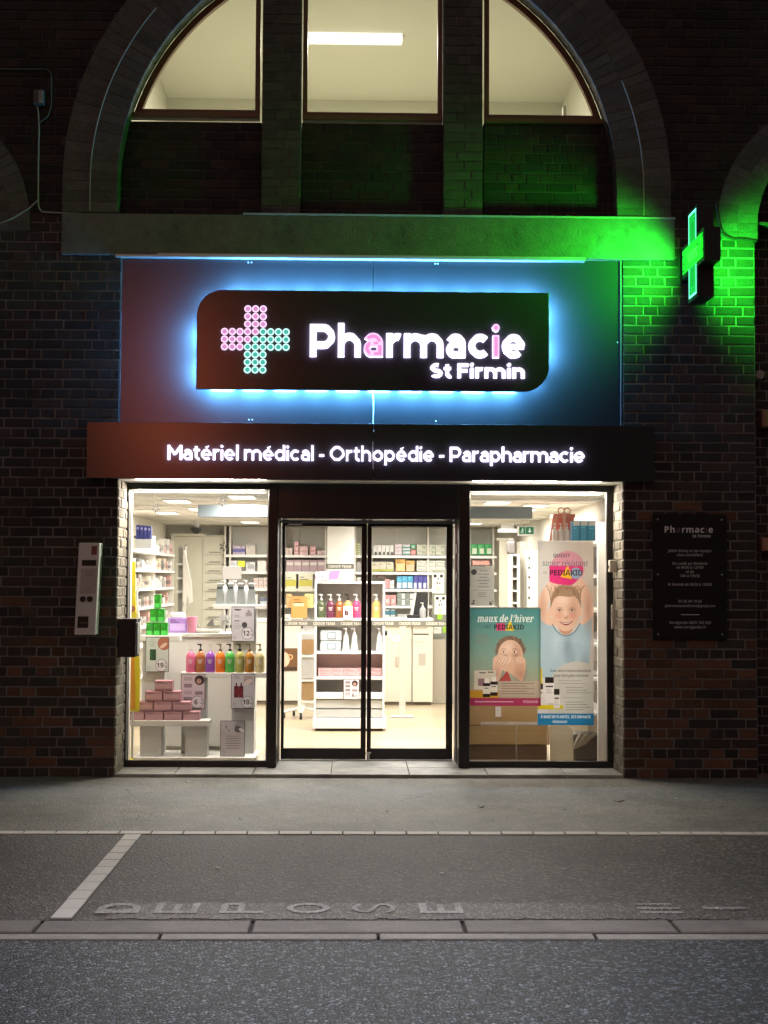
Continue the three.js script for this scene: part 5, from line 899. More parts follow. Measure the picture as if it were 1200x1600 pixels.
// ---- left wall shelves
{
  const xf = -2.6, zA = -1.3, zB = -7.0, t = thing('wall_shelves', 'white wall shelves full of pale products along the left wall', 'shelf unit', [xf, FL, -4]);
  const ys = [2.05, 1.83, 1.61, 1.39, 1.17, 0.95, 0.6, 0.2];
  for (const y of ys) part('shelf', bx(RX0 + 0.001, xf, y - 0.03, y, zB, zA, 0.003), OW, t);
  for (const z of [zA + 0.02, -3.4, -5.2, zB - 0.02]) part('upright', bx(RX0 + 0.002, xf - 0.015, FL, 2.25, z - 0.012, z + 0.012), M.offwhite, t);
  part('back_panel', bx(RX0 + 0.001, RX0 + 0.012, FL + 0.01, 2.3, zB, zA), M.offwhite, t);
  const cols = [[0.66, 0.64, 0.6], [0.6, 0.58, 0.5], [0.42, 0.4, 0.36], [0.68, 0.66, 0.62], [0.3, 0.28, 0.24], [0.6, 0.56, 0.44], [0.55, 0.35, 0.3], [0.2, 0.2, 0.2], [0.62, 0.5, 0.36]];
  const cn = ['white', 'cream', 'taupe', 'white', 'dark brown', 'straw', 'rosy', 'charcoal', 'tan'], od = (k) => k + (k % 10 === 1 && k !== 11 ? 'st' : k % 10 === 2 && k !== 12 ? 'nd' : k % 10 === 3 && k !== 13 ? 'rd' : 'th');
  const nm = ['top', 'second', 'third', 'fourth', 'fifth'];
  ys.slice(0, 5).forEach((y, s) => {
    let z = -2.5, num = 0; 
    while (z > zB + 0.15) {
      const w = rr(0.09, 0.26), h = rr(0.08, 0.165) * (s === 0 ? 1.3 : 1), x = xf - rr(0.02, 0.08), c = pick(cols), ci = cols.indexOf(c), l = () => `small ${cn[ci]} product on the ${nm[s]} left wall shelf, ${od(++num)} from the window`, g = `products on the ${nm[s]} left wall shelf`;
      if (rnd() < 0.6) { const q = thing('shelf_carton', l(), 'product', [x - 0.06, y, z - w / 2], g); part('box', bx(x - 0.12, x, y + 0.001, y + h, z - w + 0.008, z, 0.003), tint(...c), q); part('printed_panel', bx(x - 0.1, x + 0.002, y + h * 0.25, y + h * 0.6, z - w + 0.006, z + 0.002), tint(c[0] * 0.65, c[1] * 0.6, c[2] * 0.62), q); part('front_print', bx(x - 0.09, x - 0.02, y + h * 0.3, y + h * 0.5, z, z + 0.003), tint(0.15, 0.16, 0.18), q); }
      else { const n = Math.max(1, Math.round(w / 0.07)); for (let k = 0; k < n; k++) { const q = thing('shelf_bottle', l(), 'product', [x - 0.04, y, z - 0.04 - k * 0.075], g); local('bottle', lathe([[0.001, 0], [0.03, 0], [0.032, 0.01], [0.032, h * 0.7], [0.014, h * 0.82], [0.001, h * 0.82]], 10), tint(...c, 0.25), q); local('cap', cyl(0.015, 0.013, h * 0.2, 0, h * 0.82, 0, 8), pick([OW, M.black, M.greyWhite]), q); } }
      z -= w + rr(0.015, 0.09);
    }
  });
  // blue boxes standing at the front of the top shelf
  for (let i = 0; i < 4; i++) { const r = rect(212.5 + i * 6, 820 + i * 0.6, 218 + i * 6, 842 + i * 0.5, -3.0); const q = thing('carton', `tall dark blue box on the top left wall shelf, ${['leftmost', 'second from left', 'third from left', 'rightmost'][i]}`, 'box', [r.cx, r.y0, -3.05], 'dark blue boxes on the top left shelf'); part('box', bx(r.x0, r.x1, r.y0, r.y1, -3.1, -3.0, 0.003), tint(0.03, 0.035, 0.2), q); part('pale_mark', bx(r.x0 + 0.008, r.x1 - 0.008, r.y1 - 0.05, r.y1 - 0.025, -3.002, -2.998), tint(0.35, 0.35, 0.6), q); }
  const sup = rect(212, 842, 237, 857, -3.0); single('riser', bx(sup.x0, sup.x1, 2.052, sup.y1 - 0.002, -3.12, -2.98, 0.003), M.greyWhite, 'pale riser block under the dark blue boxes', 'block', [sup.cx, 2.05, -3.05]);
  // end bay of narrow shelves, seen past the unit
  const e = thing('end_shelves', 'narrow shelf rack at the far end of the left wall', 'shelf rack', [-2.5, FL, -7.3]); for (const py of [880, 902, 923]) { const q = rect(277, py, 288, py + 3, -7.4); part('shelf', bx(q.x0, q.x1, q.y0, q.y1, -7.6, -7.3), OW, e); } const q2 = rect(276, 853, 287, 1090, -7.5); part('back', bx(q2.x0, q2.x1, FL, q2.y1, -7.62, -7.601), M.greyWhite, e); part('side', bx(q2.x1, q2.x1 + 0.02, FL, q2.y1, -7.6, -7.32), M.offwhite, e);
}
// ---- back wall: cabinet door, drawers, coat, shelving with its stock
const BZ = -8.5;
{
  const z = -8.6, d = rect(271, 838, 316, 1094, z), c = thing('cabinet_door', 'tall cream cupboard door on the back wall', 'cupboard', [d.cx, FL, z]);
  part('frame', [bx(d.x0 - 0.05, d.x1 + 0.03, d.y1, d.y1 + 0.04, z - 0.24, z + 0.015), bx(d.x0 - 0.05, d.x0 - 0.002, FL, d.y1 - 0.001, z - 0.24, z + 0.012), bx(d.x1 + 0.002, d.x1 + 0.03, FL, d.y1 - 0.001, z - 0.24, z + 0.012)], M.wall, c); part('door', bx(d.x0, d.x1, FL + 0.01, d.y1 - 0.004, z - 0.03, z, 0.003), tint(0.64, 0.62, 0.5), c); part('handle', bx(d.x1 - 0.06, d.x1 - 0.04, 1.0, 1.06, z, z + 0.03, 0.004), M.steel, c);
  const w = rect(319, 838, 350, 1094, z), dr = thing('drawer_column', 'cream column of wide drawers on the back wall', 'drawers', [w.cx, FL, z]); part('carcass', bx(w.x0 - 0.005, w.x1 + 0.005, FL, w.y1 + 0.02, z - 0.24, z - 0.02), M.wall, dr);
  const dy = [838, 867, 882, 896, 910.5, 925, 939, 953, 968, 982, 1000, 1030, 1060, 1092]; for (let i = 0; i < dy.length - 1; i++) { const q = rect(319, dy[i], 350, dy[i + 1], z), f = part('drawer', bx(w.x0, w.x1, q.y0 + 0.006, q.y1 - 0.004, z - 0.02, z, 0.004), tint(0.64, 0.62, 0.5), dr); part('handle', bx(w.x0 + 0.06, w.x1 - 0.06, q.y0 + 0.03, q.y0 + 0.045, z + 0.001, z + 0.02, 0.003), tint(0.3, 0.29, 0.24), f); }
  const k = thing('lab_coat', 'white coat hanging beside the end of the left wall shelves', 'coat', [at(293, 945, -7.2)[0], at(293, 945, -7.2)[1], -7.2]);
  const cs = [[289, 862], [293, 880], [299, 910], [301, 940], [296, 944], [294, 932], [291, 945], [286, 940], [287, 900], [287, 870]].map(([x, y]) => at(x, y, -7.2).slice(0, 2)); const cg = prism(cs, -7.24, -7.17); part('cloth', cg, M.offwhite, k); const hk = at(289, 860, -7.2); part('hook', tube([[hk[0], hk[1], -7.2], [hk[0], hk[1] + 0.06, -7.2], [hk[0] + 0.02, hk[1] + 0.08, -7.2]], 0.006), M.black, k);
  // shelving
  const U = thing('back_shelving', 'white shelving full of boxes along the back wall', 'shelf unit', [0, FL, BZ]);
  const X0 = at(350, 900, BZ)[0], X1 = at(776, 900, BZ)[0];
  part('back_panel', bx(X0, X1, FL, 2.5, RZ + 0.001, RZ + 0.02), tint(0.62, 0.6, 0.53, 0.8), U);
  for (const py of [867.5, 893.5, 920, 946, 970]) { const y = at(580, py, BZ)[1]; board(U, X0, X1, y, RZ + 0.021, BZ + 0.02, 0.04); }
  for (const px of [351, 359, 443, 464.5, 508.5, 555, 580, 620, 669, 734, 771]) { const x = at(px, 900, BZ)[0]; part('upright', bx(x - 0.012, x + 0.012, FL, px === 620 || px === 464.5 ? 2.5 : 2.5, RZ + 0.022, px === 620 || px === 464.5 ? RZ + 0.05 : BZ), M.offwhite, U); }
  part('cornice', bx(X0, X1, at(580, 823, BZ)[1], at(580, 823, BZ)[1] + 0.05, RZ + 0.02, BZ + 0.05, 0.004), tint(0.3, 0.28, 0.24), U);
  part('base_cabinet', bx(X0, X1, FL + 0.001, 1.0, RZ + 0.03, BZ + 0.02), OW, U);
  const s = (b) => b;   // base pixel rows
  const R1 = 867, R2 = 893, R3 = 919.5, R4 = 945.5, R5 = 969.5, z1 = BZ - 0.02, W = [0.7, 0.68, 0.64], dd = 0.16;
  row(3, 364, 383, 853, R1, z1, 0.1, [0.5, 0.4, 0.5], 'slim pink and blue tube box behind the left window', 'tube boxes, back shelf, left', [0.1, 0.1, 0.3, 0.3, 0, 0, 0.4]);
  carton(384, 849, 399, R1, z1, dd, [0.56, 0.5, 0.44], 'beige box topped by grey on the back shelf, left bay', 'box', undefined, [0.3, 0.28, 0.26, 0.8, 0.05, 0.05, 0.18]);
  carton(359, 876, 371, R2, z1, dd, [0.68, 0.68, 0.72], 'white box beside a yellow tag, second back shelf'); carton(371, 876.5, 383, 886, z1 + 0.03, 0.01, [0.75, 0.78, 0.05], 'bright yellow tag on the second back shelf', 'tag');
  carton(384, 878, 399, R2, z1, dd, [0.6, 0.59, 0.58], 'grey and white box on the second back shelf, left bay', 'box', undefined, [0.35, 0.37, 0.38, 0.3, 0.2, 0.1, 0.35]); carton(402, 876, 416, R2, z1, dd, [0.6, 0.57, 0.52], 'plain framed beige box next to the door post', 'box', undefined, [0.66, 0.63, 0.58, 0.08, 0.08, 0.08, 0.84]);
  row(3, 396, 419, 903, R3, z1, dd, [0.6, 0.5, 0.46], 'speckled pink box on the third back shelf, left bay', 'speckled boxes on the third back shelf', [0.4, 0.28, 0.26, 0.5, 0.3, 0.2, 0.2], 2);
  carton(405, 934, 418, R4, z1, dd, [0.12, 0.13, 0.17], 'dark box with two pale marks on the fourth back shelf', 'box', undefined, [0.5, 0.55, 0.62, 0.1, 0.1, 0.1, 0.45]); carton(398, 929, 403, R4, z1, 0.1, W, 'slim white box beside the dark box, fourth back shelf');
  const mon = rect(347, 885, 377, 905, -6.9), mt = thing('monitor', 'grey till screen seen from behind in the left window', 'monitor', [mon.cx, mon.y0, -6.9]); part('back_shell', bx(mon.x0, mon.x1, mon.y0, mon.y1, -6.93, -6.9, 0.01), tint(0.5, 0.49, 0.48), mt); part('stand', [bx(mon.cx - 0.02, mon.cx + 0.02, 1.12, mon.y0 + 0.02, -6.97, -6.935), bx(mon.cx - 0.1, mon.cx + 0.1, 1.1, 1.12, -7.05, -6.9)], M.greyWhite, mt);
  // middle left bay
  const pk = [0.62, 0.33, 0.34], pb = [0.72, 0.5, 0.5, 0.2, 0.2, 0.15, 0.5];
  row(1, 459, 467, 846, R1, z1, dd, pk, 'pink box in the tallest stack of the top back shelf', 'pink boxes, tall stack', pb, 3); row(1, 467.5, 481, 853, R1, z1, dd, [0.66, 0.45, 0.44], 'wide pink box in the middle stack of the top back shelf', 'pink boxes, middle stack', pb, 2); row(1, 484, 494, 853, R1, z1, dd, pk, 'pink box in the right stack of the top back shelf', 'pink boxes, right stack', pb, 2); row(2, 495, 508, 860, R1, z1, dd, [0.6, 0.48, 0.46], 'flat mauve box at the right end of the top back shelf', 'flat mauve boxes', pb); row(2, 446, 457, 856, R1, z1, dd, [0.6, 0.52, 0.44], 'flat beige box at the left end seen through the left door', 'flat beige boxes', pb);
  row(5, 447, 508, 875, R2, z1, dd, [0.42, 0.3, 0.32], 'mauve pack with pale top on the second back shelf', 'mauve packs on the second back shelf', [0.7, 0.64, 0.6, 0.55, 0.1, 0.1, 0.25]);
  row(1, 446, 463, 896, 924.5, z1 + 0.05, dd, [0.72, 0.7, 0.55], 'pale carton with yellow band left of the upright', undefined, [0.55, 0.5, 0.08, 0.3, 0, 0, 0.35]); row(1, 466, 489, 896, 924.5, z1 + 0.05, dd, [0.72, 0.7, 0.55], 'wide pale carton with yellow band right of the upright', undefined, [0.55, 0.5, 0.08, 0.3, 0.05, 0.05, 0.35]);
  // column in front of the shelving
  const cl = rect(510.5, 822, 553, 1090, -7.7); single('white_column', bx(cl.x0, cl.x1, FL, CEIL, -8.0, -7.7, 0.006), tint(0.6, 0.585, 0.55), 'plain white column between the back shelves, seen through the left door', 'column', [cl.cx, FL, -7.85]);
  row(1, 556, 563, 848, R1, z1, dd, [0.3, 0.36, 0.06], 'green and white box in the narrow stack beside the door stile', 'green and white stack', [0.7, 0.7, 0.6, 0.1, 0.35, 0, 0.5], 5); carton(557, 878, 564, R2, z1, dd, [0.4, 0.38, 0.35], 'grey box on the second shelf beside the door stile'); carton(557, 902, 564, R3, z1, dd, [0.6, 0.58, 0.54], 'pale box on the third shelf beside the door stile');
  // right bay
  row(5, 583, 615, 852, R1, z1, 0.07, [0.68, 0.66, 0.62], 'white bottle box with dark foot on the top back shelf', 'white boxes with dark feet', [0.08, 0.08, 0.07, 0.02, 0.35, 0.1, 0.3]); row(1, 616.5, 628, 850, R1, z1, dd, [0.64, 0.56, 0.58], 'pinkish white carton in a stack of three', 'pinkish stack of three', [0.4, 0.3, 0.34, 0.05, 0, 0, 0.12], 3);
  row(1, 629, 641, 851, R1, z1, dd, [0.7, 0.7, 0.68], 'white and teal carton in a stack of three', 'teal stack of three', [0.05, 0.22, 0.22, 0.0, 0, 0, 0.4], 3); carton(641.5, 850, 650, 858.5, z1, dd, [0.05, 0.22, 0.1], 'small dark green box over the pink one', 'box', undefined, [0.4, 0.6, 0.45, 0.25, 0.25, 0.25, 0.5]); carton(641.5, 859, 650, R1, z1, dd, [0.65, 0.22, 0.22], 'small salmon pink box under the green one', 'box', undefined, [0.7, 0.45, 0.42, 0.25, 0.25, 0.25, 0.5]);
  row(3, 651, 695, 851, R1, z1, dd, [0.56, 0.56, 0.46], 'pale green carton in the block of six on the top shelf', 'pale green cartons', [0.3, 0.36, 0.24, 0.25, 0.6, 0.08, 0.5], 2);
  row(3, 581, 615, 878, R2, z1, dd, [0.58, 0.52, 0.4], 'beige carton with olive foot on the second shelf', 'beige olive cartons', [0.35, 0.36, 0.08, 0.0, 0, 0, 0.25]); carton(618, 874, 633.5, R2, z1, dd, [0.55, 0.32, 0.08], 'orange tan carton, left of the pair on the second shelf', 'box', undefined, [0.66, 0.5, 0.25, 0.05, 0.08, 0.08, 0.6]); carton(634, 876, 648, R2, z1, dd, [0.58, 0.34, 0.1], 'orange tan carton, right and lower of the pair', 'box', undefined, [0.62, 0.44, 0.28, 0.05, 0.08, 0.08, 0.6]);
  row(3, 651, 695, 876, R2, z1, dd, [0.68, 0.66, 0.58], 'white and grey carton stacked on the second shelf, right end', 'white grey cartons', [0.42, 0.43, 0.38, 0.3, 0.1, 0.1, 0.3], 3);
  row(3, 620, 645.5, 900, R3, z1, dd, [0.08, 0.32, 0.5], 'light blue carton on the third back shelf', 'light blue cartons', [0.66, 0.68, 0.68, 0.05, 0.05, 0.2, 0.42]); row(3, 646, 668, 897, R3, z1, dd, [0.07, 0.07, 0.3], 'indigo carton on the third back shelf', 'indigo cartons', [0.6, 0.6, 0.7, 0.0, 0.1, 0.3, 0.4]); row(1, 601, 609, 905, R3, z1, dd, [0.6, 0.28, 0.3], 'pink carton at the left of the third shelf'); row(1, 609, 616, 907, R3, z1, dd, W, 'white carton beside the pink one on the third shelf', undefined, [0.4, 0.35, 0.34, 0.4, 0, 0, 0.1]); carton(590, 897, 602, 904, z1, dd, [0.1, 0.06, 0.05], 'dark brown object lying on the third shelf, half behind the display');
  row(2, 601, 619, 930, R4, z1, dd, [0.64, 0.3, 0.3], 'pink round-topped pack on the fourth shelf', 'pink packs on the fourth shelf', [0.7, 0.5, 0.48, 0.2, 0.25, 0.25, 0.4]); row(2, 620, 646, 925, R4, z1, dd, [0.22, 0.25, 0.22], 'grey green pack on the fourth shelf', 'grey green packs', [0.66, 0.66, 0.62, 0.0, 0.6, 0, 0.8], 2);
  row(2, 601, 618, 951, R5 - 1, z1, dd, [0.06, 0.22, 0.28], 'teal and white pack on the lowest shelf by the till', 'teal packs', [0.7, 0.7, 0.68, 0.6, 0.1, 0.1, 0.3], 2); row(5, 621, 640, 960, R5 - 1, z1 + 0.1, 0.05, W, 'tiny white tube standing near the till', 'tiny white tubes', [0.3, 0.3, 0.3, 0.6, 0.2, 0.2, 0.2]);
  row(3, 734.5, 769, 850, R1, z1, dd, [0.04, 0.3, 0.08], 'green and white carton in the right window', 'green cartons, right bay', [0.6, 0.66, 0.5, 0.1, 0.3, 0.1, 0.5]); carton(738, 876, 765, 883, z1 + 0.03, dd, [0.66, 0.32, 0.26], 'flat salmon box on the second shelf in the right window');
}
// ---- counters, till, trolley, display gondola
{
  const zc = -6.9, cR = rect(598, 978, 676, 1096, zc), t = thing('till_counter', 'cream till counter on the right, seen through the right door', 'counter', [cR.cx, FL, zc - 0.3]);
  part('front_panel', bx(at(578, 1000, zc)[0], at(643, 1000, zc)[0], FL + 0.04, cR.y1, zc - 0.04, zc, 0.004), tint(0.6, 0.57, 0.47), t); part('front_panel', bx(at(645, 1000, zc)[0], cR.x1, FL + 0.04, cR.y1, zc - 0.03, zc + 0.02, 0.004), tint(0.64, 0.6, 0.48), t); part('body', bx(at(578, 1000, zc)[0], cR.x1 - 0.01, FL + 0.041, cR.y1 - 0.001, zc - 0.6, zc - 0.041), M.offwhite, t);
  const top = rect(597, 966, 677, 976, zc + 0.05); part('countertop', bx(top.x0 - 0.15, top.x1, cR.y1 + 0.001, top.y1, zc - 0.62, zc + 0.05, 0.006), OW, t); part('plinth', bx(at(578, 1000, zc)[0], cR.x1 - 0.02, FL + 0.001, FL + 0.039, zc - 0.55, zc - 0.05), tint(0.2, 0.17, 0.13), t);
  const gp = rect(677, 999, 700, 1096, zc - 0.2); part('end_panel', bx(cR.x1 + 0.003, gp.x1 + 0.3, FL + 0.003, gp.y1, zc - 0.24, zc - 0.2), tint(0.4, 0.36, 0.29), t);
  for (const [a, b, c, d, col] of [[634, 980, 656, 983, [0.4, 0.36, 0.28]], [634, 990, 658, 992, [0.06, 0.05, 0.04]], [634, 1001, 653, 1004, [0.5, 0.46, 0.38]], [642, 1021, 653, 1040, [0.42, 0.38, 0.32]], [606, 1026, 619, 1041, [0.42, 0.37, 0.31]]]) { const q = rect(a + 12, b, c + 12, d, zc + 0.025); part('sticker', bx(q.x0, q.x1, q.y0, q.y1, zc + 0.019, zc + 0.024), tint(...col), t); }
  const mq = [[645, 963], [651, 926], [669, 926], [668, 963]].map(([x, y]) => at(x, y, zc - 0.15).slice(0, 2)), m = thing('till_screen', 'black till screen standing on the till counter', 'monitor', [at(656, 966, zc)[0], top.y1, zc - 0.15]); part('screen', prism(mq, zc - 0.18, zc - 0.15), M.black, m); part('foot', bx(at(648, 965, zc)[0], at(668, 965, zc)[0], top.y1 + 0.001, top.y1 + 0.03, zc - 0.3, zc - 0.1, 0.005), M.black, m); const sd = [[640, 964], [648, 925], [651, 926], [645, 963]].map(([x, y]) => at(x, y, zc - 0.14).slice(0, 2)); part('side_edge', prism(sd, zc - 0.17, zc - 0.145), OW, m);
  pump(660.5, 940, 967, zc + 0.0, 10, [0.4, 0.4, 0.4], 'clear pump bottle standing in front of the till screen', { head: [0.72, 0.72, 0.7], lab: false });
  const cd = rect(636, 961, 656, 966, zc + 0.02); single('card_terminal', bx(cd.x0, cd.x1, top.y1 + 0.002, top.y1 + 0.045, zc - 0.06, zc + 0.04, 0.01), M.black, 'black card reader lying on the till counter', 'card reader', [cd.cx, top.y1, zc]);
  const bd = thing('white_reader', 'white jointed holder in front of the till counter', 'holder', at(616, 1004, -5.2)); part('arm', tube([[601, 988], [606, 990], [612, 998], [619, 1003], [624, 1000], [621, 994], [617, 996]].map(([x, y]) => at(x, y, -5.2)), 0.022, 6, 40), OW, bd); const bq = at(602, 989, -5.2); part('joint', new THREE.SphereGeometry(0.035, 10, 8).translate(...bq), M.black, bd); const ps = rect(624, 968, 634, 1079, -5.2); part('post', bx(ps.x0, ps.x1, FL + 0.01, ps.y1, -5.26, -5.2, 0.006), new THREE.MeshPhysicalMaterial({ color: rgb(0.8, 0.74, 0.66), transmission: 0.35, thickness: 0, roughness: 0.1, ior: 1.45 }), bd); part('base_plate', bx(ps.x0 - 0.1, ps.x1 + 0.1, FL + 0.001, FL + 0.012, -5.35, -5.1, 0.003), M.greyWhite, bd);
  // white cards with black blots beside the till
  const pt = canvasTex(128, 176, (g, w, h) => { g.fillStyle = '#eeece4'; g.fillRect(0, 0, w, h); g.fillStyle = '#1c1c1c'; for (const [x, y, a, b] of [[30, 28, 18, 14], [98, 28, 18, 14], [64, 52, 9, 7]]) { g.beginPath(); g.ellipse(x, y, a, b, 0, 0, 7); g.fill(); } g.fillRect(46, 78, 12, 22); g.fillRect(68, 84, 20, 10); lines(g, 34, 118, 60, 4, 12, '#888'); });
  [[675.5, 895, 694, 927, 'upper white card with black spots right of the till'], [679, 930, 697, 960, 'lower white card with black spots right of the till']].forEach(([a, b, c, d, l]) => { const q = rect(a, b, c, d, -7.2), k = thing('spotted_card', l, 'card', [q.cx, q.y0, -7.2]); part('card', bx(q.x0, q.x1, q.y0, q.y1, -7.23, -7.201), M.greyWhite, k); part('printed_face', sheet(q.x0, q.x1, q.y0, q.y1, -7.199), printed(pt), k); });
  const gp2 = rect(676, 890, 700, 999, -7.4); single('card_rack', bx(gp2.x0, gp2.x1 + 0.2, FL + 0.002, gp2.y1, -7.46, -7.4, 0.004), tint(0.32, 0.33, 0.27), 'grey green rack holding the spotted cards', 'rack', [gp2.cx, FL, -7.43]);
  [[683, 960, 691, 968], [692, 978, 697, 989]].forEach(([a, b, c, d], i) => carton(a, b, c, d, -7.15, 0.05, [0.3, 0.55, 0.03], i ? 'bright green packet low on the card rack' : 'bright green packet under the spotted cards'));
  carton(677, 980, 690, 990, -7.15, 0.05, [0.68, 0.68, 0.62], 'crumpled white packet low on the card rack');
  // left counter seen through the left door
  const cl = rect(430, 972, 468, 1096, zc), lc = thing('left_counter', 'plain white counter seen at the left edge of the left door', 'counter', [cl.cx, FL, zc - 0.3]); part('front_panel', bx(cl.x0 - 0.4, cl.x1, FL + 0.05, cl.y1, zc - 0.5, zc, 0.004), tint(0.62, 0.6, 0.52), lc); part('countertop', bx(cl.x0 - 0.42, cl.x1 + 0.02, cl.y1 + 0.001, cl.y1 + 0.04, zc - 0.52, zc + 0.02, 0.004), OW, lc); part('plinth', bx(cl.x0 - 0.4, cl.x1 - 0.02, FL + 0.001, FL + 0.049, zc - 0.45, zc - 0.04), tint(0.2, 0.17, 0.13), lc);
  const fp = canvasTex(128, 180, (g, w, h) => { g.fillStyle = '#6b4a2a'; g.fillRect(0, 0, w, h); g.fillStyle = '#e0b8a0'; g.beginPath(); g.ellipse(20, 90, 46, 60, 0, 0, 7); g.fill(); g.strokeStyle = '#d8a878'; g.lineWidth = 8; g.beginPath(); g.arc(70, 70, 18, 0, 7); g.stroke(); g.fillStyle = '#3a2412'; g.fillRect(0, 150, 128, 30); });
  const fr = rect(440, 1013, 464.5, 1048, zc + 0.02); const fc = thing('counter_picture', 'brown picture on the front of the left counter', 'picture', [fr.cx, fr.y0, zc + 0.01]); part('board', bx(fr.x0, fr.x1, fr.y0, fr.y1, zc + 0.001, zc + 0.016), M.black, fc); part('printed_face', sheet(fr.x0, fr.x1, fr.y0, fr.y1, zc + 0.018), printed(fp), fc);
  // orange display and yellow leaflets on the left counter
  carton(455, 932, 480, 966, -6.8, 0.1, [0.66, 0.3, 0.08], 'orange leaflet box on the left counter', 'leaflet box', undefined, [0.7, 0.56, 0.36, 0.55, 0.15, 0.2, 0.14]); carton(476, 928, 490, 950, -6.95, 0.04, [0.7, 0.66, 0.28], 'pale yellow leaflet behind the orange box', 'leaflet'); carton(447, 928, 456, 950, -6.95, 0.04, [0.66, 0.44, 0.2], 'pale orange leaflet at the left edge of the left door', 'leaflet'); carton(443, 960, 454, 971, -6.75, 0.08, [0.66, 0.66, 0.6], 'small white box with grey print on the left counter', 'box', undefined, [0.3, 0.3, 0.3, 0.35, 0.1, 0.2, 0.2]);
  // rolling trolley
  const zt = -5.0, tr = thing('rolling_trolley', 'white rolling trolley with baskets beside the central display', 'trolley', at(478, 1118, zt)); const q = rect(469, 985, 491, 1096, zt);
  const post = rect(465.5, 990, 470.5, 1125, zt + 0.1); part('post', bx(post.x0, post.x1, FL + 0.08, post.y1, zt + 0.07, zt + 0.1, 0.006), OW, tr);
  for (const py of [988, 1024, 1062, 1095]) { const k = rect(470, py, 492, py + 3, zt); part('shelf', bx(k.x0, k.x1, k.y0, k.y1, zt - 0.25, zt), OW, tr); }
  for (const [a, b, c] of [[1000, 1022, [0.32, 0.19, 0.08]], [1026, 1060, [0.45, 0.44, 0.42]], [1066, 1094, [0.34, 0.22, 0.1]]]) { const k = rect(471.5, a, 490, b, zt - 0.03); part('basket', bx(k.x0, k.x1, k.y0, k.y1, zt - 0.22, zt - 0.03, 0.004), tint(...c), tr); }
  const lf = rect(474, 963, 490, 988, zt - 0.05); part('leaflets', Array.from({ length: 7 }, (_, i) => bx(lf.x0 + i * lf.w / 7, lf.x0 + i * lf.w / 7 + 0.012, lf.y0 + 0.004, lf.y1 - rr(0, 0.05), zt - 0.16, zt - 0.04)), tint(0.5, 0.48, 0.46), tr);
  const fc2 = at(474, 1100, zt - 0.05); for (let k = 0; k < 5; k++) { const a = k * Math.PI * 2 / 5 + 0.4, ex = fc2[0] + Math.cos(a) * 0.24, ez = zt - 0.05 + Math.sin(a) * 0.24; part('star_leg', tube([[fc2[0], FL + 0.13, zt - 0.05], [ex, FL + 0.075, ez]], 0.017, 6, 4), OW, tr); part('caster', [strip(new THREE.CylinderGeometry(0.034, 0.034, 0.03, 12).toNonIndexed()).rotateZ(Math.PI / 2).translate(ex, FL + 0.036, ez), bx(ex - 0.012, ex + 0.012, FL + 0.05, FL + 0.08, ez - 0.012, ez + 0.012)], M.black, tr); } part('hub', [cyl(0.035, 0.03, 0.1, fc2[0], FL + 0.1, zt - 0.05, 12), cyl(0.018, 0.018, 0.12, fc2[0], FL + 0.2, zt - 0.05, 8)], OW, tr);
  // gondola
  const zg = -3.55, G = rect(491, 912, 601, 1142, zg), d = 0.38, gn = thing('display_gondola', 'white display unit with soap bottles in the middle of the shop', 'display unit', [G.cx, FL, zg - d / 2]);
  const Y = (py) => at(546, py, zg)[1];
  part('side_panel', bx(G.x0, G.x0 + 0.022, FL + 0.14, G.y1, zg - d, zg, 0.003), OW, gn); part('side_panel', bx(G.x1 - 0.022, G.x1, FL + 0.14, G.y1, zg - d, zg, 0.003), OW, gn); part('top', bx(G.x0, G.x1, G.y1 + 0.001, G.y1 + 0.025, zg - d, zg + 0.005, 0.003), OW, gn); part('back_panel', bx(G.x0 + 0.023, G.x1 - 0.023, FL + 0.14, G.y1, zg - d, zg - d + 0.02), tint(0.52, 0.5, 0.47), gn);
  for (const py of [966, 1018, 1058]) part('shelf', bx(G.x0 + 0.023, G.x1 - 0.023, Y(py) - 0.028, Y(py), zg - d + 0.021, zg - 0.003, 0.003), OW, gn);
  part('pink_back', bx(G.x0 + 0.024, G.x1 - 0.024, Y(1057), Y(1022), zg - d + 0.1, zg - d + 0.11), tint(0.5, 0.33, 0.33), gn); part('front_lip', bx(G.x0 + 0.023, G.x1 - 0.023, Y(1092), Y(1082), zg - 0.06, zg + 0.004, 0.004), OW, gn);
  for (const [a, b] of [[1094, 1107], [1109, 1121]]) part('slat', bx(G.x0 + 0.023, G.x1 - 0.023, Y(b), Y(a), zg - 0.08, zg - 0.03, 0.004), M.greyWhite, gn); part('base', bx(G.x0 - 0.012, G.x1 + 0.022, FL + 0.03, Y(1122), zg - d, zg + 0.03, 0.005), OW, gn); part('plinth', bx(G.x0 + 0.02, G.x1 - 0.02, FL + 0.001, FL + 0.029, zg - d + 0.05, zg - 0.02), M.black, gn);
  const zb = zg - 0.1; [[502, [0.07, 0.09, 0.04], 'dark green soap bottle, leftmost on the central display', 0], [516.5, [0.14, 0.03, 0.06], 'dark plum soap bottle on the central display', 0], [530, [0.28, 0.1, 0.03], 'brown amber soap bottle on the central display', 0], [543.5, [0.6, 0.36, 0.12], 'golden soap bottle with black pump behind a small card', 1], [557, [0.72, 0.06, 0.16], 'crimson soap bottle beside the door stile', 0], [588, [0.66, 0.34, 0.1], 'orange gold soap bottle in the right door leaf', 0]].forEach(([x, c, l, h]) => pump(x, 926, 966, zb, 13.5, c, l, { head: h ? [0.02, 0.02, 0.02] : [0.74, 0.72, 0.7] }));
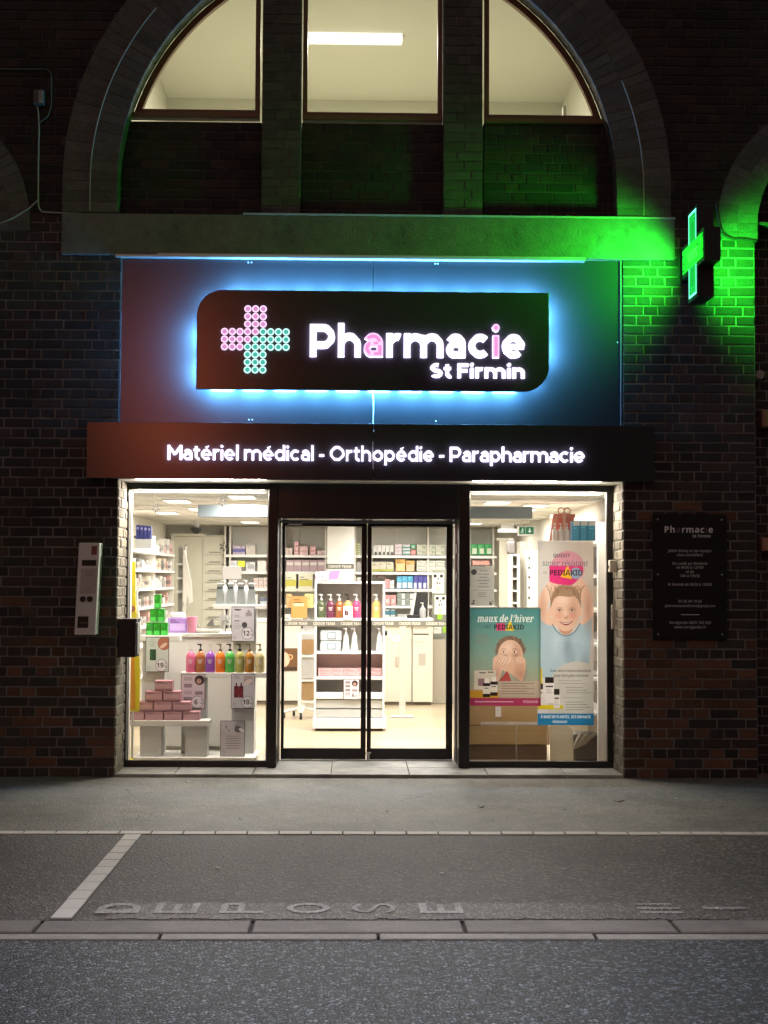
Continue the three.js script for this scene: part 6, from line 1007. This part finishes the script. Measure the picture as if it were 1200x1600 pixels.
  const sc = rect(536.5, 947, 551, 968, zg + 0.02), sct = canvasTex(90, 128, (g, w, h) => { g.fillStyle = '#ded6d4'; g.fillRect(0, 0, w, h); g.fillStyle = '#4a1420'; g.fillRect(14, 40, 18, 50); g.fillRect(34, 48, 14, 42); lines(g, 50, 20, 30, 4); g.fillStyle = '#c8bcc0'; g.beginPath(); g.arc(66, 96, 22, 0, 7); g.fill(); }); const sct2 = thing('shelf_card', 'small white card with dark red bottles in front of the golden bottle', 'card', [sc.cx, sc.y0, zg + 0.01]); part('backing', bx(sc.x0, sc.x1, sc.y0, sc.y1, zg + 0.006, zg + 0.012), OW, sct2); part('printed_face', sheet(sc.x0, sc.x1, sc.y0, sc.y1, zg + 0.0135), printed(sct), sct2);
  [[500, 985, 534, 1001.5, 'upper pack of wipes on the central display'], [500, 1002, 533, 1017.5, 'lower pack of wipes on the central display']].forEach(([a, b, c, e, l]) => { const k = rect(a, b, c, e, zb), w = thing('wipes_pack', l, 'pack', [k.cx, k.y0, zb - 0.05]); part('pack', bx(k.x0, k.x1, k.y0 + 0.001, k.y1, zb - 0.12, zb, 0.02), tint(0.62, 0.66, 0.66, 0.35), w); part('lid_ring', [bx(k.cx - 0.04, k.cx + 0.06, k.y0 + 0.022, k.y1 - 0.022, zb + 0.001, zb + 0.006, 0.003)], tint(0.18, 0.26, 0.34), w); part('lid', bx(k.cx - 0.03, k.cx + 0.05, k.y0 + 0.032, k.y1 - 0.032, zb + 0.004, zb + 0.01, 0.003), OW, w); });
  [[540.5, 'white pump bottle beside the wipes, left of two'], [553.5, 'white pump bottle beside the wipes, right of two'], [593, 'white pump bottle on the right end of the central display']].forEach(([x, l]) => pump(x, 979, 1017.5, zb, 12, [0.66, 0.68, 0.67], l, { cone: true, lab: false })); for (const x of [540.5, 553.5, 593]) { /* heart-shaped mark left plain */ }
  row(5, 497, 597, 1044, 1058, zb, 0.12, [0.68, 0.46, 0.46], 'flat pink carton on the third shelf of the central display', 'flat pink cartons on the central display', [0.5, 0.26, 0.28, 0.3, 0.12, 0.12, 0.2], 2);
  card(536.5, 1061, 561.5, 1093, zg + 0.012, six0(), 'small price card reading 6 euros 90 on the central display');
  function six0() { return canvasTex(140, 180, (g, w, h) => { g.fillStyle = '#d9ced0'; g.fillRect(0, 0, w, h); for (const y of [16, 50, 86, 120]) { g.fillStyle = y % 3 ? '#8c7c84' : '#b0a2a8'; g.fillRect(14, y, 46, 22); } g.fillStyle = '#2e2428'; g.beginPath(); g.arc(102, 36, 28, 0, 7); g.fill(); g.fillStyle = '#b58c7c'; g.beginPath(); g.arc(100, 42, 15, 0, 7); g.fill(); g.fillStyle = '#8c7c84'; g.fillRect(78, 90, 46, 20); g.fillStyle = '#222'; g.font = 'bold 42px sans-serif'; g.fillText('6', 76, 160); g.font = '18px sans-serif'; g.fillText('90', 104, 158); }); }
  // pink fan of boxes on top
  const fz = zg - 0.12; for (let i = 0; i < 7; i++) { const a = at(494 + i * 5.2, 911, fz), w = 0.035, h = i < 5 ? 0.1 : 0.1, col = i < 4 ? [0.66, 0.5, 0.5] : [0.62, 0.12, 0.24]; const q2 = thing('carton', `${i < 4 ? 'pale' : 'deep'} pink box leaning on top of the central display, ${['leftmost', 'second', 'third', 'fourth', 'fifth', 'sixth', 'rightmost'][i]}`, 'box', a, i < 4 ? 'pale pink boxes on the display top' : 'deep pink boxes on the display top'); const g = bx(-w / 2, w / 2, 0, h, -0.1, 0, 0.002).rotateZ(-0.12 - 0.02 * i); local('box', g.translate(0, 0.026 + 0.003 * i, 0), tint(...col), q2); if (i < 4) local('stripe', bx(-w / 2 + 0.004, -w / 2 + 0.014, 0.01, h * 0.6, -0.05, 0.002).rotateZ(-0.12 - 0.02 * i).translate(0, 0.026 + 0.003 * i, 0), tint(0.25, 0.06, 0.1), q2); }
}
// ---- right window
{
  const sk = '#e6bfa8';
  const soft = (g, x, y, rx, ry, c, a) => { g.save(); g.translate(x, y); g.scale(1, ry / rx); const q = g.createRadialGradient(0, 0, 0, 0, 0, rx); q.addColorStop(0, c + a + ')'); q.addColorStop(1, c + '0)'); g.fillStyle = q; g.beginPath(); g.arc(0, 0, rx, 0, 7); g.fill(); g.restore(); };
  const hairs = (g, n, fn) => { for (let i = 0; i < n; i++) { const [x0, y0, x1, y1, x2, y2] = fn(i / n); const v = rr(0.6, 1.3); g.strokeStyle = `rgba(${150 * v | 0},${118 * v | 0},${90 * v | 0},0.6)`; g.lineWidth = rr(2, 5); g.beginPath(); g.moveTo(x0, y0); g.quadraticCurveTo(x1, y1, x2, y2); g.stroke(); } };
  const face = (g, x, y, w, h) => {      // the tones of the printed portrait
    soft(g, x + w * 0.55, y, w * 0.6, h * 0.9, 'rgba(150,95,75,', 0.35); soft(g, x - w * 0.2, y - h * 0.45, w * 0.7, h * 0.4, 'rgba(255,232,215,', 0.55);
    for (const s of [-1, 1]) { soft(g, x + s * w * 0.46, y + h * 0.3, w * 0.34, h * 0.2, 'rgba(226,130,112,', 0.45); soft(g, x + s * w * 0.42, y + h * 0.02, w * 0.3, h * 0.1, 'rgba(140,92,76,', 0.35); }
    soft(g, x + w * 0.06, y + h * 0.36, w * 0.2, h * 0.1, 'rgba(160,100,82,', 0.4); soft(g, x, y + h * 0.2, w * 0.1, h * 0.2, 'rgba(255,236,222,', 0.5);
  };
  const kidTall = canvasTex(528, 1728, (g, w, h) => {
    const bg = g.createLinearGradient(0, 0, w, 0); bg.addColorStop(0, '#d8d5d2'); bg.addColorStop(1, '#cdc2b6'); g.fillStyle = bg; g.fillRect(0, 0, w, h);
    g.fillStyle = '#d79aa8'; g.beginPath(); g.arc(285, 250, 160, 0, 7); g.fill();
    // arms
    g.fillStyle = sk; g.beginPath(); g.moveTo(150, 350); g.bezierCurveTo(40, 420, -10, 560, 10, 680); g.bezierCurveTo(40, 760, 90, 820, 130, 860); g.lineTo(190, 760); g.bezierCurveTo(90, 700, 70, 640, 110, 560); g.bezierCurveTo(140, 490, 190, 450, 210, 420); g.fill();
    g.beginPath(); g.moveTo(400, 330); g.bezierCurveTo(500, 420, 530, 560, 528, 700); g.lineTo(520, 860); g.lineTo(420, 900); g.lineTo(380, 780); g.bezierCurveTo(450, 700, 450, 640, 410, 560); g.bezierCurveTo(380, 500, 350, 460, 340, 420); g.fill();
    // shirt
    g.fillStyle = '#aac0cc'; g.beginPath(); g.moveTo(0, 690); g.bezierCurveTo(60, 790, 110, 800, 150, 790); g.bezierCurveTo(210, 900, 340, 900, 390, 780); g.bezierCurveTo(460, 790, 500, 740, 520, 700); g.lineTo(480, 1240); g.bezierCurveTo(300, 1320, 150, 1320, 0, 1270); g.fill(); for (let i = 0; i < 9; i++) soft(g, 60 + rnd() * 400, 900 + rnd() * 320, 40 + rnd() * 50, 160, i % 2 ? 'rgba(205,222,230,' : 'rgba(96,118,130,', 0.3);
    g.strokeStyle = '#5d7078'; g.lineWidth = 8; g.beginPath(); g.moveTo(140, 780); g.bezierCurveTo(200, 930, 340, 930, 400, 770); g.stroke();
    // neck, head
    g.fillStyle = '#cc987c'; g.beginPath(); g.ellipse(265, 800, 70, 80, 0, 0, 7); g.fill();
    g.fillStyle = sk; soft(g, 40, 640, 60, 200, 'rgba(160,110,90,', 0.4); soft(g, 480, 640, 70, 260, 'rgba(150,100,80,', 0.45); soft(g, 110, 470, 60, 140, 'rgba(255,235,220,', 0.5); g.fillStyle = sk; g.beginPath(); g.moveTo(124, 600); g.bezierCurveTo(130, 400, 400, 400, 406, 600); g.bezierCurveTo(410, 720, 350, 845, 265, 848); g.bezierCurveTo(180, 845, 118, 720, 124, 600); g.fill(); g.beginPath(); g.ellipse(122, 660, 22, 44, 0, 0, 7); g.fill(); g.beginPath(); g.ellipse(408, 660, 22, 44, 0, 0, 7); g.fill();
    face(g, 265, 640, 140, 205); g.fillStyle = '#a98a70'; g.beginPath(); g.moveTo(122, 640); g.bezierCurveTo(110, 480, 180, 410, 270, 405); g.bezierCurveTo(380, 410, 420, 500, 408, 640); g.bezierCurveTo(395, 560, 380, 530, 340, 515); g.bezierCurveTo(290, 540, 220, 500, 175, 525); g.bezierCurveTo(140, 550, 135, 590, 122, 640); g.fill();
    hairs(g, 110, (t) => { const x = 124 + t * 282; return [x, 600 - 150 * Math.sin(Math.PI * t) + rr(-20, 20), x + rr(-30, 30), 430, x + rr(-60, 60), 420 + rr(-12, 40)]; });
    for (const x of [207, 323]) { g.fillStyle = '#f0e6dc'; g.beginPath(); g.ellipse(x, 652, 20, 8, 0, 0, 7); g.fill(); g.fillStyle = '#3f3028'; g.beginPath(); g.arc(x, 651, 9, 0, 7); g.fill(); g.strokeStyle = 'rgba(90,58,44,0.9)'; g.lineWidth = 5; g.beginPath(); g.moveTo(x - 24, 654); g.quadraticCurveTo(x, 636, x + 24, 654); g.stroke(); soft(g, x, 628, 34, 8, 'rgba(150,112,86,', 0.7); soft(g, x, 672, 30, 8, 'rgba(190,130,108,', 0.5); }
    g.strokeStyle = '#b97e66'; g.lineWidth = 6; g.beginPath(); g.moveTo(250, 720); g.quadraticCurveTo(265, 736, 284, 720); g.stroke(); g.fillStyle = '#8e3d3d'; g.beginPath(); g.moveTo(200, 755); g.quadraticCurveTo(265, 775, 335, 750); g.quadraticCurveTo(275, 830, 200, 755); g.fill(); g.fillStyle = '#f6efe8'; g.beginPath(); g.moveTo(212, 761); g.quadraticCurveTo(265, 778, 324, 757); g.quadraticCurveTo(270, 795, 212, 761); g.fill();
    // lettering
    g.textAlign = 'left'; g.font = 'bold 46px sans-serif'; g.fillStyle = '#37505a'; g.fillText('QUI', 146, 150); g.fillStyle = '#6d4a55'; g.fillText('DIT', 232, 150); g.font = 'italic 74px serif'; g.fillStyle = '#4b5864'; g.textAlign = 'center'; g.fillText('super résistant', 256, 232, 430); g.font = '26px sans-serif'; g.fillStyle = '#6b6266'; g.fillText('DIT', 72, 306);
    g.fillStyle = '#e0357d'; g.beginPath(); g.moveTo(110, 232); g.lineTo(420, 232); g.quadraticCurveTo(450, 300, 380, 360); g.lineTo(330, 410); g.quadraticCurveTo(200, 420, 112, 380); g.fill(); g.fillStyle = '#f0b81e'; g.beginPath(); g.moveTo(288, 225); g.lineTo(325, 360); g.lineTo(215, 335); g.fill(); g.fillStyle = '#90a8c2'; g.beginPath(); g.arc(362, 300, 54, 0, 7); g.fill();
    g.textAlign = 'left'; g.font = 'bold 74px sans-serif'; g.fillStyle = '#2a1a2c'; let x = 108; for (const ch of 'PEDIAKID') { g.fillText(ch, x, 322); x += g.measureText(ch).width - 3; }
    // text disc and products
    g.fillStyle = '#c6c3b9'; g.beginPath(); g.arc(370, 1400, 270, 0, 7); g.fill(); g.fillRect(100, 1400, 428, 260); g.fillStyle = '#4d4a46'; g.font = 'italic bold 36px serif'; g.textAlign = 'right'; g.fillText('Les micronutriments', 500, 1230); g.fillText('pour être plus résistant', 480, 1275, 330); lines(g, 200, 1310, 300, 2, 26, '#8a867d'); lines(g, 270, 1375, 230, 3, 24, '#6c6860'); lines(g, 230, 1470, 270, 1, 24, '#8a867d'); lines(g, 260, 1510, 240, 4, 24, '#55524c');
    g.fillStyle = '#d8c51e'; g.fillRect(0, 1540, 240, 40); g.beginPath(); g.moveTo(0, 1180); g.lineTo(44, 1200); g.lineTo(44, 1340); g.lineTo(0, 1340); g.fill();
    for (const [bx0, y0, bw, bh, c] of [[4, 1390, 50, 150, '#ded6d2'], [66, 1330, 90, 190, '#e2ddd8'], [150, 1440, 60, 130, '#d9d5cf']]) { g.fillStyle = c; g.fillRect(bx0, y0, bw, bh); g.fillStyle = '#2c2220'; g.fillRect(bx0 + 4, y0 - 50, bw - 8, 54); g.fillStyle = '#55484a'; g.fillRect(bx0 + 10, y0 + 30, bw - 20, 14); lines(g, bx0 + 12, y0 + 62, bw - 26, 3, 16, '#988d8a'); }
    g.fillStyle = '#1f7fb2'; g.fillRect(0, 1620, w, 108); g.fillStyle = '#f2f7fa'; g.font = 'bold 38px sans-serif'; g.textAlign = 'center'; g.fillText('À BASE DE PLANTES, DES ENFANTS', w / 2, 1664, 470); g.font = 'bold 30px sans-serif'; g.fillText('PEDIAKID', 210, 1708);
  });
  const kidLow = canvasTex(560, 768, (g, w, h) => {
    const bg = g.createLinearGradient(0, 0, 0, h); bg.addColorStop(0, '#4e8f8f'); bg.addColorStop(0.5, '#8aa798'); bg.addColorStop(1, '#b9a284'); g.fillStyle = bg; g.fillRect(0, 0, w, h);
    g.fillStyle = '#eef4ee'; g.font = 'italic bold 76px serif'; g.textAlign = 'center'; g.fillText("maux de l'hiver", w / 2, 110, 440); g.font = '34px sans-serif'; g.fillStyle = '#3c5a58'; g.textAlign = 'left'; g.fillText('DIT', 124, 158); g.fillStyle = '#cf3f74'; g.fillRect(212, 120, 70, 58); g.fillStyle = '#e6c62a'; g.beginPath(); g.moveTo(320, 96); g.lineTo(352, 178); g.lineTo(280, 178); g.fill(); g.fillStyle = '#2c2a30'; g.font = 'bold 52px sans-serif'; g.fillText('PEDIAKID', 190, 168, 240);
    lines(g, 50, 212, 120, 4, 19, '#a08070');
    g.fillStyle = '#7a675c'; g.beginPath(); g.ellipse(322, 340, 116, 122, 0, Math.PI, 0); g.lineTo(432, 360); g.lineTo(206, 360); g.fill(); g.fillStyle = '#e2bba2'; g.beginPath(); g.ellipse(322, 380, 100, 130, 0, 0, 7); g.fill(); face(g, 322, 370, 100, 130); hairs(g, 90, (t) => { const a = Math.PI * (1 + t); return [322 + 100 * Math.cos(a), 352 + 104 * Math.sin(a), 322 + 112 * Math.cos(a + 0.1), 350 + 116 * Math.sin(a + 0.1), 322 + rr(112, 130) * Math.cos(a + rr(-0.2, 0.2)), 350 + rr(114, 134) * Math.sin(a + rr(-0.2, 0.2))]; });
    g.fillStyle = '#fff'; for (const x of [272, 358]) { g.beginPath(); g.ellipse(x, 344, 15, 6, 0, 0, 7); g.fill(); } g.fillStyle = '#5a4236'; for (const x of [270, 354]) { g.beginPath(); g.arc(x, 343, 7, 0, 7); g.fill(); } g.strokeStyle = 'rgba(138,100,80,0.6)'; g.lineWidth = 4; for (const x of [270, 356]) { g.beginPath(); g.moveTo(x - 22, 326); g.quadraticCurveTo(x, 314, x + 22, 326); g.stroke(); }
    // hands clasped over the mouth, forearms
    g.fillStyle = '#b04a4a'; g.beginPath(); g.moveTo(230, 575); g.lineTo(300, 490); g.lineTo(330, 575); g.fill();
    g.fillStyle = '#e6bfa6'; g.beginPath(); g.moveTo(190, 390); g.bezierCurveTo(230, 350, 300, 370, 330, 415); g.lineTo(262, 490); g.lineTo(226, 575); g.lineTo(170, 575); g.bezierCurveTo(190, 500, 180, 440, 190, 390); g.fill(); g.fillStyle = '#dfb398'; g.beginPath(); g.moveTo(330, 415); g.bezierCurveTo(370, 370, 430, 370, 440, 410); g.bezierCurveTo(450, 470, 430, 540, 410, 580); g.lineTo(330, 520); g.lineTo(272, 480); g.fill();
    soft(g, 215, 520, 60, 90, 'rgba(150,95,75,', 0.4); soft(g, 400, 520, 70, 90, 'rgba(150,95,75,', 0.45); soft(g, 270, 410, 70, 40, 'rgba(255,236,222,', 0.5); soft(g, 390, 410, 60, 40, 'rgba(255,232,216,', 0.45);
    g.strokeStyle = 'rgba(150,98,76,0.55)'; g.lineWidth = 3; for (let k = 0; k < 4; k++) { g.beginPath(); g.moveTo(240 + k * 22, 385 + k * 4); g.lineTo(210 + k * 18, 440 + k * 10); g.stroke(); g.beginPath(); g.moveTo(350 + k * 20, 395); g.lineTo(372 + k * 14, 460); g.stroke(); }
    g.fillStyle = '#b09a84'; g.fillRect(0, 640, 260, 70); g.fillStyle = '#c9962c'; g.fillRect(0, 650, 230, 70); g.fillStyle = '#cfc4b4'; g.fillRect(40, 490, 170, 150); g.fillStyle = '#8f7078'; g.fillRect(70, 555, 50, 56); g.fillStyle = '#4c4440'; g.fillRect(80, 505, 50, 8); g.fillRect(146, 500, 46, 8);
    for (const [x, y] of [[108, 590], [166, 578]]) { g.fillStyle = '#e2dcd2'; g.fillRect(x + 12, y - 36, 34, 36); g.fillStyle = '#2c1c1a'; g.fillRect(x, y, 56, 110); g.fillStyle = '#d8d2c6'; g.fillRect(x, y + 24, 56, 60); g.fillStyle = '#55483f'; g.fillRect(x + 8, y + 36, 36, 7); }
    g.fillStyle = '#b8a795'; g.fillRect(236, 574, 324, 120); for (let i = 0; i < 5; i++) { g.fillStyle = '#85705f'; g.fillRect(250, 590 + i * 20, 260 - (i % 2) * 60, 5); }
    g.fillStyle = '#a8365c'; g.fillRect(0, 706, w, 62); g.fillStyle = '#e9b8c6'; g.fillRect(46, 732, 300, 7); g.font = 'bold 26px sans-serif'; g.fillText('PEDIAKID', 420, 744);
  });
  const poster = (px0, py0, px1, py1, z, tx, label) => { const r = rect(px0, py0, px1, py1, z), t = thing('window_poster', label, 'poster', [r.cx, r.y0, z]); part('printed_sheet', sheet(r.x0, r.x1, r.y0, r.y1, z), paper(tx), t); part('top_clip', bx(r.x0, r.x1, r.y1 - 0.004, r.y1 + 0.008, z - 0.004, z + 0.004), OW, t); };
  poster(840, 846, 927.5, 1133, -0.62, kidTall, 'tall poster of a smiling child in blue with raised arms');
  poster(733, 950, 845, 1103, -0.57, kidLow, 'teal poster of a child covering its mouth with both hands');
  const ntx = canvasTex(152, 244, (g, w, h) => { g.fillStyle = '#b9b7b0'; g.fillRect(0, 0, w, h); g.fillStyle = '#4a4a48'; g.beginPath(); g.arc(26, 40, 18, 0, 7); g.fill(); for (let i = 0; i < 6; i++) { g.fillStyle = '#6a6a68'; g.fillRect(60 - (i % 2) * 12, 30 + i * 20, 50 + (i % 2) * 24, 4); } g.fillStyle = '#777'; g.fillRect(8, 152, 136, 2); for (let i = 0; i < 3; i++) g.fillRect(50, 168 + i * 12, 54, 3); g.fillStyle = '#55554f'; for (let i = 0; i < 12; i++) { g.beginPath(); g.arc(i < 6 ? 8 + rnd() * 30 : 116 + rnd() * 30, 210 + rnd() * 30, 5, 0, 7); g.fill(); } });
  const nr = rect(734, 884, 772, 945, -0.55), nt = thing('window_notice', 'grey paper notice taped inside the right window beside the door', 'notice', [nr.cx, nr.y0, -0.55]); part('printed_sheet', sheet(nr.x0, nr.x1, nr.y0, nr.y1, -0.55), paper(ntx), nt); part('adhesive_tape', bx(nr.cx - 0.02, nr.cx + 0.02, nr.y1 - 0.012, nr.y1 + 0.01, -0.5485, -0.547), OW, nt);
  // beige drawer cabinet, acrylic table, panels
  const z = -1.0, c = rect(728, 1096, 859, 1176, z), k = thing('beige_cabinet', 'beige wooden cabinet behind the posters in the right window', 'cabinet', [c.cx, FL, z - 0.25]); const Yc = (py) => at(790, py, z)[1];
  part('drawer_front', bx(c.x0, c.x1, Yc(1133), Yc(1080), z - 0.02, z, 0.004), M.cardboard, k); part('drawer_front', bx(c.x0, c.x1, Yc(1163), Yc(1134), z - 0.02, z, 0.004), M.cardboard, k); part('body', bx(c.x0, c.x1, Yc(1164), Yc(1079), z - 0.4, z - 0.021), M.cardboard, k); part('plinth', bx(c.x0 + 0.02, c.x1 - 0.02, FL + 0.001, Yc(1165), z - 0.38, z - 0.04), tint(0.16, 0.1, 0.05), k); const lb = rect(774, 1104, 783, 1120, z); part('white_tag', bx(lb.x0, lb.x1, lb.y0, lb.y1, z + 0.001, z + 0.004), OW, k);
  const ac = rect(750, 1129, 862, 1134, -0.8), a = thing('acrylic_table', 'small clear acrylic table in front of the beige cabinet', 'table', [ac.cx, FL, -0.8]); part('tabletop', bx(ac.x0, ac.x1, ac.y0 + 0.01, ac.y1, -0.92, -0.74), M.acrylic, a); for (const px of [807, 856]) { const x = at(px, 1150, -0.8)[0]; part('leg', bx(x - 0.008, x + 0.008, FL + 0.002, ac.y0 + 0.009, -0.86, -0.8), M.acrylic, a); } part('edge', bx(ac.x0, ac.x1, ac.y0 + 0.012, ac.y1 - 0.004, -0.7399, -0.737), OW, a);
  const cp = rect(860, 1128, 896, 1184, -0.9); single('cream_panel', prism([[cp.x0, FL + 0.002], [cp.x1, FL + 0.002], [cp.x1 - 0.005, cp.y1 - 0.08], [cp.x0 + 0.12, cp.y1], [cp.x0, cp.y1]], -0.94, -0.9), tint(0.66, 0.58, 0.42, 0.6), 'cream panel with a slanted corner beside the beige cabinet', 'panel', [cp.cx, FL, -0.92]);
  const gb = rect(896, 1140, 935, 1182, -0.95), gt = thing('grey_basket', 'grey brown basket with a folded cloth in the right window corner', 'basket', [gb.cx, FL, -1.05]); part('basket', bx(gb.x0, gb.x1, FL + 0.002, gb.y1 - 0.04, -1.2, -0.95, 0.02), tint(0.14, 0.12, 0.1, 0.9), gt); for (let i = 0; i < 5; i++) { const p0 = at(897 + i * 4, 1170 - i * 2, -0.93), p1 = at(908 + i * 6, 1146 + (i % 2) * 4, -0.92); part('cloth_fold', tube([p0, [(p0[0] + p1[0]) / 2, (p0[1] + p1[1]) / 2 + 0.015, -0.915], p1], 0.018, 6, 10), tint(0.4, 0.35, 0.28, 0.8), gt); }
  // right wall shelf unit
  const x0 = 1.93, s = thing('side_shelves', 'white shelf unit against the right wall beside the tall poster', 'shelf unit', [2.1, FL, -1.6]); part('side_panel', bx(at(934, 1000, -0.72)[0], at(947, 1000, -0.72)[0], FL + 0.002, at(940, 816, -0.72)[1], -0.76, -0.72, 0.004), OW, s); part('upright', bx(x0 + 0.02, RX1 - 0.002, FL + 0.002, 2.09, -2.3, -2.28), OW, s);
  for (const y of [2.1, 1.78, 1.46, 1.14, 0.82, 0.5]) part('shelf', bx(x0, RX1 - 0.002, y - 0.03, y, -2.27, -0.8, 0.003), OW, s); part('back_panel', bx(RX1 - 0.02, RX1 - 0.003, FL + 0.002, 2.1, -2.27, -0.8), tint(0.12, 0.1, 0.08), s);
  for (let i = 0; i < 5; i++) carton(926, 870 + i * 46, 934, 895 + i * 46, -0.95, 0.1, [[0.12, 0.11, 0.1], [0.5, 0.45, 0.38], [0.14, 0.12, 0.1], [0.6, 0.55, 0.48], [0.45, 0.4, 0.35]][i], `narrow box at the edge of the tall poster, ${['topmost', 'second from top', 'third from top', 'fourth from top', 'lowest'][i]} of five`);
  const zt = -1.35; row(3, 894, 931, 814, 847, zt, 0.12, [0.04, 0.25, 0.42], 'blue carton with white dots at the top of the right window', 'blue dotted cartons', [0.68, 0.68, 0.66, 0.78, 0.1, 0.05, 0.2]); for (let i = 0; i < 3; i++) pump(867 + i * 9.5, 816, 847, zt - 0.05, 9, [0.6, 0.56, 0.53], `pale tall bottle left of the blue dotted cartons, ${['leftmost', 'middle', 'rightmost'][i]}`, { group: 'pale bottles at the top right', lab: false });
  const rb = thing('gift_box', 'coral red gift box with bow behind the pale bottles', 'gift box', [at(878, 846, -1.6)[0], 2.1, -1.7]); const rq = rect(866, 800, 897, 847, -1.6); part('box', bx(rq.x0, rq.x1, 2.101, rq.y1 - 0.06, -1.85, -1.6, 0.004), tint(0.55, 0.15, 0.1), rb); part('lid', bx(rq.x0 - 0.01, rq.x1 + 0.01, rq.y1 - 0.06, rq.y1 - 0.02, -1.86, -1.59, 0.004), tint(0.6, 0.2, 0.14), rb); part('ribbon', [bx(rq.cx - 0.015, rq.cx + 0.015, 2.101, rq.y1 - 0.018, -1.589, -1.584), new THREE.TorusGeometry(0.03, 0.008, 5, 12).translate(rq.cx - 0.03, rq.y1 + 0.01, -1.6), new THREE.TorusGeometry(0.03, 0.008, 5, 12).translate(rq.cx + 0.03, rq.y1 + 0.01, -1.6)].map((q) => strip(q.index ? q.toNonIndexed() : q)), tint(0.68, 0.4, 0.3), rb); const sb = [[858, 846], [864, 806], [872, 804], [868, 846]].map(([x, y]) => at(x, y, -1.5).slice(0, 2)); single('slanted_card', prism(sb, -1.52, -1.5), tint(0.6, 0.24, 0.17), 'coral red card leaning left of the gift box', 'card', [sb[0][0], 2.1, -1.51]);
  // white cupboards behind
  const zz = -5.6; const w1 = rect(780, 845, 797, 1090, -8.3); const cb = thing('back_cupboard', 'cream cupboard door in the back right corner, beside the exit sign', 'cupboard', [w1.cx, FL, -8.3]); part('door', bx(w1.x0, w1.x1, FL + 0.01, w1.y1, -8.34, -8.3, 0.004), tint(0.66, 0.63, 0.52), cb); part('frame', bx(w1.x0 - 0.04, w1.x1 + 0.04, w1.y1 + 0.001, w1.y1 + 0.04, -8.36, -8.28), M.wall, cb);
  const w2 = rect(797, 866, 812, 1090, zz), cs = thing('shelf_tower', 'cream shelf tower behind the right window with square openings', 'shelf tower', [w2.cx, FL, zz - 0.2]); part('side', bx(w2.x0, w2.x0 + 0.03, FL, w2.y1, zz - 0.3, zz), M.offwhite, cs); part('side', bx(w2.x1 - 0.03, w2.x1, FL, w2.y1, zz - 0.3, zz), M.offwhite, cs); for (const py of [866, 884, 903, 922, 941, 960]) { const q = rect(797, py, 812, py + 2.5, zz); part('shelf', bx(w2.x0 + 0.031, w2.x1 - 0.031, q.y0, q.y1, zz - 0.3, zz), OW, cs); } part('back', bx(w2.x0 + 0.031, w2.x1 - 0.031, FL, w2.y1, zz - 0.3, zz - 0.28), M.offwhite, cs);
  const w3 = rect(813, 846, 824, 1090, zz - 0.4); single('grey_cupboard', bx(w3.x0, w3.x1, FL, w3.y1, zz - 0.8, zz - 0.4, 0.004), tint(0.42, 0.4, 0.34), 'narrow grey cupboard beside the cream shelf tower', 'cupboard', [w3.cx, FL, zz - 0.6]);
  const w4 = rect(824, 860, 842, 1090, zz), ct = thing('shelf_tower', 'cream shelf tower half hidden by the tall poster', 'shelf tower', [w4.cx, FL, zz - 0.2]); part('body', bx(w4.x0, w4.x1 + 0.3, FL, w4.y1, zz - 0.4, zz, 0.004), M.offwhite, ct); for (const py of [870, 885, 900, 916, 932]) { const q = rect(825.5, py, 828, py + 4, zz + 0.003); part('slot', bx(q.x0, q.x1, q.y0, q.y1, zz - 0.01, zz + 0.003), M.black, ct); }
  const bg = at(801, 866, zz); single('hanging_bag', [bx(bg[0] - 0.06, bg[0] + 0.05, bg[1] + 0.002, bg[1] + 0.17, zz - 0.2, zz - 0.05, 0.03), bx(bg[0] - 0.03, bg[0] + 0.03, bg[1] + 0.165, bg[1] + 0.2, zz - 0.15, zz - 0.1, 0.01)], tint(0.1, 0.09, 0.08, 0.8), 'dark bag lying on top of the cream shelf tower', 'bag', bg);
}
renderer.render(scene, camera);
